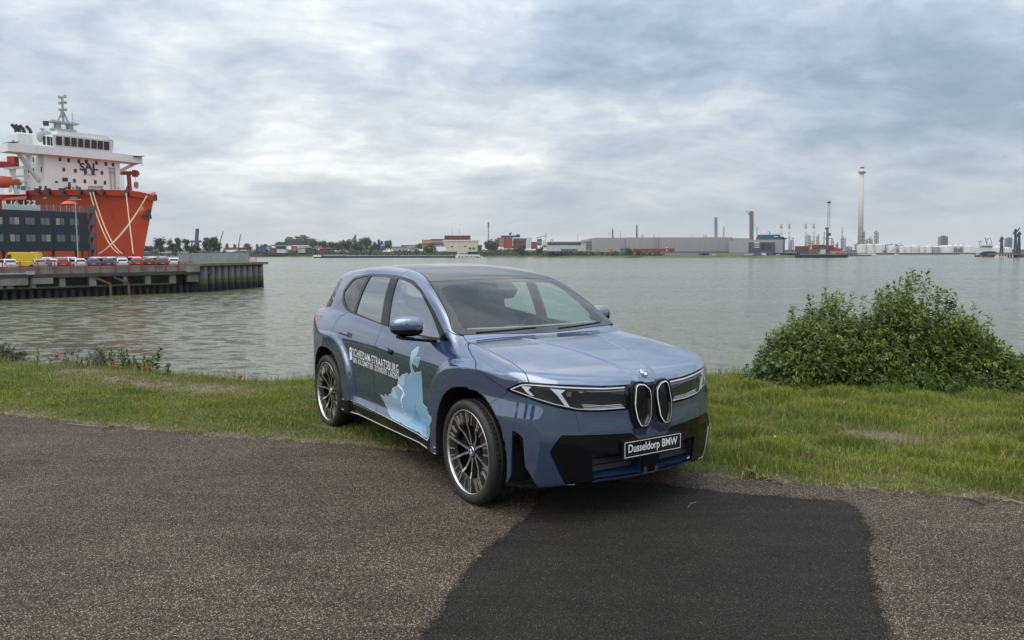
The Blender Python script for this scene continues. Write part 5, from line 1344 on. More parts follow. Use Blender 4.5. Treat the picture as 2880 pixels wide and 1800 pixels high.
def stick(a, b, r_, label, m=DRY, mid=None, z=.012, cat='twig'):
    A = ground_at(*a, z); B = ground_at(*b, z); c = (A + B) / 2 + Vector((0, .02, .01)) if mid is None else ground_at(*mid, z + .01)
    mb = MB(); mb.tube([A - A, c - A, B - A], r_, 5); o = mb.build('dry_twig', [m], None, A); tag(o, label, cat, 'dry stalks and twigs')
stick((190, 1191), (310, 1200), .004, 'long pale stalk lying along the left road edge', mid=(240, 1196)); stick((288, 1210), (322, 1198), .005, 'short dark twig sticking onto the road at left', TWIG)
stick((1934, 1428), (1958, 1412), .0018, 'thin curved straw on the dark tarmac before the car', mid=(1942, 1416), z=.008); stick((1955, 1673), (1970, 1680), .0025, 'tiny brown leaf stalk on the tarmac', TWIG, z=.008)
stick((2710, 1404), (2770, 1420), .006, 'dark stick at the right grass edge', TWIG); stick((2820, 1408), (2878, 1416), .005, 'pale stalk in the far right grass edge')
stick((2160, 1350), (2200, 1362), .006, 'curled dry root beside the road edge', TWIG); stick((850, 1150), (885, 1153), .003, 'reddish straw in the grass left of the rear wheel', mat('red straw', (.25, .09, .05), .9), z=.06)
# rosette weed near the road edge, right
rng_ = np.random.default_rng(77); g_ = ground_at(2125, 1335, .02); rr_ = empty('weed_plant', (g_.x, g_.y, .015), label='dandelion-like leaf rosette at the road edge right of the car', cat='plant')
tw_ = [[0, 0, .02, math.cos(a), math.sin(a), .35 + .5 * rng_.random()] for a in np.linspace(0, 2 * PI, 16)]
link_mesh('foliage', leaves_mesh('foliage', np.array(tw_), rng_, 3, .14, .028, .3, LTW), [LEAFM], rr_)
# unseen trees added behind the viewer, standing in for flats in the car's polish
def reflect_tree(x, y, h, seed):
    rng = np.random.default_rng(seed); r = empty('tree', (x, y, 2.0), label='broad tree on the dike, ' + ['first','second','third','fourth','fifth','sixth','seventh','eighth'][seed - 90] + ' in its row, seen in reflections', cat='tree', group='trees behind the road'); tw = []
    for i in range(420):
        d = rng.normal(size=3); d /= np.linalg.norm(d); k = rng.random() ** .4; tw.append([d[0] * h * .36 * k, d[1] * h * .36 * k, h * .62 + d[2] * h * .36 * k, *d])
    link_mesh('crown', leaves_mesh('crown', np.array(tw), rng, 3, h * .10, h * .07, .2, [(.03, .045, .015), (.07, .09, .03)], 'round'), [LEAFM], r)
    mb = MB(); mb.cyl((0, 0, 0), (0, 0, h * .5), h * .03, h * .015, 8); mb.build('trunk', [BARK], r)
for i, (x, y, h) in enumerate([(-70, -30, 9), (-58, -24, 8), (-42, -36, 11), (-30, -42, 9), (-8, -52, 10), (14, -50, 12), (34, -44, 9), (52, -40, 11)]): reflect_tree(x, y, h, 90 + i)
# ================================================================== quay on the left
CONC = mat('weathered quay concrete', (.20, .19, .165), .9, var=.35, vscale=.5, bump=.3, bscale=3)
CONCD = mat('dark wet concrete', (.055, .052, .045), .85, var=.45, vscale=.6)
def algae_mat(name, base, zlo, zhi, algae=(.045, .06, .012), dark=(.012, .013, .010)):
    """tidal staining: green band above a black wet foot"""
    m, h = node_mat(name, .8); g = h.N('ShaderNodeNewGeometry'); s = h.N('ShaderNodeSeparateXYZ'); h.L(g.outputs['Position'], s.inputs[0])
    n = h.noise(1.1, 5, .65); z = h.mth('ADD', s.outputs[2], h.mth('MULTIPLY', h.mth('SUBTRACT', n, .5), 1.6))
    t = h.mth('DIVIDE', h.mth('SUBTRACT', z, WATER), zhi - WATER)
    b = h.ramp(h.noise(.8, 6, .7), [(.3, tuple(c * .6 for c in base)), (.7, tuple(c * 1.25 for c in base))])
    k = h.ramp(t, [(.90, (1, 1, 1)), (1.0, (0, 0, 0))]); k2 = h.ramp(t, [((zlo - WATER) / (zhi - WATER) - .12, (1, 1, 1)), ((zlo - WATER) / (zhi - WATER) + .05, (0, 0, 0))])
    c = h.mix(k, b, algae); c = h.mix(k2, c, dark); h.L(c, h.b.inputs['Base Color']); h.bump(h.noise(6, 5), .5, .05); return m
PILEC = algae_mat('tide stained pile', (.10, .10, .097), -3.4, -2.5)
WALLC = algae_mat('tide stained wall', (.07, .067, .06), -3.0, -2.3)
REDP = mat('red painted rail', (.42, .035, .04), .6); GALV = mat('galvanised panel', (.33, .35, .36), .55, metal=.3, var=.15, vscale=1.2)
DECKM = mat('quay asphalt', (.07, .07, .068), .9)
QA = Vector((-73.2, 110.5)); QD = Vector((.662, .749)); QN = Vector((-.749, .662))     # along the quay, and away from the river
def qs(px, A=QA, D=QD):
    k = (px - 1440) / FPX / math.cos(0) ; k = at(px, 720, 1.0).x
    return (k * A.y - A.x) / (D.x - k * D.y)
def qp(s, n=0.0, z=0.0, A=QA, D=QD, Nn=QN): p = A + D * s + Nn * n; return Vector((p.x, p.y, z))
QM = Matrix(((QD.x, QN.x, 0), (QD.y, QN.y, 0), (0, 0, 1)))
def qbox(mb, s0, s1, n0, n1, z0, z1): mb.box(qp((s0 + s1) / 2, (n0 + n1) / 2, (z0 + z1) / 2), (s1 - s0, n1 - n0, z1 - z0), rot=QM)
S_END = qs(566)
def quay():
    q = empty('quay', qp(0, 0, WATER), label='old concrete quay with open piled front carrying the car park', cat='quay'); off = Vector(q.location)
    def B(name, mb, m): mb.v = [tuple(Vector(v) - off) for v in mb.v]; return mb.build(name, m, q)
    S0 = -70
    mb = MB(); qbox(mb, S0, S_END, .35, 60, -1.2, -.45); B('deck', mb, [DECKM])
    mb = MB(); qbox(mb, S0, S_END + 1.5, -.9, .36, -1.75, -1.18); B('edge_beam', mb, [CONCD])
    mb = MB(); qbox(mb, S0, S_END - .5, .2, .5, -1.18, -.12)
    B('parapet', mb, [CONC])
    mb = MB(); qbox(mb, S0, S_END, 1.6, 2.2, -7, -1.76); B('back_wall', mb, [WALLC])
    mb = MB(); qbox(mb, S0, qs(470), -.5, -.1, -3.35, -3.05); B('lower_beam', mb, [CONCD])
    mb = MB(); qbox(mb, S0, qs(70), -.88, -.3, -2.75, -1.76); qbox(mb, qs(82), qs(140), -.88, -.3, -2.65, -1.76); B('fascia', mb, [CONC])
    for px, w in ((-60, .8), (-10, .8), (20, .8), (85, .7), (168, .8), (253, 1.0), (345, .6), (409, .9), (479, 1.0), (536, 1.9)):
        s = qs(px); mb = MB(); qbox(mb, s - w / 2, s + w / 2, -.62, .1, -3.2 if w < 1.5 else -3.0, -1.75); B('column', mb, [CONC])
    for i in range(64):
        s = -34 + i * 1.12
        if s > S_END: break
        mb = MB(); mb.cyl(qp(s, .25, -7), qp(s, .25, -3.5), .36, n=8); B('sheet_pile', mb, [WALLC])
    for px in (300, 352):
        s = qs(px); mb = MB(); mb.beam(qp(s - 2.2, -.7, -1.9), qp(s, -.9, -2.9), .22, .28); mb.beam(qp(s, -.9, -3.0), qp(s, -.9, -5.2), .25, .3); B('fender_frame', mb, [mat('rusty fender', (.13, .07, .045), .9, var=.3, vscale=2)])
    for i, px in enumerate((-12, 6, 56, 106, 153, 198, 241, 282, 324, 362, 400, 437, 467, 501, 534)):
        s = qs(px); mb = MB(); mb.box(qp(s, .1, -.35), (.13, .13, 1.9), rot=QM); B('rail_post', mb, [REDP])
    mb = MB()
    for z in (-.35, .12, .55): mb.beam(qp(S0, .12, z), qp(qs(505), .12, z), .035, .035)
    B('rail', mb, [REDP])
    # life-ring arm and sign on the edge
    mb = MB(); mb.beam(qp(S0, -.95, -1.05), qp(qs(68), -.95, -1.05), .12, .14); B('pipe', mb, [CHROME])
    mb = MB(); mb.box(qp(qs(76), -1.0, -1.0), (1.0, .5, .5), rot=QM); B('pipe_head', mb, [GALV])
quay()
# tip with tubular piles
TA = Vector((at(566, 800, 1).x * 131.8, 131.8)); TB = Vector((at(742, 800, 1).x * 152.5, 152.5)); TD = (TB - TA).normalized(); TN = Vector((-TD.y, TD.x)); TL = (TB - TA).length
TM = Matrix(((TD.x, TN.x, 0), (TD.y, TN.y, 0), (0, 0, 1)))
def tpt(s, n, z): p = TA + TD * s + TN * n; return Vector((p.x, p.y, z))
def jetty():
    q = empty('pier_head', tpt(0, 0, WATER), label='outer pier head resting on a row of thick tubular piles', cat='quay'); off = Vector(q.location)
    def B(name, mb, m): mb.v = [tuple(Vector(v) - off) for v in mb.v]; return mb.build(name, m, q)
    def tbox(mb, s0, s1, n0, n1, z0, z1): mb.box(tpt((s0 + s1) / 2, (n0 + n1) / 2, (z0 + z1) / 2), (s1 - s0, n1 - n0, z1 - z0), rot=TM)
    mb = MB(); tbox(mb, -.6, TL + .7, -.7, 16, -.38, .06); B('deck', mb, [mat('mossy deck edge', (.16, .14, .10), .9, var=.4, vscale=.7, col2=(.10, .11, .04))])
    mb = MB(); tbox(mb, -.2, TL + .1, .7, 15, -6.5, -.39); B('core_wall', mb, [WALLC])
    n = 10
    for i in range(n):
        s = TL * (i + .42) / n; mb = MB(); mb.smooth = True; mb.cyl(tpt(s, .25, -7), tpt(s, .25, -.39), .80, n=20); B('pile', mb, [PILEC])
    mb = MB(); tbox(mb, -3.4, -.6, -.3, .5, -1.3, -.4); B('end_block', mb, [CONC])
    # windbreak of grey sheets and red barriers on the deck
    pxs = [(503, 540), (540, 565), (565, 595), (595, 640), (640, 675), (675, 700)]
    w = empty('sheet_fence', tpt(0, 1.4, .06), label='grey corrugated sheet fence standing on the quay head', cat='fence'); wo = Vector(w.location)
    for i, (a, b) in enumerate(pxs):
        A_ = at(a, 720, 133 + i * 3.0); B_ = at(b, 720, 133 + (i + 1) * 3.0); A_.z = B_.z = .10 if i else -.3; h = 1.72 if i else 2.0
        mb = MB(); L = (B_ - A_).length; k = max(6, int(L / .35)); d = (B_ - A_) / k; nn = Vector((-d.y, d.x, 0)).normalized()
        for j in range(k):
            p = A_ + d * j + nn * (.05 if j % 2 else -.05) - wo; r_ = A_ + d * (j + 1) + nn * (.05 if (j + 1) % 2 else -.05) - wo
            mb.quad(p, r_, r_ + Vector((0, 0, h)), p + Vector((0, 0, h)))
        mb.beam(A_ - wo, A_ - wo + Vector((0, 0, h + .05)), .1); mb.build('corrugated_sheet', [GALV], w, fix=False)
    for lab, a, b, Y0, Y1, z0, h in (('red mesh barrier before the first grey sheet', 503, 537, 131, 133, -1.1, 1.45), ('small red mesh barrier at the far end of the quay head', 680, 720, 150, 153, .06, 1.0)):
        r = empty('mesh_barrier', at(a, 730, Y0), label=lab, cat='barrier'); r.location.z = z0; ro = Vector(r.location); A_ = at(a, 730, Y0); B_ = at(b, 730, Y1); A_.z = B_.z = z0
        mb = MB(); k = 14
        for j in range(k + 1): p = A_.lerp(B_, j / k) - ro; mb.beam(p, p + Vector((0, 0, h)), .03 if j % 7 else .12)
        for z in (.1, .5, 1.0): mb.beam(A_ - ro + Vector((0, 0, z * h)), B_ - ro + Vector((0, 0, z * h)), .04)
        mb.build('mesh', [REDP], r)
jetty()

# ------------------------------------------------------------------ parked cars and van
TINT = mat('car glass dark', (.012, .014, .016), .08, ior=1.6); TYR = mat('black tyre', (.015, .015, .015), .8); LAMPR = mat('red rear lamp', (.35, .01, .01), .3)
def small_car(name, p, rz, col, label, cat='car', L=4.3, Wd=1.75, H=1.5, group='cars parked along the quay rail', hatch=True, van=False):
    r = empty(name, p, rz, label, cat, group); pm = mat(name + ' paint', col, .3, coat=.6)
    hl, w = L / 2, Wd / 2
    if van: low = [(-hl, .35), (-hl, 1.1), (hl * .75, 1.1), (hl, .95), (hl, .35)]; top = [(-hl + .02, 1.1), (-hl + .06, H - .06), (-hl + .2, H), (hl * .42, H), (hl * .50, H - .08), (hl * .74, 1.1)]
    else: low = [(-hl, .42), (-hl + .03, .88), (-hl + .15, .96), (hl * .30, .96), (hl * .92, .78), (hl, .6), (hl, .35), (-hl + .1, .3)]; top = [(-hl + (.12 if hatch else .5), .95), (-hl + (.45 if hatch else .95), H - .10), (-hl + .85, H - .01), (-.1, H), (hl * .12, H - .07), (hl * .48, .95)]
    def body(prof, w0, w1, zc):
        mb = MB(); mb.smooth = False; n = len(prof)
        A_ = [(x, -(w0 if z <= zc else w1), z) for x, z in prof]; B_ = [(x, -y, z) for x, y, z in A_]
        return mb.add(A_ + B_, [tuple(range(n)), tuple(range(n, 2 * n))[::-1]] + [(i, (i + 1) % n, n + (i + 1) % n, n + i) for i in range(n)])
    b = body(low, w, w * .97, .8).build('body', [pm], r); t = body(top, w * .94, w * .80, 1.0).build('cabin', [pm], r)
    for o, wd in ((b, .06), (t, .07)): md = o.modifiers.new('b', 'BEVEL'); md.width = wd; md.segments = 2; md.limit_method = 'ANGLE'
    zt, zb = H - .17, 1.0
    if not van:
        for s in (-1, 1): mb = MB(); mb.add([(-hl + .42, s * w * .935, zb), (hl * .36, s * w * .935, zb), (hl * .10, s * w * .835, zt), (-hl + .68, s * w * .835, zt)], [(0, 1, 2, 3)]); mb.v = [(x, y + s * .02, z) for x, y, z in mb.v]; mb.build('window', [TINT], r)
        rear = [(-hl + .16, 1.0), (-hl + .40, zt - .02)]
    else:
        for s in (-1, 1): mb = MB(); mb.add([(hl * .34, s * (w * .93), 1.15), (hl * .66, s * (w * .94), 1.15), (hl * .50, s * w * .85, H - .3), (hl * .34, s * w * .85, H - .3)], [(0, 1, 2, 3)]); mb.v = [(x, y + s * .02, z) for x, y, z in mb.v]; mb.build('window', [TINT], r)
        rear = None
    if rear: (xa, za), (xb, zb2) = rear; mb = MB(); mb.add([(xa - .03, -w * .8, za), (xa - .03, w * .8, za), (xb - .05, w * .68, zb2), (xb - .05, -w * .68, zb2)], [(0, 1, 2, 3)]); mb.build('rear_window', [TINT], r)
    mb = MB(); mb.add([(hl * .48 + .05, -w * .82, .99), (hl * .48 + .05, w * .82, .99), (hl * .14 + .05, w * .7, H - .10), (hl * .14 + .05, -w * .7, H - .10)] if not van else [(hl * .74 + .05, -w * .85, 1.12), (hl * .74 + .05, w * .85, 1.12), (hl * .50 + .06, w * .75, H - .15), (hl * .50 + .06, -w * .75, H - .15)], [(0, 1, 2, 3)]); mb.build('windscreen', [TINT], r)
    for s in (-1, 1):
        mb = MB(); mb.box((-hl + .02, s * (w - .13), .82), (.10, .22, .20)); mb.build('rear_lamp', [LAMPR], r)
    mb = MB(); mb.box((-hl - .01, 0, .62), (.05, .52, .12)); mb.build('number_plate', [mat('yellow plate', (.65, .45, .05), .5)], r)
    for sx in (-1, 1):
        for s in (-1, 1): mb = MB(); mb.cyl((sx * hl * .62, s * (w - .18), .32), (sx * hl * .62, s * (w + .01), .32), .32, n=14); mb.build('wheel', [TYR], r)
    return r
WHT, SIL, RED_, DRD, BLU, NVY, GRY, BLK = (.62, .63, .64), (.34, .35, .36), (.28, .015, .018), (.075, .012, .016), (.03, .05, .19), (.02, .025, .07), (.12, .125, .13), (.02, .02, .022)
QROT = math.atan2(QN.y, QN.x)          # nose away from the river
cars = [(24, 2.4, WHT, 'white car at the left edge of the photo, rail side', 0), (112, 3.0, SIL, 'silver car between the yellow van and a white hatchback', .1), (128, 3.0, GRY, 'grey hatchback right of the silver car', .15), (148, 2.9, WHT, 'white saloon behind the red car, third from the van', .2),
        (176, 2.6, RED_, 'low red car left of the white hatchback', .1), (222, 2.4, WHT, 'white hatchback in the middle of the rail-side row', .0), (266, 2.5, BLU, 'bright blue car right of the white hatchback', .25), (306, 2.6, NVY, 'dark blue car with pale roof right of the bright blue one', .2),
        (350, 2.5, WHT, 'white estate between dark blue and red cars', .3), (392, 2.5, RED_, 'red car near the right end of the row', .3), (424, 2.9, DRD, 'dark red car right of the red one', .3), (462, 2.7, DRD, 'maroon estate second from the right end', .3), (493, 2.9, WHT, 'white car at the right end of the row by the mesh', .3)]
for px, n, col, lab, tw_ in cars:
    s = qs(px, QA + QN * n); small_car('parked_car', qp(s, n + 1.2, -.45), QROT - tw_, col, lab)
second = [(120, 12, WHT, 'white roof showing behind the silver car'), (158, 12, SIL, 'silver car in the back row behind the red car'), (190, 12, WHT, 'white car in the back row left of the lamp post'), (250, 13, GRY, 'grey car in the back row behind the bright blue car'), (262, 12, WHT, 'white car in the back row right of the stair tower'), (300, 12, WHT, 'white car in the back row under the mooring ropes'),
          (330, 12, SIL, 'pale green-grey car in the back row under the ropes'), (372, 12, WHT, 'white van roof in the back row near the bow'), (415, 12, WHT, 'white car in the back row right of the bow'), (445, 12, SIL, 'silver car in the back row at the right end')]
for px, n, col, lab in second:
    s = qs(px, QA + QN * n); small_car('parked_car', qp(s, n, -.45), QROT + .1, col, lab, H=1.7, group='cars parked in the back row')
yv = small_car('parked_van', qp(qs(60, QA + QN * 4.5), 5.0, -.45), QROT + 1.0, (.62, .42, .01), 'yellow service van with red and white chevrons on its tail', 'van', 5.6, 2.0, 2.45, 'vans on the quay', van=True)
mb = MB()
for i in range(6):
    for s in (-1, 1):
        y0 = s * (.05 + i * .15); mb.slot = i % 2; mb.add([(-2.83, y0, .45), (-2.83, y0 + s * .15, .45), (-2.83, y0 + s * .15 - s * .3 * 0, .70 + 0), (-2.83, y0, .95)], [(0, 1, 2, 3)])
mb.build('chevron_board', [mat('reflective white', (.8, .8, .8), .5), mat('reflective red', (.6, .02, .02), .5)], yv)

# ------------------------------------------------------------------ dark office block with stair tower
NAVY = mat('dark navy cladding', (.012, .020, .030), .5, var=.2, vscale=.3); WGL = mat('office window glass', (.10, .12, .13), .08, ior=1.6); BLIND = mat('pale blinds behind glass', (.30, .27, .22), .4)
def office():
    A = Vector((at(0, 700, 1).x * 128, 128)); Bv = Vector((at(235, 700, 1).x * 139, 139)); D = (Bv - A).normalized(); Nn = Vector((-D.y, D.x)); L = (Bv - A).length
    M = Matrix(((D.x, Nn.x, 0), (D.y, Nn.y, 0), (0, 0, 1)))
    o = empty('office_building', (A.x, A.y, -.45), math.atan2(D.y, D.x), 'dark navy two-storey office block on stilts at the quay', 'building')
    def loc(px, py, n=0.0):      # point of the front face in local coordinates
        k = at(px, 720, 1.0).x; s = (k * A.y - A.x) / (D.x - k * D.y); Y = A.y + D.y * s; return s, at(px, py, Y).z + .45
    L2 = L + 1.0; zt = loc(0, 588)[1]; zb = loc(100, 706)[1]
    mb = MB(); mb.box2((-25, 0, zb), (L2 - 0, 11, zt)); mb.build('wall', [NAVY], o)
    seam = loc(155, 650)[0]; mb = MB(); mb.box2((seam - .06, -.05, zb), (seam + .06, 0, zt)); mb.build('seam', [PLAST], o)
    wins = [(-14, 14), (30, 60), (75, 104), (118, 146), (161, 187), (200, 227)]
    for r_, (y0, y1) in enumerate(((609, 632), (658, 680))):
        for i, (x0, x1) in enumerate(wins):
            s0, za = loc(x0, y1 + i * .7 * (1 - r_ * .8)); s1, zb_ = loc(x1, y0 + i * 1.0 * (1 - r_ * .6)); z1 = zb_; z0 = z1 - 1.32
            mb = MB(); mb.box2((s0, -.03, z0), (s1, .0, z1)); f = mb.build('window', [PLAST], o)
            sm = (s0 + s1) / 2
            for a, b in ((s0 + .08, sm - .05), (sm + .05, s1 - .08)):
                mb = MB(); mb.box2((a, -.045, z0 + .08), (b, -.031, z1 - .08)); mb.build('pane', [BLIND if (i * 7 + r_ * 3 + int(a * 5)) % 6 == 0 else WGL], f)
    for s in np.arange(.5, L2, 3.9): mb = MB(); mb.box2((s, .3, 0), (s + .35, .65, zb)); mb.build('stilt', [PLAST], o)
    # roof terrace
    fs, fz = loc(0, 575); xs_ = np.linspace(loc(18, 575)[0], loc(124, 575)[0], 15)
    for a, b in zip(xs_[:-1], xs_[1:]):
        mb = MB(); mb.box2((a + .03, .5, zt), (b - .03, .56, zt + .95)); mb.build('terrace_panel', [mat('frosted glass panel', (.42, .50, .50), .2) if a == xs_[0] else bpy.data.materials['frosted glass panel']], o)
    gl = glass_mat('clear balustrade', (.8, .85, .85), 1.5); xs_ = np.linspace(loc(124, 575)[0], L2, 8)
    for a, b in zip(xs_[:-1], xs_[1:]):
        mb = MB(); mb.box2((a + .03, .5, zt), (b - .03, .53, zt + 1.1)); mb.build('glass_panel', [gl], o)
        mb = MB(); mb.box2((a, .48, zt), (a + .06, .55, zt + 1.15)); mb.build('balustrade_post', [GALV], o)
    u = empty('parasol', (A.x, A.y, -.45), math.atan2(D.y, D.x), 'closed orange-red parasol dome on the office roof terrace', 'parasol'); us, uz = loc(217, 569)
    mb = MB(); mb.smooth = True; mb.lathe([(1.35, zt + 1.45), (1.2, zt + 1.7), (.7, zt + 2.0), (.02, zt + 2.1)], 20, (us + .3, 2.5, 0)); mb.build('canopy', [mat('orange canvas', (.55, .09, .03), .7)], u)
    mb = MB(); mb.cyl((us + .3, 2.5, zt), (us + .3, 2.5, zt + 1.6), .05, n=6); mb.build('pole', [GALV], u)
    # stair tower
    st = empty('stair_tower', (A.x, A.y, -.45), math.atan2(D.y, D.x), 'open steel stair tower painted dark grey at the end of the office', 'stairs'); GS = mat('grey painted steel', (.075, .09, .105), .5)
    s0, s1 = L2 + .25, loc(273, 650)[0]; ztt = loc(235, 577)[1]; d = 3.0
    for s, n in ((s0, 0), (s1, 0), (s0, d), (s1, d)): mb = MB(); mb.beam((s, n, 0), (s, n, ztt), .16); mb.build('post', [GS], st)
    fl_ = np.linspace(0, ztt - 1.4, 5); zz = [0, 1.9, 3.8, 5.7, 7.6]
    for i in range(5):
        z = ztt - 1.3 - i * 2.15
        if z < 0: break
        mb = MB(); mb.box2((s0, 0, z - .12), (s1, d, z)); mb.box2((s0, -.03, z), (s1, .0, z + .75)); mb.build('landing', [GS], st)
        if z > 1.4:
            mb = MB(); a = Vector((s1 - .3, .8, z - .1)); b = Vector((s0 + .3, .8, z - 1.9))
            for t in range(9): p = a.lerp(b, t / 8); mb.box(p, (.30, 1.0, .05))
            mb.beam(a, b, .08, .55); mb.beam(a + Vector((0, 0, .7)), b + Vector((0, 0, .7)), .06, .25); mb.build('stair_flight', [GS], st)
    mb = MB(); mb.beam((s0, 0, ztt), (s1, 0, ztt), .16); mb.beam((s0, 0, ztt - .1), ((s0 + s1) / 2, 0, ztt - .9), .10); mb.beam((s1, 0, ztt - .1), ((s0 + s1) / 2, 0, ztt - .9), .10); mb.build('brace', [GS], st)
office()
lp = at(219, 712, 126); lp.z = -.45; lpe = empty('street_lamp', lp, label='tall grey lamp post in front of the navy office', cat='street lamp'); hh = at(216, 561, 126).z + .45
mb = MB(); mb.cyl((0, 0, 0), (0, 0, hh), .12, .07, 8); mb.build('pole', [GALV], lpe); mb = MB(); mb.box((0, 0, hh), (1.9, .3, .12)); mb.box((-.2, 0, hh + .25), (.9, .3, .10)); mb.build('lamp_head', [GALV], lpe)
# ================================================================== heavy-lift ship
ORNG = mat('orange-red hull paint', (.50, .058, .013), .42, var=.16, vscale=.12, streak=(1, 1, .25), bump=.06, bscale=.6)
def streaks(m, colr, sc, lo, hi, amt, z=.06):
    nt = m.node_tree; b = nt.nodes['Principled BSDF']; N = nt.nodes.new; L = nt.links.new; src = b.inputs['Base Color'].links[0].from_socket
    tc = N('ShaderNodeTexCoord'); mp = N('ShaderNodeMapping'); mp.inputs['Scale'].default_value = (1, 1, z); L(tc.outputs['Object'], mp.inputs[0]); n = N('ShaderNodeTexNoise'); n.inputs['Scale'].default_value = sc; n.inputs['Detail'].default_value = 5; n.inputs['Roughness'].default_value = .65; L(mp.outputs[0], n.inputs[0])
    r = N('ShaderNodeMapRange'); r.inputs[1].default_value = lo; r.inputs[2].default_value = hi; r.inputs[4].default_value = amt; L(n.outputs[0], r.inputs[0])
    sp = N('ShaderNodeSeparateXYZ'); L(tc.outputs['Object'], sp.inputs[0]); w = N('ShaderNodeMath'); w.operation = 'PINGPONG'; L(sp.outputs[2], w.inputs[0]); w.inputs[1].default_value = 1.25; lt = N('ShaderNodeMath'); lt.operation = 'LESS_THAN'; L(w.outputs[0], lt.inputs[0]); lt.inputs[1].default_value = .05
    ml = N('ShaderNodeMath'); ml.operation = 'MULTIPLY_ADD'; L(lt.outputs[0], ml.inputs[0]); ml.inputs[1].default_value = .14; L(r.outputs[0], ml.inputs[2])
    x = N('ShaderNodeMix'); x.data_type = 'RGBA'; L(ml.outputs[0], x.inputs['Factor']); L(src, x.inputs[6]); x.inputs[7].default_value = (*colr, 1); L(x.outputs[2], b.inputs['Base Color'])
streaks(ORNG, (.16, .035, .018), .9, .54, .72, .55)
SHW = mat('ship white paint', (.70, .71, .70), .45, var=.08, vscale=.15); streaks(SHW, (.38, .34, .28), .8, .56, .78, .38)
SHG = mat('ship grey-green paint', (.33, .355, .35), .6); DKG = mat('dark fittings', (.03, .035, .035), .6)
ROPE = mat('pale mooring rope', (.55, .45, .33), .8); CRR = mat('crane red paint', (.36, .035, .03), .5); YEL_ = mat('hook yellow', (.55, .33, .02), .5)
def ship():
    S = empty('heavy_lift_ship', (-97, 172, WATER), label='heavy-lift ship with orange-red hull and white bridge moored behind the quay', cat='ship'); off = Vector(S.location)
    def B(name, mb, m, par=S, sm=False):
        if sm: mb.sm = [True] * len(mb.f)
        mb.v = [tuple(Vector(v) - off) for v in mb.v]; return mb.build(name, m, par, fix=not sm)
    top = [(-140, 547, 186), (0, 547, 178), (73, 547, 172.5), (75, 535, 172.4), (150, 534, 167), (220, 533, 163.5), (300, 534, 160.3), (349, 535, 158.5), (387, 538.5, 157), (415, 544.5, 156.2), (434, 552, 156)]
    T = [at(*p) for p in top]
    botp = [(-140, 212), (0, 200), (73, 192), (75, 192), (150, 185), (220, 178), (290, 172), (330, 168.5), (355, 166.5), (372, 165), (382, 164)]
    Bt = [at(px, 760, Y) for px, Y in botp]
    for p in Bt: p.z = WATER - 1
    # the stem leans out: waterline end sits under the rake
    stem = at(382, 716, 164); Bt[-1] = Vector((stem.x, stem.y, -4.9)); k = len(T); rows = []
    for i in range(k):
        r = []; t, b = T[i], Bt[i]; fl = min(1, i / 4)
        for j in range(13):
            u = j / 12; c = u ** (1.0 if i == k - 1 else (.9 if i < 4 else .85)); p = t.lerp(b, u)
            h = Vector((t.x + (b.x - t.x) * c, t.y + (b.y - t.y) * c, p.z)); r.append(h)
        rows.append(r)
    # refine along the length for a smooth bow
    def cr(P0, P1, P2, P3, t): return .5 * ((2 * P1) + (P2 - P0) * t + (2 * P0 - 5 * P1 + 4 * P2 - P3) * t * t + (3 * P1 - P0 - 3 * P2 + P3) * t ** 3)
    R2 = rows[:4]
    for i in range(3, k - 1):
        for q in range(1 if i > 3 else 1, 6):
            t = q / 5; R2.append([cr(rows[max(i - 1, 3)][j], rows[i][j], rows[i + 1][j], rows[min(i + 2, k - 1)][j], t) for j in range(13)])
    mb = MB(); V = [p for r in R2 for p in r]; n = len(R2)
    mb.add(V, [(i * 13 + j, i * 13 + j + 1, (i + 1) * 13 + j + 1, (i + 1) * 13 + j) for i in range(n - 1) for j in range(12)])
    # port side returns away from the quay
    ax_f = Vector((.74, -.67, 0)).normalized(); c0 = R2[-1][0]
    port = []
    for r in R2[::-1][1:]:
        q = []
        for p, s in zip(r, R2[-1]):
            d = p - s; l = Vector((d.x, d.y, 0)); al = l.dot(ax_f); pe = l - ax_f * al; q.append(s + ax_f * al - pe + Vector((0, 0, d.z)))
        port.append(q)
    PP = [R2[-1]] + port; V = [p for r in PP for p in r]; m = len(PP)
    mb.add(V, [(i * 13 + j, (i + 1) * 13 + j, (i + 1) * 13 + j + 1, i * 13 + j + 1) for i in range(m - 1) for j in range(12)])
    deck = [r[0] - Vector((0, 0, 1.1)) for r in R2] + [r[0] - Vector((0, 0, 1.1)) for r in port]
    mb.add(deck, [tuple(range(len(deck)))])
    hull = B('hull', mb, [ORNG], sm=True)
    # draught marks and lettering left of the roof terrace
    def face_text(s, px0, px1, py0, py1, Y0, Y1, m, par, name='lettering', bold=.01, back=-.25):
        v, f = text_geo(s, bold); lo, hi = v.min(0), v.max(0); w = (v - lo) / (hi - lo); pts = []
        a0, a1, b0, b1 = at(px0, py1, Y0), at(px0, py0, Y0), at(px1, py1, Y1), at(px1, py0, Y1)
        for q in w: p = a0.lerp(b0, q[0]).lerp(a1.lerp(b1, q[0]), q[1]); pts.append(p + Vector((-.3, -1, 0)).normalized() * -back)
        mb = MB(); mb.add(pts, [tuple(x) for x in f]); mb.v = [tuple(Vector(v_) - off) for v_ in mb.v]; return mb.build(name, m, par, fix=False)
    face_text('8 16 122', 4, 100, 563, 577, 178, 171, [SHW], hull, 'hull_lettering', .01, .1)
    # ---- superstructure, drawn in its own frame
    C0 = Vector((at(132, 600, 1).x * 170, 170)); EX = Vector((.60, .80)); EF = Vector((.80, -.60))
    M = Matrix(((EX.x, EF.x, 0), (EX.y, EF.y, 0), (0, 0, 1)))
    def W(w, d, z): p = C0 + EX * w + EF * d; return Vector((p.x, p.y, z))
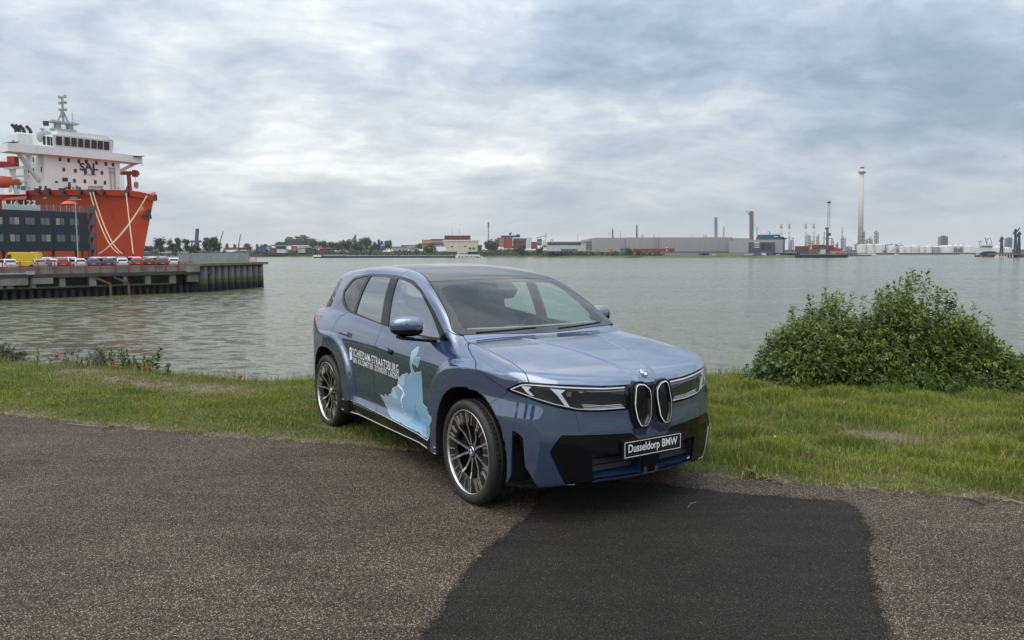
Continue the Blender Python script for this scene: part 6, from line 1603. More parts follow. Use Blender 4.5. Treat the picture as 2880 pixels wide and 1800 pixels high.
    def hit(px, py, d=0.0):
        k = at(px, 720, 1.0).x; A = C0 + EF * d; w = (k * A.y - A.x) / (EX.x - k * EX.y); return w, at(px, py, A.y + EX.y * w).z
    def wb(mb, w0, w1, d0, d1, z0, z1): mb.box(W((w0 + w1) / 2, (d0 + d1) / 2, (z0 + z1) / 2), (abs(w1 - w0), abs(d1 - d0), z1 - z0), rot=M); return mb
    WR = hit(349, 500)[0]; zd = hit(200, 535)[1] - 2; zw = hit(190, 432)[1]
    ss = empty('superstructure', (0, 0, 0)); ss.parent = S
    mb = MB(); wb(mb, 0, WR, -22, 0, zd, zw + .2); B('block', mb, [SHW], ss)
    # wings and bridge
    wl, wr = hit(36, 420)[0], hit(411, 455)[0]; zw1 = hit(190, 424)[1]
    mb = MB(); n0 = [(wl, .6), (0, 1.3), (WR * .5, 1.5), (WR, 1.3), (wr, .2)]
    for (a, da), (b, db) in zip(n0[:-1], n0[1:]):
        za0, za1 = (zw - .6, zw1 + .2); th = 2.2
        P_ = [W(a, da, za0), W(b, db, za0), W(b, db - 4.5, za0), W(a, da - 4.5, za0), W(a, da, za1 + .3), W(b, db, za1 + .3), W(b, db - 4.5, za1 + .3), W(a, da - 4.5, za1 + .3)]
        mb.add(P_, [(0, 3, 2, 1), (4, 5, 6, 7), (0, 1, 5, 4), (2, 3, 7, 6), (0, 4, 7, 3), (1, 2, 6, 5)])
    B('bridge_wing', mb, [SHW], ss)
    mb = MB(); a = W(wl + 2.5, -1, zw - .6); mb.beam(a, W(0, -3, zw - 6.2), .5, .7); a = W(wr - 1.2, -1, zw - .6); mb.beam(a, W(WR, -2.5, zw - 3.2), .5, .7); B('wing_bracket', mb, [SHW], ss)
    b0, b1 = hit(160, 410)[0], hit(327, 420)[0]; zb0, zb1 = zw1 + .3, hit(240, 390)[1] + .2
    mb = MB(); A_ = [W(b0, .6, zb0), W(b1, .6, zb0), W(b1, -11, zb0), W(b0 - 2.5, -11, zb0), W(b0, 1.2, zb1), W(b1 + .1, 1.2, zb1), W(b1, -11, zb1), W(b0 - 2.5, -11, zb1)]
    mb.add(A_, [(0, 3, 2, 1), (4, 5, 6, 7), (0, 1, 5, 4), (2, 3, 7, 6), (0, 4, 7, 3), (1, 2, 6, 5)]); bridge = B('bridge', mb, [SHW], ss)
    mb = MB(); wb(mb, b0 + 1, b1 - 1, -10, .8, zb1, zb1 + 1.0); B('bridge_roof', mb, [SHW], ss)
    for px0, px1 in ((174, 190), (197, 212), (216, 231), (235, 249), (253, 267), (271, 286), (289, 303), (306, 321)):
        w0, w1 = hit(px0, 415, .9)[0], hit(px1, 415, .9)[0]; z0 = zb0 + .75; z1 = zb1 - .35
        mb = MB(); A_ = [W(w0, 1.02, z0), W(w1, 1.02, z0), W(w1, 1.22, z1), W(w0, 1.22, z1)]; mb.add(A_, [(0, 1, 2, 3)]); B('bridge_window', mb, [DKG], bridge)
    for px0, px1 in ((128, 136), (139, 148), (149, 155)):
        w0, w1 = hit(px0, 415, -1)[0], hit(px1, 415, -1)[0]; mb = MB(); mb.add([W(w0, .75, zb0 + .5), W(w1, .75, zb0 + .5), W(w1, .85, zb1 - .6), W(w0, .85, zb1 - .6)], [(0, 1, 2, 3)]); B('bridge_window', mb, [DKG], bridge)
    # portholes of the front
    pts = [(183, 448), (207, 451), (235, 454), (284, 458), (310, 461), (330, 463), (192, 477), (224, 480), (298, 486), (220, 508), (249, 510), (278, 512), (305, 514), (190, 505), (198, 505)]
    for i, (px, py) in enumerate(pts): w, z = hit(px, py); mb = MB(); wb(mb, w - .28, w + .28, 0, .06, z - .42, z + .42); B('porthole', mb, [DKG], ss)
    for px, py in ((109, 449), (94, 479), (108, 479), (130, 477), (139, 476), (117, 506), (141, 504)):
        d = -hit(px, py)[0] * 1.2 - .0; k = at(px, 720, 1.0).x; A = C0; dd = (k * A.y - A.x) / (EF.x - k * EF.y)
        if dd < 0: z = at(px, py, A.y + EF.y * dd).z; mb = MB(); wb(mb, -.06, 0, dd - .25, dd + .25, z - .5, z + .5); B('porthole', mb, [DKG], ss)
    # lettering
    def st(s, px0, px1, py0, py1, m, bold):
        v, f = text_geo(s, bold); lo, hi = v.min(0), v.max(0); u = (v - lo) / (hi - lo); (w0, za), (w1, zb_) = hit(px0, py1), hit(px1, py1); h = hit(px0, py0)[1] - za
        mb = MB(); mb.add([W(w0 + (w1 - w0) * q[0], .10, za + (zb_ - za) * q[0] + h * q[1]) for q in u], [tuple(x) for x in f]); mb.v = [tuple(Vector(v_) - off) for v_ in mb.v]; mb.build('ship_lettering', [m], ss, fix=False)
    st('SAL', 236, 287, 458, 480, DKG, .035); st('MS SVENJA', 247, 281, 489, 494.5, CRR, .01)
    for px, py in ((256, 455), (252, 483), (273, 486)): w, z = hit(px, py); mb = MB(); wb(mb, w - .3, w + .3, .0, .1, z - .45, z + .45); B('ship_lettering', mb, [DKG], ss)
    # funnel casing with blue roundel, exhausts
    f0, f1 = hit(66, 380, -6)[0], hit(118, 380, -6)[0]; zf = hit(90, 373, -6)[1]
    mb = MB(); wb(mb, f0, f1, -9.5, -6, zw, zf); fn = B('funnel', mb, [SHW], S); md = fn.modifiers.new('b', 'BEVEL'); md.width = .35; md.segments = 3
    mb = MB(); mb.cyl(W(f0 - .06, -7.8, zf - 2.6), W(f0 + .1, -7.8, zf - 2.6), .95, n=18); B('funnel_badge', mb, [mat('funnel badge blue', (.04, .13, .26), .5)], S)
    for px in (68, 78, 90, 108): w = hit(px, 370, -7)[0]; mb = MB(); mb.tube([W(w, -7.5, zf - .3), W(w, -7.5, zf + .8), W(w - .8, -7.5, zf + 1.7)], .36, 8); B('exhaust_pipe', mb, [DKG], S)
    w, z = hit(142, 384, -3); mb = MB(); mb.smooth = True; mb.sphere(W(w, -3, z), 1.5, 8); B('radome', mb, [SHG], S); mb = MB(); mb.cyl(W(w, -3, zb0), W(w, -3, z), .5, n=8); B('radome_stand', mb, [SHW], S)
    # mast
    def mp(px, py, d=-3): w, z = hit(px, py, d); return W(w, d, z)
    mb = MB(); mb.beam(mp(180, 388), mp(181, 344), 1.1, 1.1); mb.beam(mp(222, 392), mp(212, 348), 1.1, 1.1)
    mb.beam(mp(163, 363), mp(228, 370), 2.2, .35); mb.beam(mp(160, 341), mp(234, 351), 2.4, .35); mb.beam(mp(176, 386), mp(232, 392), 2.0, .3); mb.beam(mp(198, 343), mp(198, 272), .35, .35)
    mb.beam(mp(183, 341), mp(197, 308), .25, .25); mb.beam(mp(211, 345), mp(198, 308), .25, .25); mb.beam(mp(144, 346), mp(165, 342), .3, .3)
    for px, py in ((190, 290), (206, 289), (190, 309), (206, 309), (190, 274), (206, 272), (192, 327)): mb.beam(mp(px, py + 3), mp(px, py - 4), .45, .45); mb.beam(mp(px, py), mp(198, py), .15, .15)
    mb.beam(mp(191, 275), mp(189, 268), .12, .12); mb.beam(mp(204, 274), mp(204.5, 264), .12, .12); mb.beam(mp(198, 275), mp(198, 270), .12, .12); mb.beam(mp(224, 345), mp(223, 315), .1, .1)
    for px in range(166, 234, 6): mb.beam(mp(px, 341 + (px - 160) * .13), mp(px, 334 + (px - 160) * .13), .08, .08)
    for px in range(166, 232, 7): mb.beam(mp(px, 363 + (px - 160) * .1), mp(px, 355 + (px - 160) * .1), .08, .08)
    B('mast', mb, [SHG], S)
    mb = MB(); mb.box(mp(149, 347), (.9, .7, 1.0)); B('radar_drum', mb, [DKG], S)
    for px, py, h in ((138, 384, 24), (243, 392, 12), (258, 393, 14), (293, 400, 18), (300, 400, 20), (316, 404, 18), (326, 414, 22)):
        mb = MB(); a = mp(px, py + 2, -1); b = mp(px, py - h + 3, -1); mb.beam(a, b, .14, .14); mb.box(b, (.8, .5, .35)); B('antenna', mb, [SHG], S)
    for px, py in ((246, 388), (259, 388)): mb = MB(); mb.smooth = True; mb.sphere(mp(px, py, -2), .75, 6); B('satellite_dome', mb, [SHG], S)
    for (p0, p1) in (((34, 402), (66, 400)), ((383, 440), (411, 440))):
        d = 0 if p0[0] > 200 else -3; mb = MB(); a, b = mp(p0[0], p0[1], d), mp(p1[0], p1[1], d); mb.beam(a, b, 2.5, .12); mb.beam(a, a - Vector((0, 0, 2.2)), .1, .1); mb.beam(b, b - Vector((0, 0, 2.2)), .1, .1); mb.beam(a.lerp(b, .5), a.lerp(b, .5) - Vector((0, 0, 2.0)), .1, .1); B('wing_shelter', mb, [DKG], S)
    # side gear: boat station, cranes, lifeboat
    mb = MB(); mb.beam(mp(47, 474, -8), mp(58, 545, -8), .8, .8); mb.beam(mp(56, 474, -8), mp(38, 540, -8), .5, .5); mb.beam(mp(30, 474, -8), mp(84, 470, -8), 1.2, .5); mb.beam(mp(52, 496, -8), mp(116, 494, -8), .3, .3); mb.beam(mp(52, 512, -8), mp(84, 512, -8), 1.0, .3); mb.beam(mp(86, 478, -8), mp(86, 530, -8), .3, .3); B('boat_davit', mb, [SHW], S)
    mb = MB(); wb(mb, hit(60, 500, -14)[0], hit(86, 500, -14)[0], -15, -10, zd, hit(70, 470, -14)[1]); B('side_house', mb, [SHW], S)
    mb = MB(); mb.beam(mp(-30, 461, -9), mp(66, 465, -9), 1.1, 1.3); mb.box(mp(52, 452, -9), (1.6, 1.6, 1.8)); B('deck_crane', mb, [CRR], S)
    mb = MB(); mb.smooth = True; v, f = blob((0, 0, 0), (4.6, 1.3, 1.35), 2.2, 2.2, 2.2, 10); c = mp(6, 511, -9); mb.add([Vector((p[0] * .8 + p[1] * .2, p[0] * .55 + p[1], p[2])) + c for p in v], f); B('lifeboat', mb, [mat('orange lifeboat', (.55, .10, .03), .4)], S)
    mb = MB(); mb.beam(mp(349, 486, -4), mp(400, 488, -4), .9, .9); mb.beam(mp(372, 490, -4), mp(374, 536, -4), .7, .7); mb.beam(mp(374, 512, -4), mp(364, 535, -4), .4, .4); mb.box(mp(390, 488, -4), (1.0, 1.0, 1.6)); B('bow_crane', mb, [CRR], S)
    mb = MB(); mb.beam(mp(390, 492, -4), mp(392, 515, -4), .08, .08); mb.box(mp(392, 520, -4), (.9, .5, 1.3)); mb.tube([mp(392, 522, -4), mp(394, 528, -4), mp(391, 530, -4)], .14, 5); B('crane_hook', mb, [YEL_], S)
    for px in (352, 357): mb = MB(); mb.beam(mp(px, 488, -4), mp(px, 535, -4), .10, .10); B('stanchion', mb, [SHW], S)
    for x in (322, 333): mb = MB(); mb.beam(mp(x, 471, .2), mp(x, 532, .2), .2, .2); mb.build; B('foremast', mb, [SHG], S)
    mb = MB(); mb.beam(mp(318, 472, .2), mp(336, 474, .2), .2, .2); mb.beam(mp(318, 484, .2), mp(336, 485, .2), .2, .2); B('foremast', mb, [SHG], S)
    # deck clutter along the bulwark
    rnd = random.Random(3)
    for i, (px, py, w, h, m) in enumerate([(63, 527, 5, 8, 'b'), (75, 529, 8, 10, 'b'), (90, 529, 6, 7, 'g'), (205, 526, 6, 12, 'd'), (206, 519, 5, 12, 'd'), (216, 529, 5, 6, 'y'), (226, 527, 5, 9, 'b'), (234, 529, 5, 6, 'b'), (124, 527, 5, 8, 'd'), (139, 527, 4, 8, 'd'), (170, 512, 5, 5, 'd'), (341, 530, 4, 5, 'g'), (197, 529, 8, 4, 'd')]):
        M_ = {'b': mat('deck gear blue', (.03, .16, .28), .6), 'g': SHG, 'd': DKG, 'y': YEL_}[m]; c = mp(px, py, 1.5); mb = MB(); mb.box(c, (w * .075, w * .075, h * .085)); B('deck_gear', mb, [M_], S)
    mb = MB()
    for px in range(249, 291, 4): mb.beam(at(px, 524, 162.5), at(px, 533, 162.5), .08, .08)
    for y in (524, 528): mb.beam(at(249, y, 162.5), at(289, y, 162.5), .09, .09)
    B('bow_railing', mb, [DKG], S)
    # fairleads and chutes on the bulwark, anchor
    def hullpt(px, py):   # pull a point onto the outer skin near the bulwark
        ys = np.interp(px, [p[0] for p in top], [p[2] for p in top]); return at(px, py, ys - .25 + max(0, py - 536) * .06)
    for px, py, r_ in ((224, 539, .55), (251, 539, .5), (258, 539, .5), (264, 539, .5), (287, 539, .55), (355, 542, .6), (405, 547, .35), (415, 550, .3), (424, 552, .3)):
        c = hullpt(px, py); mb = MB(); mb.cyl(c + Vector((.1, .25, 0)), c - Vector((.05, .12, 0)), r_, n=12); B('fairlead', mb, [DKG], S)
    for px in (106, 134, 175): c = hullpt(px, 537); mb = MB(); mb.box(c, (1.0, .9, 1.1)); B('roller_chute', mb, [DKG], S)
    c = at(437, 556, 155.6); mb = MB(); mb.box(c, (.5, .5, 1.2)); B('stem_fitting', mb, [DKG], S)
    bo = at(407, 597, 158.5); mb = MB(); mb.smooth = True; v, f = blob((0, 0, 0), (1.05, 1.1, 1.35), 2, 2, 2, 10); mb.add([Vector(p) + bo for p in v], f); B('anchor_bolster', mb, [ORNG], S, sm=True)
    mb = MB(); a = at(414, 603, 157); mb.beam(at(417, 588, 157), at(415, 610, 157), .5, .5); mb.beam(at(405, 612, 157), at(425, 611, 157), .5, .6); mb.beam(at(423, 611, 157), at(418, 596, 157), .4, .4); B('anchor', mb, [mat('anchor brown', (.09, .05, .04), .8)], S)
    # mooring ropes
    def rope(label, a, Ya, b, Yb, sag, r_=.11):
        A_, B_ = at(a[0], a[1], Ya), at(b[0], b[1], Yb); pts = []
        for i in range(15): t = i / 14; p = A_.lerp(B_, t); p.z -= sag * 4 * t * (1 - t); pts.append(p - A_)
        mb = MB(); mb.tube(pts, r_, 5); o = mb.build('mooring_rope', [ROPE], None, A_, fix=False); tag(o, label, 'rope', 'mooring ropes of the ship')
    rope('left one of the two sagging ropes from the first fairlead', (253, 541), 161.8, (336, 714), 150, 2.6); rope('right one of the two sagging ropes from the first fairlead', (262, 541), 161.4, (345, 714), 150, 2.4)
    rope('nearly upright rope from under the bow to the quay', (355, 543), 157.8, (375, 714), 148, .5); rope('upper one of the slanting ropes running down from the stem to the left', (414, 551), 155.5, (282, 714), 150, 1.0)
    rope('lower one of the slanting ropes running down from the stem to the left', (412, 552), 155.5, (276, 715), 149, 1.5)
ship()
# ================================================================== far bank
GZ = -2.6
def shore():
    m, h = node_mat('far bank grass', .95)
    h.L(h.ramp(h.noise(.06, 6, .7), [(.35, (.045, .055, .020)), (.55, (.085, .095, .035)), (.75, (.13, .11, .06))]), h.b.inputs['Base Color'])
    pts = [(-900, 1500), (300, 1500), (700, 1440), (760, 1400), (1050, 1330), (1300, 1185), (1380, 1120), (1600, 1010), (1880, 915), (2100, 880), (2238, 862)]
    row = []
    for px, Y in pts: row.append(Vector((at(px, 720, 1).x * Y, Y, 0)))
    row += [row[-1] + Vector((16, 30, 0)), row[-1] + Vector((40, 260, 0)), Vector((at(2260, 720, 1).x * 1350, 1350, 0))]
    mb = MB(); prof = [(0, WATER - 1), (2, WATER + .4), (9, -3.4), (14, GZ - .1), (60, GZ), (5200, GZ)]; n = len(prof); V = []
    for i, p in enumerate(row):
        for d, z in prof: V.append((p.x * (1 + d / max(p.y, 1)), p.y + d, z))
    mb.add(V, [(i * n + j, (i + 1) * n + j, (i + 1) * n + j + 1, i * n + j + 1) for i in range(len(row) - 1) for j in range(n - 1)])
    o = mb.build('far_bank', [m], fix=False); o['kind'] = 'structure'
    m2 = mat('far quay wall', (.10, .10, .085), .9, var=.3, vscale=.03)
    mb = MB(); a = at(2250, 720, 1).x * 1560; b = at(3900, 720, 1).x * 1400; mb.add([(a, 1560, WATER - 1), (b, 1400, WATER - 1), (b, 1400, -1.2), (a, 1560, -1.2), (a * 1.8, 4500, -1.2), (b * 3, 4500, -1.2)], [(0, 1, 2, 3), (3, 2, 5, 4)])
    o = mb.build('refinery_land', [m2], fix=False); o['kind'] = 'structure'
    mb = MB(); a = at(660, 720, 1).x * 1428; b = at(925, 720, 1).x * 1370; mb.add([(a, 1428, WATER - 1), (b, 1370, WATER - 1), (b, 1370, -1.0), (a, 1428, -1.0), (a, 1460, -1.0), (b, 1400, -1.0)], [(0, 1, 2, 3), (3, 2, 5, 4)])
    o = mb.build('far_quay', [mat('far quay brown', (.06, .05, .04), .9)], fix=False); o['kind'] = 'structure'
shore()
def FB(mb, px0, px1, py0, py1, Y, depth=None, base=False):
    """box whose river face spans px0..px1 and py0(top)..py1 at distance Y"""
    a = at(px0, py1, Y); b = at(px1, py0, Y); d = depth or abs(b.x - a.x) * .5
    return mb.box2((a.x, Y, GZ if base else a.z), (b.x, Y + d, b.z))
def fthing(name, label, cat, px, Y, group=None): p = at(px, 720, Y); e = empty(name, (p.x, Y, GZ), 0, label, cat, group); return e
def fpart(root, name, mb, m, fix=True):
    off = Vector(root.location); mb.v = [tuple(Vector(v) - off) for v in mb.v]; return mb.build(name, m, root, fix=fix)
_mc = {}
def fm(name, col, rough=.7, **k):
    if name not in _mc: _mc[name] = mat(name, col, rough, **k)
    return _mc[name]
M_CREAM = fm('cream render', (.50, .47, .36), var=.10, vscale=.12); M_MAR = fm('dark red cladding', (.10, .022, .020)); M_GREY = fm('grey ribbed cladding', (.31, .305, .31), var=.06, vscale=.04, streak=(3, 3, .3)); M_GREY2 = fm('darker grey cladding', (.13, .135, .14))
M_BRN = fm('brown brick block', (.17, .145, .13)); M_PALE = fm('pale green-grey cladding', (.40, .44, .44)); M_DARKW = fm('dark strip windows', (.03, .045, .045), .2); M_WHT = fm('white tank paint', (.62, .61, .58), var=.06, vscale=.05)
M_REDC = fm('red container', (.28, .045, .035), var=.15, vscale=.3); M_ORC = fm('orange container', (.50, .15, .03)); M_BLC = fm('blue container', (.03, .10, .28)); M_GRC = fm('grey container', (.30, .32, .33)); M_WHC = fm('white container', (.55, .55, .54)); M_GNC = fm('green container', (.04, .16, .10)); M_MRC = fm('maroon container', (.16, .035, .03), var=.15, vscale=.3)
M_STL = fm('far steelwork', (.17, .165, .16), .7); M_CON = fm('pale concrete stack', (.50, .49, .47), var=.10, vscale=.04, streak=(1, 1, .2)); M_NVY = fm('dark blue crane steel', (.03, .08, .15)); M_DK = fm('far dark', (.03, .035, .04))
# ---- trees of the far bank
TREEM = leaf_mat('far foliage', .15, .8)
def far_tree(px, pt, pb, pw, Y, seed, label, shape='round', cols=((.040, .060, .034), (.105, .130, .062)), group='trees on the far bank', n=620):
    rng = np.random.default_rng(seed); c = at(px, pt, Y); b = at(px, pb, Y); H = c.z - b.z; w = pw / FPX * Y / 2
    r = empty('tree', (c.x, Y, b.z), 0, label, 'tree', group); tw = []
    nc = 11 if shape == 'round' else 5; cl = []
    for i in range(nc):
        if shape == 'round': cl.append((rng.uniform(-.62, .62) * w, rng.uniform(-.5, .5) * w, H * rng.uniform(.14, .80), w * rng.uniform(.42, .70)))
        else: cl.append((rng.uniform(-.2, .2) * w, rng.uniform(-.2, .2) * w, H * (.25 + .62 * i / nc), w * (1.0 - .6 * i / nc)))
    for i in range(n):
        x, y, z, rr = cl[rng.integers(nc)]; d = rng.normal(size=3); d /= np.linalg.norm(d); k = rng.random() ** .35; zz = z + d[2] * rr * k * (1 if shape == 'round' else 1.3)
        tw.append([x + d[0] * rr * k, y + d[1] * rr * k, min(max(zz, H * .08), H), *d])
    s = max(w, H * .35) * .20; link_mesh('crown', leaves_mesh('crown', np.array(tw), rng, 3, s, s * .8, .1, cols, 'round'), [TREEM], r)
    mb = MB(); mb.cyl((0, 0, 0), (0, 0, H * .6), max(.3, H * .03), H * .012, 6); mb.build('trunk', [BARK], r)
for i, a in enumerate([(450, 663, 712, 36, 700, 'round', 'big rounded tree, first of the row right of the bow'), (482, 668, 712, 26, 700, 'round', 'second tree of the row right of the bow'), (504, 665, 712, 26, 700, 'round', 'third tree of the row right of the bow'), (524, 662, 710, 26, 700, 'round', 'fourth tree of the row, left of the blue crane'), (548, 688, 712, 34, 760, 'round', 'low tree under the blue crane'),
          (580, 664, 708, 34, 700, 'round', 'tall tree right of the blue crane'), (598, 664, 706, 34, 700, 'round', 'broad tree right of the blue crane, the highest there'), (612, 680, 708, 26, 720, 'round', 'right end tree of the tall group'), (403, 690, 708, 18, 900, 'round', 'small tree near the bow'), (420, 692, 708, 22, 900, 'round', 'low tree between the bow and the tree row'),
          (638, 682, 704, 12, 1500, 'cone', 'small pointed tree left of the thin cranes'), (660, 684, 704, 12, 1500, 'cone', 'small pointed tree between the thin cranes'), (700, 686, 704, 30, 1500, 'round', 'low tree right of the thin cranes'), (723, 684, 704, 12, 1500, 'cone', 'small pointed tree before the brown block'), (745, 688, 704, 28, 1500, 'round', 'low tree further right of the thin cranes'),
          (790, 682, 704, 40, 1500, 'round', 'tree left of the brown block'), (884, 674, 700, 30, 1500, 'round', 'tree right of the brown block'), (905, 676, 702, 30, 1450, 'round', 'second tree right of the brown block'), (928, 680, 704, 34, 1450, 'round', 'tree left of the leaning tower'), (952, 678, 704, 34, 1400, 'round', 'tree under the leaning tower, left side'), (975, 674, 704, 36, 1400, 'round', 'tree left of the slanted tower'), (1003, 676, 704, 36, 1350, 'round', 'tree right of the slanted tower'),
          (1030, 667, 702, 40, 1350, 'round', 'large domed tree right of the slanted tower'), (1050, 680, 704, 28, 1350, 'round', 'tree before the poplars'), (1066, 669, 703, 11, 1350, 'cone', 'first poplar by the blue roof'), (1074, 672, 703, 9, 1350, 'cone', 'second poplar by the blue roof'), (1084, 673, 703, 9, 1350, 'cone', 'third poplar right of the blue roof'), (1091, 671, 703, 9, 1350, 'cone', 'fourth poplar right of the blue roof'), (1098, 670, 703, 9, 1350, 'cone', 'fifth poplar, last one on the right'),
          (1178, 684, 700, 22, 1250, 'round', 'small dark tree left of the container stacks'), (1216, 684, 712, 26, 1200, 'round', 'tree before the container stacks left of the cream building'), (1200, 690, 712, 24, 1200, 'round', 'lower tree left of the cream building'), (1372, 672, 704, 26, 1150, 'round', 'tree right of the cream building'), (1389, 671, 704, 34, 1150, 'round', 'broad bright tree behind the mast'),
          (1346, 688, 706, 20, 1150, 'round', 'low tree at the right corner of the cream building'), (1464, 690, 712, 28, 1080, 'round', 'tree before the brown container stack'), (1518, 696, 712, 26, 1050, 'round', 'low tree before the white containers'), (1770, 698, 718, 30, 950, 'round', 'round bush before the blue container'), (1794, 702, 718, 18, 950, 'round', 'small bush right of the blue container')]):
    px, pt, pb, pw, Y, sh, lab = a
    far_tree(px, pt, pb, pw, Y, 200 + i, lab, sh, ((.050, .072, .030), (.135, .160, .062)) if px > 1100 else ((.042, .064, .038), (.11, .135, .07)))
def scrub():
    rng = np.random.default_rng(31); tw = []
    for i in range(3600):
        px = rng.uniform(930, 1860); Y = np.interp(px, [900, 1300, 1380, 1600, 1880], [1390, 1200, 1135, 1025, 932]) + rng.uniform(0, 30); p = at(px, 715, Y)
        hgt = 3.0 + 2.4 * math.sin(px * .11) * math.sin(px * .037 + 1) + 1.5 * math.sin(px * .31)
        if px > 1560: hgt *= .8
        if hgt < .5: continue
        tw.append([p.x, Y, GZ - .3 + rng.random() * hgt, rng.normal(), rng.normal(), rng.normal() + .5])
    me = leaves_mesh('riverside_scrub', np.array(tw), rng, 3, 2.6, 2.0, .1, ((.035, .045, .018), (.11, .115, .045)), 'round')
    o = link_mesh('riverside_scrub', me, [TREEM]); o['kind'] = 'stuff'; o['label'] = 'low riverside scrub along the far bank'
scrub()
def tree_belt():
    rng = np.random.default_rng(41); tw = []
    for i in range(5200):
        px = rng.uniform(376, 1110) if rng.random() < .72 else rng.uniform(1110, 1700); Y = 1490 + rng.uniform(0, 40) if px < 1110 else 1420; p = at(px, 700, Y)
        hgt = 9 + 4 * math.sin(px * .045) + 3.5 * math.sin(px * .13 + 1) + 2.5 * math.sin(px * .37) + (3 if 920 < px < 1060 else 0) - (4 if 600 < px < 780 else 0) - (2.5 if px > 1110 else 0)
        tw.append([p.x, Y, GZ + max(2.0, hgt) * rng.random() ** .7, rng.normal(), rng.normal(), rng.normal() + .4])
    me = leaves_mesh('tree_belt', np.array(tw), rng, 3, 3.0, 2.6, .1, ((.045, .068, .045), (.105, .130, .075)), 'round')
    o = link_mesh('tree_belt', me, [TREEM]); o['kind'] = 'stuff'; o['label'] = 'continuous belt of trees behind the far quay'
tree_belt()
# hazy wooded skyline far behind
def skyline():
    rng = np.random.default_rng(7); mb = MB(); xs = np.linspace(-300, 3100, 240); V = []
    for px in xs:
        Y = 2600; b = at(px, 710, Y); h = 6 + 6 * rng.random() + 6 * max(0, math.sin(px * .01)); V += [(b.x, Y, GZ - 1), (b.x, Y, GZ + h), (b.x, Y + 60, GZ + h), (b.x, Y + 60, GZ - 1)]
    mb.add(V, [(i * 4 + j, i * 4 + 4 + j, i * 4 + 5 + j, i * 4 + 1 + j) for i in range(239) for j in range(3)])
    o = mb.build('distant_woods', [fm('distant woods', (.07, .09, .08), .95)], fix=False); o['kind'] = 'stuff'; o['label'] = 'low dark wooded skyline far beyond the river'
skyline()
# ---- left of centre
r = fthing('warehouse', 'long low grey shed beside the ship bow', 'warehouse', 410, 900); mb = MB(); FB(mb, 385, 443, 696, 707, 900, 30); fpart(r, 'wall', mb, [M_GREY2]); mb = MB(); FB(mb, 384, 444, 694, 696, 899, 32); fpart(r, 'roof', mb, [M_GREY])
for i, (px, py, Y, lab, w) in enumerate([(556, 642, 1300, 'blue quayside crane with raised jib behind the trees', 4.5), (620, 650, 1500, 'thin grey crane leaning right beyond the trees', 1.6), (677, 658, 1500, 'thin grey crane left of the brown block', 1.6)]):
    r = fthing('harbour_crane', lab, 'crane', px, Y, 'cranes beyond the river'); top = [(555, 643), (628, 651), (677, 658)][i]; bot = [(552, 690), (616, 690), (671, 690)][i]
    mb = MB(); mb.beam(at(*top, Y), at(*bot, Y), w, w); fpart(r, 'jib', mb, [M_NVY if i == 0 else M_STL])
    mb = MB(); mb.beam(at(bot[0], bot[1] - 4, Y), at(bot[0] + 1, 706, Y), w * 1.6, w * 1.6)
    if i == 0: FB(mb, 536, 562, 676, 682, Y, 8); mb.beam(at(540, 682, Y), at(538, 700, Y), 2); mb.beam(at(558, 682, Y), at(560, 700, Y), 2)
    fpart(r, 'base', mb, [M_NVY if i == 0 else M_STL])
r = fthing('office_block', 'brown stepped office block on the far bank', 'building', 840, 1600)
for nm, x0, x1, y0, y1, m in (('wall', 801, 862, 671, 690, M_BRN), ('wall', 858, 875, 670, 688, fm('blue-grey cladding', (.15, .18, .20))), ('upper_storey', 832, 852, 667, 672, M_BRN), ('roof', 827, 859, 665, 668, M_DK), ('stair_head', 805, 812, 666, 672, M_BRN), ('roof_sign', 843, 850, 660.5, 664, fm('red sign box', (.45, .05, .03)))):
    mb = MB(); FB(mb, x0, x1, y0, y1, 1600, 30); fpart(r, nm, mb, [m])
for j in range(4): mb = MB(); FB(mb, 803, 873, 673.5 + j * 4, 675 + j * 4, 1599, .8); fpart(r, 'window_band', mb, [M_DARKW])
r = fthing('slanted_tower', 'grey slanted wedge tower rising over the trees', 'tower', 995, 1500)
a, b, c = at(984, 681, 1500), at(1000, 659, 1500), at(1000, 681, 1500); mb = MB(); mb.add([a, b, c] + [p + Vector((0, 8, 0)) for p in (a, b, c)], [(0, 1, 2), (3, 5, 4), (0, 3, 4, 1), (1, 4, 5, 2), (0, 2, 5, 3)]); fpart(r, 'body', mb, [M_BRN])
r = fthing('small_house', 'small house with bright blue pointed roof among the trees', 'house', 1076, 1330); mb = MB(); FB(mb, 1071, 1081, 692, 700, 1330, 8); fpart(r, 'wall', mb, [M_NVY]); p = at(1076, 683, 1330); q0, q1 = at(1071, 692, 1330), at(1082, 692, 1330)
mb = MB(); mb.add([q0, q1, q1 + Vector((0, 8, 0)), q0 + Vector((0, 8, 0)), p + Vector((0, 4, 0))], [(0, 1, 4), (1, 2, 4), (2, 3, 4), (3, 0, 4)]); fpart(r, 'roof', mb, [fm('bright blue roof', (.04, .18, .5))])
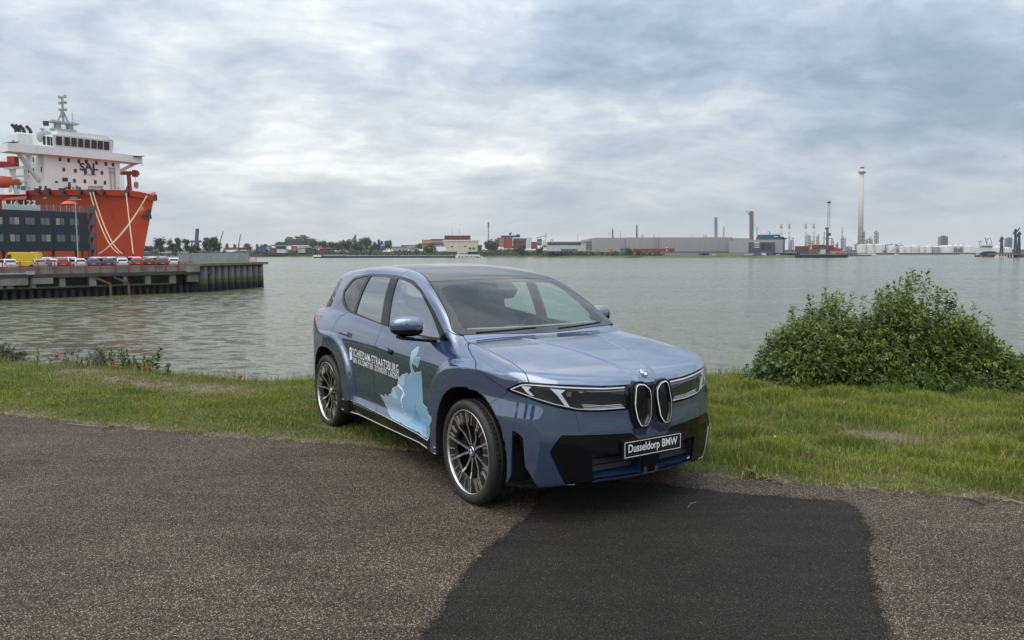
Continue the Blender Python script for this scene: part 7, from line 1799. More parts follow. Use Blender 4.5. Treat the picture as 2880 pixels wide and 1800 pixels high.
# sheds, boats and small stuff along the left far quay
shed = [(448, 470, 705, 712, 950, M_WHC, 'white low shed with red end left of the quay fence'), (500, 534, 704, 712, 960, M_GRC, 'pale grey sheds above the parked cars'), (540, 560, 699, 706, 1100, M_WHC, 'white domed storage shed behind the fence'), (556, 596, 701, 704, 1150, M_NVY, 'long blue-roofed low shed behind the fence'), (573, 597, 697, 701, 1150, M_ORC, 'low orange-roofed shed behind the fence'),
        (628, 640, 698, 703, 1200, fm('bright red', (.5, .04, .03)), 'bright red small shed behind the fence'), (640, 668, 697, 703, 1250, M_BRN, 'brown low shed behind the fence'), (664, 692, 697, 703, 1260, M_MRC, 'maroon low shed behind the fence'), (724, 748, 694, 708, 1390, M_NVY, 'dark blue floating workshop at the far quay'), (748, 758, 692, 701, 1390, fm('turquoise', (.08, .35, .33)), 'small turquoise hoist by the far quay'),
        (758, 778, 698, 711, 1390, M_MRC, 'red-brown shed at the far quay'), (777, 803, 700, 711, 1390, M_WHC, 'pale shed beside the red-brown one'), (762, 818, 689, 692, 1420, M_PALE, 'long pale flat roof canopy over the far quay'), (819, 831, 693, 703, 1385, fm('bright red', (.5, .04, .03)), 'red boat house under the brown block'), (838, 872, 693, 697, 1400, M_WHC, 'white flat canopy beside the red boat house'),
        (838, 858, 698, 711, 1395, M_CREAM, 'cream shed at the far quay'), (860, 884, 697, 708, 1395, M_DK, 'dark open shed at the far quay'), (876, 930, 697, 699, 1380, M_WHC, 'white flat roofed shelter at the quay end'), (884, 900, 691, 696, 1400, M_ORC, 'small orange roofed hut at the quay end'), (898, 912, 700, 710, 1385, fm('bright red', (.5, .04, .03)), 'red shed at the quay end'),
        (944, 953, 689, 698, 1400, fm('pink render', (.5, .28, .25)), 'small pink house among the trees'), (1002, 1030, 698, 704, 1360, M_WHC, 'white long tents behind the meadow'), (1032, 1060, 697, 703, 1360, M_GRC, 'grey tent row behind the meadow'), (1062, 1082, 699, 705, 1360, M_WHC, 'white stall row under the poplars'), (1100, 1140, 694, 702, 1300, M_GRC, 'grey low station building'), (1128, 1185, 690, 694, 1300, M_GRC, 'long grey flat roof before the containers'), (1140, 1190, 696, 700, 1280, M_GREY, 'low grey ramp before the containers'), (986, 1000, 697, 705, 1380, M_GNC, 'green hut on the meadow')]
for x0, x1, y0, y1, Y, m, lab in shed:
    r = fthing('harbour_shed', lab, 'shed', (x0 + x1) / 2, Y, 'sheds along the far quay'); mb = MB(); FB(mb, x0, x1, y0, y1, Y, 12); fpart(r, 'wall', mb, [m]); mb = MB(); FB(mb, x0 - .4, x1 + .4, y0 - .8, y0, Y - 1, 14); fpart(r, 'roof', mb, [M_GREY2 if m is not M_GREY2 else M_GREY])
# ---- cream silo building
r = fthing('silo_building', 'cream overhanging building with dark red box on its roof', 'building', 1295, 1080)
mb = MB(); a0, a1 = at(1257, 708, 1080), at(1342, 708, 1080); b0, b1 = at(1245, 678, 1080), at(1342, 678, 1080); t0, t1 = at(1246, 675, 1080), at(1343, 675, 1080); D = Vector((0, 30, 0))
mb.add([a0, a1, b1, b0, a0 + D, a1 + D, b1 + D, b0 + D], [(0, 1, 2, 3), (4, 7, 6, 5), (0, 4, 5, 1), (1, 5, 6, 2), (2, 6, 7, 3), (3, 7, 4, 0)]); fpart(r, 'wall', mb, [M_CREAM])
mb = MB(); FB(mb, 1244, 1344, 674.5, 678, 1079.5, 31); fpart(r, 'roof', mb, [fm('pale roof edge', (.6, .58, .5))]); mb = MB(); FB(mb, 1250, 1321, 662, 674.5, 1084, 22); fpart(r, 'roof_box', mb, [M_MAR]); mb = MB(); FB(mb, 1249, 1322, 661.4, 662.8, 1083.6, 23); fpart(r, 'roof_box_trim', mb, [M_WHC])
mb = MB(); FB(mb, 1258, 1340, 708, 713, 1082, 20); fpart(r, 'plinth', mb, [M_DK])
for x in (1272, 1292): mb = MB(); mb.beam(at(x, 662, 1090), at(x, 643, 1090), .35); fpart(r, 'roof_mast', mb, [M_STL])
for x0, x1, y0, y1 in ((1268, 1274, 692, 695), (1305, 1311, 691, 694), (1319, 1325, 696, 701), (1329, 1335, 696, 701)): mb = MB(); FB(mb, x0, x1, y0, y1, 1079.6, .5); fpart(r, 'window', mb, [M_DARKW])
for x in range(1262, 1338, 6): mb = MB(); FB(mb, x, x + 1.2, 678, 680 + (x * 7 % 5), 1079.6, .5); fpart(r, 'rust_stain', mb, [fm('rust streak', (.16, .13, .09))])
r = fthing('radio_mast', 'slim steel radio mast standing alone left of centre', 'mast', 1373, 1200); mb = MB(); mb.cyl(at(1373.5, 706, 1200), at(1373.5, 640, 1200), .95, .6, 8); fpart(r, 'pole', mb, [M_STL]); mb = MB(); mb.cyl(at(1373.5, 640, 1200), at(1373.5, 625, 1200), 1.3, n=8); fpart(r, 'antenna', mb, [M_STL])
# ---- container stacks
cnt = bpy.data.meshes.new('container')
def container_mesh(L=6.06, H=2.59, Wd=2.44):
    mb = MB(); mb.box2((0, 0, 0), (L, Wd, H)); n = int(L / .5)
    for i in range(n): x = .2 + i * (L - .4) / n; mb.box2((x, -.05, .15), (x + .2, 0, H - .15))
    mb.beam((.05, -.03, 0), (.05, -.03, H), .12); mb.beam((L - .05, -.03, 0), (L - .05, -.03, H), .12); return mb.mesh('shipping_container')
CME = {L: container_mesh(L) for L in (6.06, 12.19)}
def stack(px0, px1, py0, py1, Y, m, lab, L=6.06):
    """stacked boxes filling the span; each box is one piece of the stack row"""
    a, b = at(px0, py1, Y), at(px1, py0, Y); nx = max(1, round((b.x - a.x) / (L + .1))); nz = max(1, round((b.z - a.z) / 2.62)); sx = (b.x - a.x) / (nx * L); sz = (b.z - a.z) / (nz * 2.6)
    for i in range(nx):
        for j in range(nz):
            mm = m[(i * 3 + j) % len(m)] if isinstance(m, list) else m; key = (L, mm.name)
            if key not in CME: q = CME[L].copy(); q.materials.append(mm); CME[key] = q
            o = bpy.data.objects.new('shipping_container', CME[key]); COL.objects.link(o); o.location = (a.x + i * L * sx + .03, Y, a.z + j * 2.6 * sz); o.scale = (sx * .985, 1, sz * .985)
            nw = ['', 'second', 'third', 'fourth', 'fifth', 'sixth', 'seventh', 'eighth']; lb = lab if len(lab.split()) > 3 or nz * nx > 1 else lab + ' on the far quay'
            if nz > 1: lb += ', ' + ('bottom' if j == 0 else 'top' if j == nz - 1 else nw[j]) + ' tier'
            if nx > 1: lb += ', ' + ('leftmost' if i == 0 else 'rightmost' if i == nx - 1 else nw[min(i, 7)] + ' along' if i < 8 else 'further along')
            tag(o, lb, 'shipping container', 'containers on the far bank')
stack(1187, 1212, 674, 694, 1250, [M_ORC, M_REDC, M_GRC], 'container left of the cream building'); stack(1212, 1250, 672, 694, 1260, [M_GRC, M_MRC, M_BRN], 'container behind the cream building')
stack(1399, 1416, 668, 694, 1180, [M_ORC, M_GRC], 'orange-grey stack container'); stack(1416, 1442, 668, 699, 1160, M_REDC, 'tall red stack container'); stack(1443, 1480, 676, 698, 1165, M_MRC, 'maroon stack container')
stack(1409, 1463, 662, 668, 1170, [M_NVY], 'dark blue container topping the stacks', 12.19); stack(1444, 1484, 670, 676, 1164, [M_NVY, M_BLC], 'blue container over the maroon stack', 12.19)
stack(1481, 1496, 668, 698, 1140, M_WHC, 'white stack container'); stack(1494, 1512, 680, 700, 1120, M_REDC, 'small red stack container'); stack(1512, 1524, 672, 690, 1120, [M_NVY, M_GRC], 'container beside the white building')
stack(1526, 1540, 680, 700, 1100, [M_WHC, M_REDC, M_WHC], 'white-red stack container')
stack(1711, 1726, 699, 705, 1000, M_ORC, 'orange container left in the low row'); stack(1728, 1742, 699, 705, 1000, [M_GRC, fm('mustard container', (.35, .28, .08))], 'grey or mustard container'); stack(1745, 1764, 698.5, 706, 1000, M_BLC, 'bright blue container in the low row', 12.19)
stack(1780, 1870, 699, 709, 985, M_REDC, 'red container in long row', 12.19); stack(1870, 1898, 698, 708, 975, [M_MRC, M_REDC], 'container ending the low row', 12.19)
r = fthing('marker_post', 'red and white striped marker post before the red containers', 'post', 1875, 955); mb = MB()
for i in range(5): mb.slot = i % 2; mb.cyl(at(1875, 710 - i * 4, 955), at(1875, 706 - i * 4, 955), .8 - i * .08, n=8)
fpart(r, 'striped_post', mb, [fm('bright red', (.5, .04, .03)), M_WHC])
# gantry and frame by the stacks
r = fthing('gantry', 'grey steel loading gantry beside the container stacks', 'gantry', 1520, 1110)
for a, b in (((1511, 700), (1511, 666)), ((1535, 690), (1535, 655)), ((1520, 700), (1520, 664)), ((1510, 668), (1536, 664)), ((1511, 680), (1535, 676)), ((1546, 682), (1552, 672)), ((1552, 672), (1557, 682))): mb = MB(); mb.beam(at(*a, 1110), at(*b, 1110), .7); fpart(r, 'beam', mb, [M_STL])
for px in (1625, 1713, 1745, 2059, 1945, 1962): pass
# ---- glass-fronted white building
r = fthing('terminal_office', 'long white building with a dark glass upper storey', 'building', 1595, 1030)
mb = MB(); FB(mb, 1540, 1648, 690, 706, 1030, 25); fpart(r, 'wall', mb, [M_PALE]); mb = MB(); FB(mb, 1541, 1635, 681, 690, 1031, 22); fpart(r, 'glass_storey', mb, [M_DARKW]); mb = MB(); FB(mb, 1540, 1648, 679, 682, 1029.5, 26); fpart(r, 'roof', mb, [M_GRC]); mb = MB(); FB(mb, 1634, 1648, 681, 690, 1030.4, 22); fpart(r, 'end_wall', mb, [M_PALE])
for i in range(11): mb = MB(); FB(mb, 1578 + i * 4.2, 1581 + i * 4.2, 700, 705, 1029.6, .4); fpart(r, 'window', mb, [M_DARKW])
for i in range(22): mb = MB(); FB(mb, 1541 + i * 4.3, 1541.5 + i * 4.3, 682, 690, 1030.5, .4); fpart(r, 'mullion', mb, [M_PALE])
# ---- long grey warehouse
r = fthing('warehouse', 'very long grey windowless warehouse across the river', 'warehouse', 1900, 900)
sec = [(1648, 1670, 673.5, 707, 1120), (1670, 1763, 668.5, 708, 1090), (1763, 1852, 667.5, 709, 1080), (1852, 2060, 667, 710, 1070), (2060, 2108, 670, 710, 1060), (2108, 2206, 674, 711, 950)]
for i, (x0, x1, y0, y1, Y) in enumerate(sec): mb = MB(); FB(mb, x0, x1, y0, y1, Y, 90); fpart(r, 'wall', mb, [M_GREY])
for i in range(3): mb = MB(); FB(mb, 1648, 1670, 680 + i * 8, 683 + i * 8, 1119, 1); fpart(r, 'vent_band', mb, [M_GREY2])
for x in (1852, 2058): mb = MB(); FB(mb, x, x + 2, 668, 705, 1059 if x > 2000 else 1069, 1); fpart(r, 'downpipe', mb, [M_GREY2])
mb = MB(); FB(mb, 1870, 2104, 706, 713, 1056.0, 3); fpart(r, 'base_strip', mb, [M_GREY2])
for i in range(60): x = 1672 + i * 7.2; Y = 1089 if x < 1763 else 1079 if x < 1852 else 1069; y0 = 668.6 if x < 1763 else 667.7; mb = MB(); FB(mb, x, x + .3, y0 + 1, 702, Y - .2, .3); fpart(r, 'panel_joint', mb, [M_GREY2])
mb = MB(); FB(mb, 2108, 2180, 681, 712, 945, 5); fpart(r, 'gatehouse', mb, [fm('dark grey office', (.075, .08, .085))])
for x0, x1, y0, y1 in ((2121, 2136, 681, 685), (2121, 2136, 688, 691), (2121, 2136, 694, 697)): mb = MB(); FB(mb, x0, x1, y0, y1, 944, .8); fpart(r, 'stair_band', mb, [M_WHC])
for x0, x1, y0, y1 in ((2143, 2154, 686, 690), (2159, 2170, 686, 690), (2143, 2154, 695, 699), (2159, 2170, 695, 699)): mb = MB(); FB(mb, x0, x1, y0, y1, 944, .8); fpart(r, 'window', mb, [M_DK])
mb = MB(); FB(mb, 2087, 2099, 689, 696, 1059, .6); fpart(r, 'blue_sign', mb, [fm('blue sign', (.14, .18, .42))])
mb = MB(); FB(mb, 2204, 2208, 672, 711, 948, 60); fpart(r, 'corner_post', mb, [M_NVY])
for i, (x, Y, m, lab) in enumerate([(1975, 890, M_BLC, 'blue tank trailer before the warehouse'), (1986, 890, M_NVY, 'second blue trailer before the warehouse'), (2010, 890, M_WHC, 'white round-ended tank before the warehouse'), (2150, 888, M_WHC, 'long white van before the gatehouse'), (2132, 888, M_BLC, 'dark blue lorry by the gatehouse'), (2166, 888, M_BLC, 'blue lorry right of the white van'), (2100, 888, M_WHC, 'small white car before the warehouse'), (2112, 888, M_WHC, 'second small white car before the warehouse'), (2190, 886, M_WHC, 'white car right of the gatehouse')]):
    L = 8 if 'van' in lab or 'lorry' in lab or 'trailer' in lab else 4.2; Hh = 3.0 if L > 5 else 1.5; p = at(x, 712, Y); r = empty('parked_vehicle', (p.x, Y, GZ + .1), 0, lab, 'vehicle', 'vehicles before the warehouse')
    mb = MB(); mb.add([(-L / 2, 0, .4), (L / 2, 0, .4), (L / 2, 0, Hh * .7), (L * .38, 0, Hh), (-L / 2, 0, Hh), (-L / 2, 2, .4), (L / 2, 2, .4), (L / 2, 2, Hh * .7), (L * .38, 2, Hh), (-L / 2, 2, Hh)], [(0, 1, 2, 3, 4), (9, 8, 7, 6, 5), (0, 5, 6, 1), (1, 6, 7, 2), (2, 7, 8, 3), (3, 8, 9, 4), (4, 9, 5, 0)]); mb.build('body', [m], r)
    for s in (-.32, .32): mb = MB(); mb.cyl((L * s, -.1, .45), (L * s, .3, .45), .45, n=10); mb.build('wheel', [M_DK], r)
    mb = MB(); mb.box((L * .3, -.05, Hh * .72), (L * .18, .05, Hh * .25)); mb.build('window', [M_DK], r)
# ---- chimneys and towers behind
def tower(px, pyt, Y, w, lab, m=M_STL, plat=(), tip=None, base=706, kind='process_tower', lattice=False, taper=1.0, px2=None):
    r = fthing(kind, lab, 'chimney' if 'chimney' in kind else 'tower', px, Y); a, b = at(px2 or px, base, Y), at(px, pyt, Y); wr = w / FPX * Y / 2
    mb = MB(); mb.smooth = not lattice
    if lattice:
        for sx in (-1, 1):
            for sy in (-1, 1): mb.beam(a + Vector((sx * wr, sy * wr, 0)), b + Vector((sx * wr * taper, sy * wr * taper, 0)), wr * .22)
        n = max(4, int((b.z - a.z) / (wr * 2.2)))
        for i in range(n):
            t0, t1 = i / n, (i + 1) / n; p, q = a.lerp(b, t0), a.lerp(b, t1); s = 1 if i % 2 else -1; k = wr * (1 + (taper - 1) * t0)
            mb.beam(p + Vector((s * k, -k, 0)), q + Vector((-s * k, -k, 0)), wr * .15); mb.beam(p + Vector((-k, -k, 0)), p + Vector((k, -k, 0)), wr * .15)
        mb.cyl(a, b, wr * .45, n=8)
    else: mb.cyl(a, b, wr, wr * taper, 20)
    fpart(r, 'shaft', mb, [m], fix=lattice)
    for py, ww, hh in plat: mb = MB(); p = at(px, py, Y); mb.cyl(p, p + Vector((0, 0, hh / FPX * Y)), ww / FPX * Y / 2, n=12); fpart(r, 'platform', mb, [M_STL])
    if tip: mb = MB(); p = at(px, tip[0], Y); mb.cyl(p, b + Vector((0, 0, .3)), wr * taper * 1.04, n=16); fpart(r, 'coloured_top', mb, [tip[1]])
    return r
tower(2424.5, 471, 1900, 15, 'tall pale concrete chimney, by far the highest in the view', M_CON, [(487.5, 19, 5)], (474, M_DK), 712, 'chimney', taper=.74, px2=2419)
r = fthing('chimney_cap', '', 'chimney', 2424.5, 1900) if False else None
tower(1791, 631.5, 1300, 4.6, 'segmented grey tower right of the warehouse middle left part', M_STL, [(640, 6, 1), (650, 6, 1), (658, 6, 1)], None, 672); tower(1723, 643, 1300, 4.2, 'short grey tower above the left part of the warehouse', M_STL, [(652, 6, 1)], None, 672); tower(1713, 655, 1300, 1.0, 'thin lamp pole left of the short grey tower', M_STL, [(655, 3, 1)], None, 672); tower(1745, 653, 1300, 1.0, 'thin lamp pole right of the short grey tower', M_STL, [(653, 3, 1)], None, 672)
tower(2013.5, 611, 1300, 6.6, 'grey segmented tower above the warehouse centre', M_STL, [(620, 8.4, 1), (630, 8, 1), (640, 8, 1), (650, 8, 1)], None, 672, lattice=True); tower(2036, 636, 1300, 2.6, 'slim tower right of the grey segmented one', M_STL, [(645, 5, 2)], None, 672)
tower(2113.5, 592.5, 1100, 8.6, 'thick clustered steel chimney rising behind the warehouse right part', M_CON, [(610, 12, 1), (622, 12, 1), (640, 12, 1)], None, 680, 'chimney', lattice=False)
for dx in (-4.3, -1.5, 1.5, 4.3): r = fthing('flue_pipe', 'vertical flue pipe of the clustered chimney, number %d from left' % 1 if False else 'flue pipe on the clustered chimney, %s' % {-4.3: 'leftmost', -1.5: 'second from left', 1.5: 'third from left', 4.3: 'rightmost'}[dx], 'pipe', 2113 + dx, 1098); mb = MB(); mb.cyl(at(2113.5 + dx, 680, 1096), at(2113.5 + dx, 594, 1096), .85, n=8); fpart(r, 'tube', mb, [M_STL])
tower(1840, 657, 1300, 2.2, 'small pointed vent tower over the warehouse', M_STL, (), None, 670, taper=.2); tower(1806, 660, 1300, 3, 'stub vent on the warehouse skyline', M_STL, (), None, 670); tower(1625, 662, 1300, .7, 'thin pole above the glass building', M_STL, (), None, 682); tower(1945, 659, 1300, .7, 'thin pole above the warehouse', M_STL, (), None, 670)
tower(1980, 660, 1300, 2.2, 'left one of two stub vents over the warehouse', M_STL, (), None, 670); tower(1986, 660, 1300, 2.2, 'right one of two stub vents over the warehouse', M_STL, (), None, 670)
ORT = fm('orange painted stack top', (.55, .22, .08)); YLT = fm('ochre painted stack top', (.50, .33, .13))
for px, x in ((2197.5, 'first banded chimney of four, leftmost'), (2220, 'second banded chimney of four, pink top'), (2266, 'third banded chimney of four, ochre top'), (2289, 'fourth banded chimney of four, rightmost')):
    tower(px, 630, 1700, 5.2, x, M_CON, [(640.5, 9, 1.4), (655, 6.4, 1), (668, 6.4, 1)], (638, ORT if px == 2220 else YLT), 708, 'chimney')
# wind turbine
r = fthing('wind_turbine', 'small grey wind turbine right of the clustered chimney', 'wind turbine', 2130, 2200); mb = MB(); mb.cyl(at(2131.5, 690, 2200), at(2129, 643, 2200), 1.6, .9, 10); fpart(r, 'tower', mb, [M_STL]); hub = at(2129, 642.5, 2199)
mb = MB(); mb.box(hub + Vector((0, 2, 0)), (2.2, 5, 2.2)); fpart(r, 'nacelle', mb, [M_STL])
for t in ((2119, 627), (2138, 636.5), (2140, 648)):
    e = at(t[0], t[1], 2199); mb = MB(); mb.beam(hub, hub.lerp(e, .5), 1.4, .5); mb.beam(hub.lerp(e, .5), e, .8, .3); fpart(r, 'blade', mb, [M_STL])
r = fthing('harbour_crane', 'thin crane jib leaning left off the clustered chimney', 'crane', 2105, 1500); mb = MB(); mb.beam(at(2108, 606, 1090), at(2100, 592, 1090), .9, .9); fpart(r, 'jib', mb, [M_STL])
# blue ship-to-shore crane body
r = fthing('harbour_crane', 'dark blue container crane body above the warehouse end', 'crane', 2168, 1000)
for x0, x1, y0, y1 in ((2141, 2195, 660, 667), (2136, 2206, 666, 674), (2196, 2214, 669, 673)): mb = MB(); FB(mb, x0, x1, y0, y1, 1000, 14); fpart(r, 'girder', mb, [M_NVY])
mb = MB(); mb.beam(at(2165, 660, 1000), at(2165, 652, 1000), .6); mb.beam(at(2165, 652, 1000), at(2158, 652.5, 1000), .6); fpart(r, 'mast', mb, [M_DK]); mb = MB(); FB(mb, 2203, 2207, 674, 708, 1000, 4); fpart(r, 'leg', mb, [M_NVY])
mb = MB(); FB(mb, 2176, 2188, 664, 667, 999.5, .5); fpart(r, 'white_panel', mb, [M_WHC])
mb = MB()
for x in range(2137, 2206, 5): mb.beam(at(x, 660, 999.5), at(x, 657.5, 999.5), .25)
mb.beam(at(2137, 657.5, 999.5), at(2205, 658.5, 999.5), .25); fpart(r, 'hand_rail', mb, [M_NVY])
r = fthing('harbour_crane', 'blue gantry with pale deck on the container stacks left of centre', 'crane', 1435, 1175); mb = MB(); FB(mb, 1432, 1438, 655, 661, 1175, 2); mb.beam(at(1432, 656, 1175), at(1440, 654, 1175), 1); fpart(r, 'cab', mb, [M_DK]); mb = MB(); FB(mb, 1452, 1462, 659, 663, 1175, 3); fpart(r, 'trolley', mb, [M_DK])
# tall mobile crane
r = fthing('mobile_crane', 'tall green-grey harbour crane with latticed boom pointing up', 'crane', 2330, 880); a, b = at(2327, 700, 880), at(2327, 642, 880)
mb = MB(); mb.cyl(a, b, 1.55, 1.25, 12); fpart(r, 'tower', mb, [fm('green-grey crane', (.07, .10, .09))])
mb = MB()
for s in (-1, 1): mb.beam(at(2329 + s * 3.2, 642, 880), at(2332 + s * 2.6, 573, 880), .35)
for i in range(12): y0, y1 = 642 - i * 5.7, 642 - (i + 1) * 5.7; s = 1 if i % 2 else -1; mb.beam(at(2329.3 + .22 * i + s * 3, y0, 880), at(2329.5 + .22 * i - s * 3, y1, 880), .22)
fpart(r, 'boom', mb, [M_STL]); mb = MB(); FB(mb, 2328, 2337, 567, 572, 879, 1.5); mb.beam(at(2332, 572, 880), at(2332, 564, 880), .4); fpart(r, 'boom_head', mb, [M_DK])
mb = MB(); FB(mb, 2331, 2337, 655, 663, 879, 3); FB(mb, 2322, 2342, 670, 672, 879, 2); FB(mb, 2323, 2331, 640, 645, 879, 3); fpart(r, 'cab', mb, [M_DK]); mb = MB(); FB(mb, 2317, 2319.4, 652, 688, 879, 1); fpart(r, 'mast', mb, [M_DK])
# refinery units
def refinery(px, py, w, Y, lab, seed, cols=3, m=M_STL):
    rnd = random.Random(seed); r = fthing('refinery_unit', lab, 'refinery', px, Y, 'refinery units on the right skyline')
    for i in range(cols):
        x = px - w / 2 + w * (i + .5) / cols; top = py + rnd.uniform(0, 8) if i != cols // 2 else py; wr = rnd.uniform(.8, 1.6) / FPX * Y
        mb = MB(); mb.cyl(at(x, 708, Y), at(x, top, Y), wr, wr, 8)
        fpart(r, 'column', mb, [M_CON if rnd.random() < .35 else m])
        for k in range(5): y = top + (706 - top) * (k + .3) / 5; mb = MB(); FB(mb, x - w / cols * .6, x + w / cols * .6, y, y + .9, Y - 2, 5); fpart(r, 'platform', mb, [m])
    for k in range(4): y = py + 6 + k * 8; mb = MB(); mb.beam(at(px - w / 2, y, Y - 2), at(px + w / 2, y + 6, Y - 2), .8); mb.beam(at(px + w / 2, y, Y - 2), at(px - w / 2, y + 7, Y - 2), .8); fpart(r, 'brace', mb, [m])
for i, (px, py, w, c, lab) in enumerate([(2228, 668, 10, 2, 'small unit left of the third banded chimney'), (2273, 658, 16, 3, 'pipework unit between the banded chimneys'), (2300, 658, 9, 2, 'tall dark unit right of the banded chimneys'), (2281, 676, 12, 2, 'low unit behind the container quay'), (2341, 672, 8, 2, 'unit right of the tall harbour crane'), (2354, 682, 7, 2, 'low unit left of the spired column'), (2372, 664, 14, 3, 'unit round the slim spired column'),
                                        (2410, 684, 14, 3, 'low pipe racks left of the great chimney foot'), (2428, 648, 9, 3, 'pair of pale columns at the foot of the great chimney'), (2438, 670, 8, 2, 'short columns right of the great chimney'), (2449, 666, 11, 3, 'arched unit right of the great chimney'), (2465, 648, 13, 3, 'tall rounded cracker column right of the great chimney'), (2505, 685, 34, 6, 'wide low pipe rack behind the white tanks'), (2530, 684, 22, 4, 'low pipe rack right end behind the tanks'), (2388, 692, 18, 3, 'low grey pipework before the chimney')]): refinery(px, py, w, 1750, lab, i, c)
tower(2368.5, 640, 1750, 2.6, 'slim spired column left of the great chimney', M_STL, [(652, 5, 1), (664, 6, 1)], None, 706, taper=.7)
# tanks
for i, (x0, x1, y0, lab) in enumerate([(2416, 2440, 694, 'first of the three tall white tanks'), (2439, 2463, 693, 'middle one of the three tall white tanks'), (2461, 2488, 694, 'right one of the three tall white tanks'), (2501, 2526, 698, 'lone white tank with zigzag stair'), (2532, 2548, 699, 'small white tank right of the stair tank'), (2546, 2567, 698.5, 'white tank left of the stained one'), (2564, 2590, 698, 'white tank with yellow-brown stains'), (2588, 2604, 699, 'white tank right of the stained one'), (2602, 2626, 699, 'broad white tank left of the tower block'), (2626, 2646, 700, 'pale grey tank under the tower block'), (2646, 2692, 699, 'wide low white tank right of the tower block'), (2718, 2744, 699, 'low white tank left of the tanker ship'), (2795, 2830, 702, 'low white tank behind the tanker ship'), (2824, 2852, 704, 'white tank near the jetty right end')]):
    Y = 1650 + i; r = fthing('storage_tank', lab, 'tank', (x0 + x1) / 2, Y, 'white storage tanks'); c0 = at((x0 + x1) / 2, 712, Y); rad = (x1 - x0) / 2 / FPX * Y; zt = at(0, y0 + 1.5, Y).z
    mb = MB(); mb.smooth = True; mb.cyl((c0.x, Y + rad, GZ), (c0.x, Y + rad, zt), rad, n=28, caps=False); fpart(r, 'shell', mb, [M_WHT if i != 9 else M_GREY], fix=False)
    mb = MB(); mb.smooth = True; mb.lathe([(rad * 1.01, zt), (rad * .5, zt + rad * .10), (.01, zt + rad * .16)], 28, (c0.x, Y + rad, 0)); fpart(r, 'roof', mb, [M_WHT], fix=False)
    if i == 6: mb = MB(); [FB(mb, 2570 + j * 3, 2571.4 + j * 3, 700, 704 + j % 3 * 3, Y - .1 + .0, .2) for j in range(5)]; fpart(r, 'rust_stain', mb, [fm('ochre stain', (.42, .36, .20))])
    if i == 3: mb = MB(); mb.beam(at(2505, 708, Y - .5), at(2514, 701, Y - .5), .7); mb.beam(at(2514, 701, Y - .5), at(2522, 701, Y - .5), .7); fpart(r, 'stair', mb, [M_STL])
for i, (px, lab) in enumerate([(2673, 'left spherical gas tank'), (2688, 'middle spherical gas tank'), (2703, 'right spherical gas tank')]):
    r = fthing('gas_sphere', lab, 'tank', px, 1900, 'spherical gas tanks'); mb = MB(); mb.smooth = True; c = at(px, 693, 1900); mb.sphere(c, 5.8 / FPX * 1900, 8); fpart(r, 'shell', mb, [M_WHT], fix=False); mb = MB(); mb.cyl(at(px, 708, 1900), c, .9, n=6); fpart(r, 'support', mb, [M_STL]); mb = MB(); mb.beam(c + Vector((0, 0, 5)), c + Vector((9, 0, 4)), .5); fpart(r, 'pipe', mb, [M_STL])
# residential towers
r = fthing('apartment_tower', 'pinkish tower block with a blue-grey central stripe', 'building', 2655, 2200)
for nm, x0, x1, y0, m in (('wall', 2644, 2653.5, 665, fm('pinkish render', (.30, .235, .215))), ('centre_bay', 2653.5, 2658.5, 664, fm('blue-grey cladding', (.15, .18, .20))), ('wall', 2658.5, 2667, 665, fm('pinkish render', (.30, .235, .215))), ('lift_head', 2653, 2661, 662.5, M_DK)):
    mb = MB(); FB(mb, x0, x1, y0, 708 if nm != 'lift_head' else 664.6, 2200, 14, nm != 'lift_head'); fpart(r, nm, mb, [m])
for j in range(13): mb = MB(); FB(mb, 2645, 2653, 668 + j * 2.8, 669 + j * 2.8, 2199, .8); FB(mb, 2659, 2666.4, 668 + j * 2.8, 669 + j * 2.8, 2199, .8); fpart(r, 'window_band', mb, [fm('hazed windows', (.19, .16, .155))])
r = fthing('apartment_tower', 'blue-grey tower block behind the jetty at far right', 'building', 2840, 2300); mb = MB(); FB(mb, 2832, 2848, 670, 708, 2300, 14, True); FB(mb, 2840, 2845, 667, 671, 2300, 10); fpart(r, 'wall', mb, [fm('hazy blue render', (.15, .19, .22))])
for j in range(12): mb = MB(); FB(mb, 2833, 2847, 673 + j * 2.8, 674 + j * 2.8, 2299, .8); fpart(r, 'window_band', mb, [fm('hazed blue windows', (.11, .14, .17))])
# ---- container barge quay right of the green point
stack(2237, 2276, 692, 707, 872, M_MRC, 'dark red block container'); stack(2243, 2272, 707, 713, 870, M_NVY, 'navy lettered container', 12.19); stack(2274, 2300, 708, 713, 872, M_REDC, 'low red container on the point'); stack(2286, 2320, 688, 708, 880, [M_GNC, M_MRC, M_REDC, M_GNC], 'green-red block container'); stack(2304, 2346, 690, 708, 885, [M_REDC, M_MRC], 'red block container behind crane')
stack(2309, 2322, 702, 714, 868, M_WHC, 'white container before crane'); stack(2338, 2353, 695, 706, 890, [M_GNC, M_ORC, M_WHC], 'mixed container right of the crane'); stack(2350, 2370, 698, 712, 880, [M_ORC, M_REDC, M_BLC], 'end container on the quay'); stack(2322, 2350, 706, 714, 870, [M_REDC, M_GRC], 'low container before the crane')
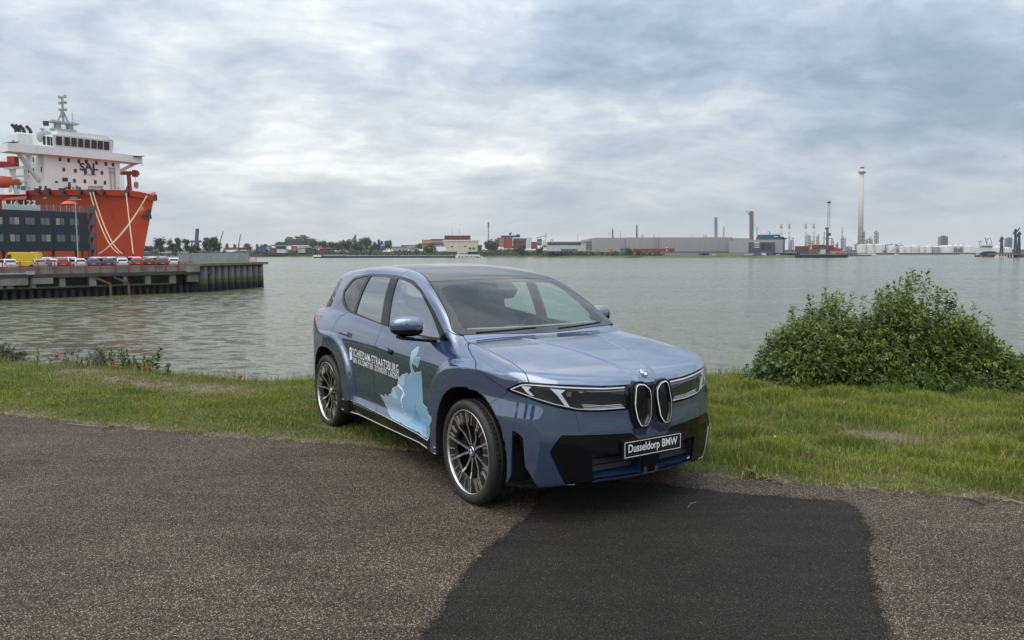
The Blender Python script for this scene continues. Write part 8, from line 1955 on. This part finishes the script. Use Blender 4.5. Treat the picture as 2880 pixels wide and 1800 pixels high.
# ---- boats
def boat(name, lab, cat, px0, px1, py_wl, Y, zdeck, m, bow=1, cab=None, mcab=M_WHT, flare=.85, group=None):
    a, b = at(px0, py_wl, Y), at(px1, py_wl, Y); L = b.x - a.x; r = empty(name, ((a.x + b.x) / 2, Y, WATER), 0, lab, cat, group); Wd = min(11.4, L * .3)
    zd = at(px0, zdeck, Y).z - WATER; V = []; n = 16
    for i in range(n + 1):
        t = i / n; x = -L / 2 + L * t; u = t if bow > 0 else 1 - t; hw = Wd / 2 * (1 if u < .86 else math.sqrt(max(0.0, 1 - ((u - .86) / .14) ** 2)) + .02); hh = zd * (1 + (.35 * max(0, (u - .85) / .15)))
        V += [(x, -hw * flare, -.5), (x, -hw, hh), (x, hw, hh), (x, hw * flare, -.5)]
    mb = MB(); mb.add(V, [(i * 4 + j, i * 4 + 4 + j, i * 4 + 5 + j, i * 4 + 1 + j) for i in range(n) for j in range(3)] + [(0, 1, 2, 3), (n * 4 + 3, n * 4 + 2, n * 4 + 1, n * 4)]); mb.build('hull', [m], r)
    if cab:
        for (x0, x1, y0, y1) in cab:
            c0, c1 = at(x0, y1, Y), at(x1, y0, Y); mb = MB(); mb.box2((c0.x - r.location.x, -Wd * .4, c0.z - WATER), (c1.x - r.location.x, Wd * .4, c1.z - WATER)); mb.build('deckhouse', [mcab], r)
            k = max(2, int((x1 - x0) / 5))
            for q in range(k): xx = c0.x + (c1.x - c0.x) * (q + .25) / k - r.location.x; mb = MB(); mb.box2((xx, -Wd * .4 - .05, c0.z - WATER + (c1.z - c0.z) * .45), (xx + (c1.x - c0.x) * .5 / k, -Wd * .4, c0.z - WATER + (c1.z - c0.z) * .8)); mb.build('window', [M_DK], r)
    return r
bg = boat('inland_barge', 'very long low dark blue inland barge with white bow and wheelhouse', 'barge', 882, 1340, 726.5, 1040, 719.5, fm('barge navy hull', (.02, .035, .06)), -1, None)
Yb = 1040; ox = bg.location
for nm, x0, x1, y0, y1, m in (('bow_section', 883, 906, 717, 722.5, M_WHT), ('hatch_cover', 912, 968, 716.5, 720, M_GRC), ('hatch_cover', 972, 1040, 717.5, 720, M_GRC), ('hatch_cover', 1044, 1120, 718, 720, M_GREY), ('hatch_cover', 1124, 1200, 718, 720.2, M_GRC), ('hatch_cover', 1204, 1278, 718, 720.2, M_GREY), ('deckhouse', 1282, 1350, 716, 726, M_WHT), ('wheelhouse', 1287, 1314, 709, 716.5, M_WHT), ('roof', 1285, 1316, 708.2, 709.3, M_WHT), ('stern_deck', 1340, 1358, 722, 727, M_WHT)):
    c0, c1 = at(x0, y1, Yb), at(x1, y0, Yb); mb = MB(); mb.box2((c0.x - ox.x, -5.85, c0.z - WATER), (c1.x - ox.x, 5.8, c1.z - WATER)); mb.build(nm, [m], bg)
for x in list(range(1292, 1312, 6)) : c0, c1 = at(x, 714.5, Yb), at(x + 4, 711, Yb); mb = MB(); mb.box2((c0.x - ox.x, -5.95, c0.z - WATER), (c1.x - ox.x, -5.86, c1.z - WATER)); mb.build('window', [M_DK], bg)
for x in (1290, 1299, 1308, 1315, 1324, 1332, 1339): c0, c1 = at(x, 723.5, Yb), at(x + 4.5, 720.5, Yb); mb = MB(); mb.box2((c0.x - ox.x, -5.95, c0.z - WATER), (c1.x - ox.x, -5.86, c1.z - WATER)); mb.build('window', [M_DK], bg)
for x in range(930, 1280, 17): c0 = at(x, 718, Yb); mb = MB(); mb.beam((c0.x - ox.x, -5, c0.z - WATER - .3), (c0.x - ox.x, -5, c0.z - WATER + 1.2), .5); mb.build('bollard', [M_WHC], bg)
boat('container_barge', 'long dark barge moored at the container point', 'barge', 2240, 2385, 726, 855, 717.5, fm('barge black hull', (.015, .016, .02)), 1); boat('dredge_barge', 'low grey-blue barge right of the container point', 'barge', 2380, 2412, 722, 1100, 712, fm('grey blue hull', (.10, .13, .16)), 1)
boat('river_boat', 'low white-topped dark boat before the white tanks', 'boat', 2408, 2448, 723, 1150, 717, M_DK, -1, [(2412, 2446, 713.5, 717)]); boat('river_boat', 'pale grey-green boat behind the white-topped one', 'boat', 2440, 2465, 722, 1250, 717, M_PALE, 1, [(2442, 2462, 711, 717)])
boat('river_boat', 'small white moored boat with navy hull at the far tank quay', 'boat', 2696, 2735, 722, 1400, 718, M_NVY, 1, [(2702, 2732, 714.5, 718)]); boat('river_boat', 'long low barge moored before the stained tank', 'boat', 2512, 2560, 721.5, 1480, 717, M_DK, 1, [(2518, 2526, 714, 717)])
boat('motor_boat', 'small white motor boat with dark hull near the far quay end', 'boat', 882, 912, 724, 1020, 719, M_WHT, -1) if False else None
# tanker seen bow-on, its tug and jetty
r = empty('tanker_ship', (at(2775, 730, 900).x, 900, WATER), 0, 'tanker seen bow-on with dark blue topsides and red lower hull', 'ship'); ox = Vector(r.location); Yt = 900
bw = [(2756, 712, 0), (2765, 707.5, -10), (2782, 706.5, -22), (2798, 707, -12), (2805, 712, 0)]; wl = [(2759, 721, 0), (2765, 721, -9), (2780, 721, -19), (2793, 721, -10), (2799, 721, 0)]; kl = [(2757, 731, 0), (2764, 731, -8), (2778, 731, -17), (2790, 731, -9), (2795, 731, 0)]
rows = [[at(x, y, Yt + d) - ox for x, y, d in R_] for R_ in (bw, wl, kl)]
for k, m in ((0, fm('tanker blue hull', (.02, .035, .07))), (1, fm('tanker red hull', (.33, .06, .045)))):
    mb = MB(); A_ = rows[k] + [p + Vector((36, 60, 0)) for p in (rows[k][0], rows[k][-1])]; B_ = rows[k + 1] + [p + Vector((36, 60, 0)) for p in (rows[k + 1][0], rows[k + 1][-1])]
    mb.add(rows[k] + rows[k + 1], [(i, i + 1, 6 + i, 5 + i) for i in range(4)]); mb.add([rows[k][0], rows[k][0] + Vector((36, 60, 0)), rows[k + 1][0] + Vector((36, 60, 0)), rows[k + 1][0], rows[k][4], rows[k][4] + Vector((36, 60, 0)), rows[k + 1][4] + Vector((36, 60, 0)), rows[k + 1][4]], [(0, 1, 2, 3), (4, 5, 6, 7), (0, 4, 5, 1)])
    mb.build('upper_hull' if k == 0 else 'lower_hull', [m], r)
for nm, x0, x1, y0, y1, dd in (('accommodation', 2745, 2792, 696, 711, 40), ('accommodation', 2754, 2792, 691, 697, 40), ('bridge', 2758, 2796, 688.5, 691.5, 39)):
    mb = MB(); a, b = at(x0, y1, Yt + dd) - ox, at(x1, y0, Yt + dd) - ox; mb.box2(a, (b.x, a.y + 12, b.z)); mb.build(nm, [M_WHT], r)
for x in range(2762, 2794, 4): mb = MB(); a, b = at(x, 694.5, Yt + 39.8) - ox, at(x + 2.6, 692.6, Yt + 39.8) - ox; mb.box2(a, (b.x, a.y + .3, b.z)); mb.build('window', [M_DK], r)
for a, b in (((2776, 688), (2770, 668)), ((2770, 668), (2776, 675)), ((2776, 675), (2784, 668)), ((2784, 668), (2790, 684)), ((2790, 684), (2782, 688)), ((2776, 675), (2776, 688)), ((2755, 690), (2757, 676)), ((2750, 679), (2761, 680))): mb = MB(); mb.beam(at(*a, Yt + 38) - ox, at(*b, Yt + 38) - ox, .5); mb.build('mast', [M_STL], r)
boat('tug_boat', 'small dark tug at the left of the tanker', 'boat', 2742, 2756, 728, 920, 718, M_DK, 1, [(2746, 2754, 711, 718)]); boat('bunker_barge', 'tan-hulled boat with white deckhouse before the jetty', 'barge', 2795, 2866, 735, 760, 728, fm('tan hull', (.35, .23, .12)), -1, [(2802, 2826, 720, 727)])
r = fthing('loading_jetty', 'timber and steel loading jetty at the right edge of the photo', 'jetty', 2840, 800)
mb = MB(); FB(mb, 2800, 2900, 713, 716, 800, 14); fpart(r, 'deck', mb, [M_STL])
for x in range(2812, 2884, 8): mb = MB(); a, b = at(x, 735, 802), at(x, 714, 802); a.z = WATER - 1; mb.cyl(a, b, .8, n=8); fpart(r, 'pile', mb, [M_DK])
mb = MB(); FB(mb, 2868, 2884, 716, 738, 795, 8); fpart(r, 'fender', mb, [M_DK])
for px, w_, y0, lab in ((2817, 9, 666, 'lone dark loading arm left on the jetty'), (2856, 9, 644, 'tall dark loading arm with raised hook'), (2866, 9, 652, 'dark loading arm at the far right edge')):
    q = fthing('loading_crane', lab, 'loading arm', px, 805, 'loading arms on the jetty'); Yq = 805
    mb = MB(); mb.beam(at(px - w_ * .4, 714, Yq), at(px, y0, Yq), 1.2, 1.2); mb.beam(at(px + w_ * .35, 714, Yq), at(px + 1.5, y0 + 2, Yq), 1.0, 1.0)
    for k in range(6): t = k / 6; mb.beam(at(px - w_ * .4 * (1 - t), 714 - (714 - y0) * t, Yq), at(px + w_ * .35 * (1 - t) + 1.5 * t, 714 - (714 - y0) * (t + .12), Yq), .5)
    fpart(q, 'frame', mb, [fm('dark blue-grey steel', (.035, .055, .075))])
    mb = MB(); mb.beam(at(px, y0, Yq), at(px + 5, y0 + 8, Yq), 1.2); mb.beam(at(px, y0 + 1, Yq), at(px - 6, y0 + 14, Yq), 1.0)
    if px == 2856: mb.beam(at(px + 4, 651, Yq), at(px + 13, 640, Yq), .8)
    fpart(q, 'boom', mb, [fm('dark blue-grey steel', (.035, .055, .075))])
# far wind turbines and poles
for i, (px, lab) in enumerate([(2694, 'thin distant mast behind the gas spheres'), (2722, 'first distant white turbine right of the spheres'), (2732, 'second distant white turbine right of the spheres')]):
    tower(px, 676 if i == 0 else 686, 2400, .9, lab, M_WHT, (), None, 708, 'distant_mast')
# a bird in the sky
bd_ = at(2826.5, 441, 140); r = empty('bird', bd_, R(30), 'dark bird gliding high in the right-hand sky', 'bird'); mb = MB(); mb.smooth = True
mb.add([(-.05, 0, 0), (.0, .03, .02), (.0, -.03, .02), (.25, 0, .02), (-.22, 0, 0), (0, 0, -.05)], [(4, 1, 0), (4, 0, 2), (1, 3, 5), (3, 2, 5), (4, 5, 1), (4, 2, 5), (1, 2, 3)]); mb.build('body', [M_DK], r)
for s in (-1, 1): mb = MB(); mb.add([(.08, 0, .01), (-.08, 0, .01), (-.02, s * .30, .14), (.06, s * .28, .14), (-.05, s * .62, .02)], [(0, 1, 2, 3), (3, 2, 4)]); mb.build('wing', [M_DK], r)
# ================================================================== air between the banks
def haze():
    mb = MB(); mb.box2((-6100, -3100, -9.5), (6100, 6100, 240)); o = mb.build('haze', [], fix=True); o['kind'] = 'stuff'
    m = bpy.data.materials.new('river haze'); m.use_nodes = True; nt = m.node_tree; nt.nodes.clear(); out = nt.nodes.new('ShaderNodeOutputMaterial'); v = nt.nodes.new('ShaderNodeVolumePrincipled')
    v.inputs['Color'].default_value = (.93, .96, 1, 1); v.inputs['Density'].default_value = HAZE; v.inputs['Anisotropy'].default_value = .2; nt.links.new(v.outputs[0], out.inputs['Volume']); o.data.materials.append(m)
HAZE = 0.00006
haze()
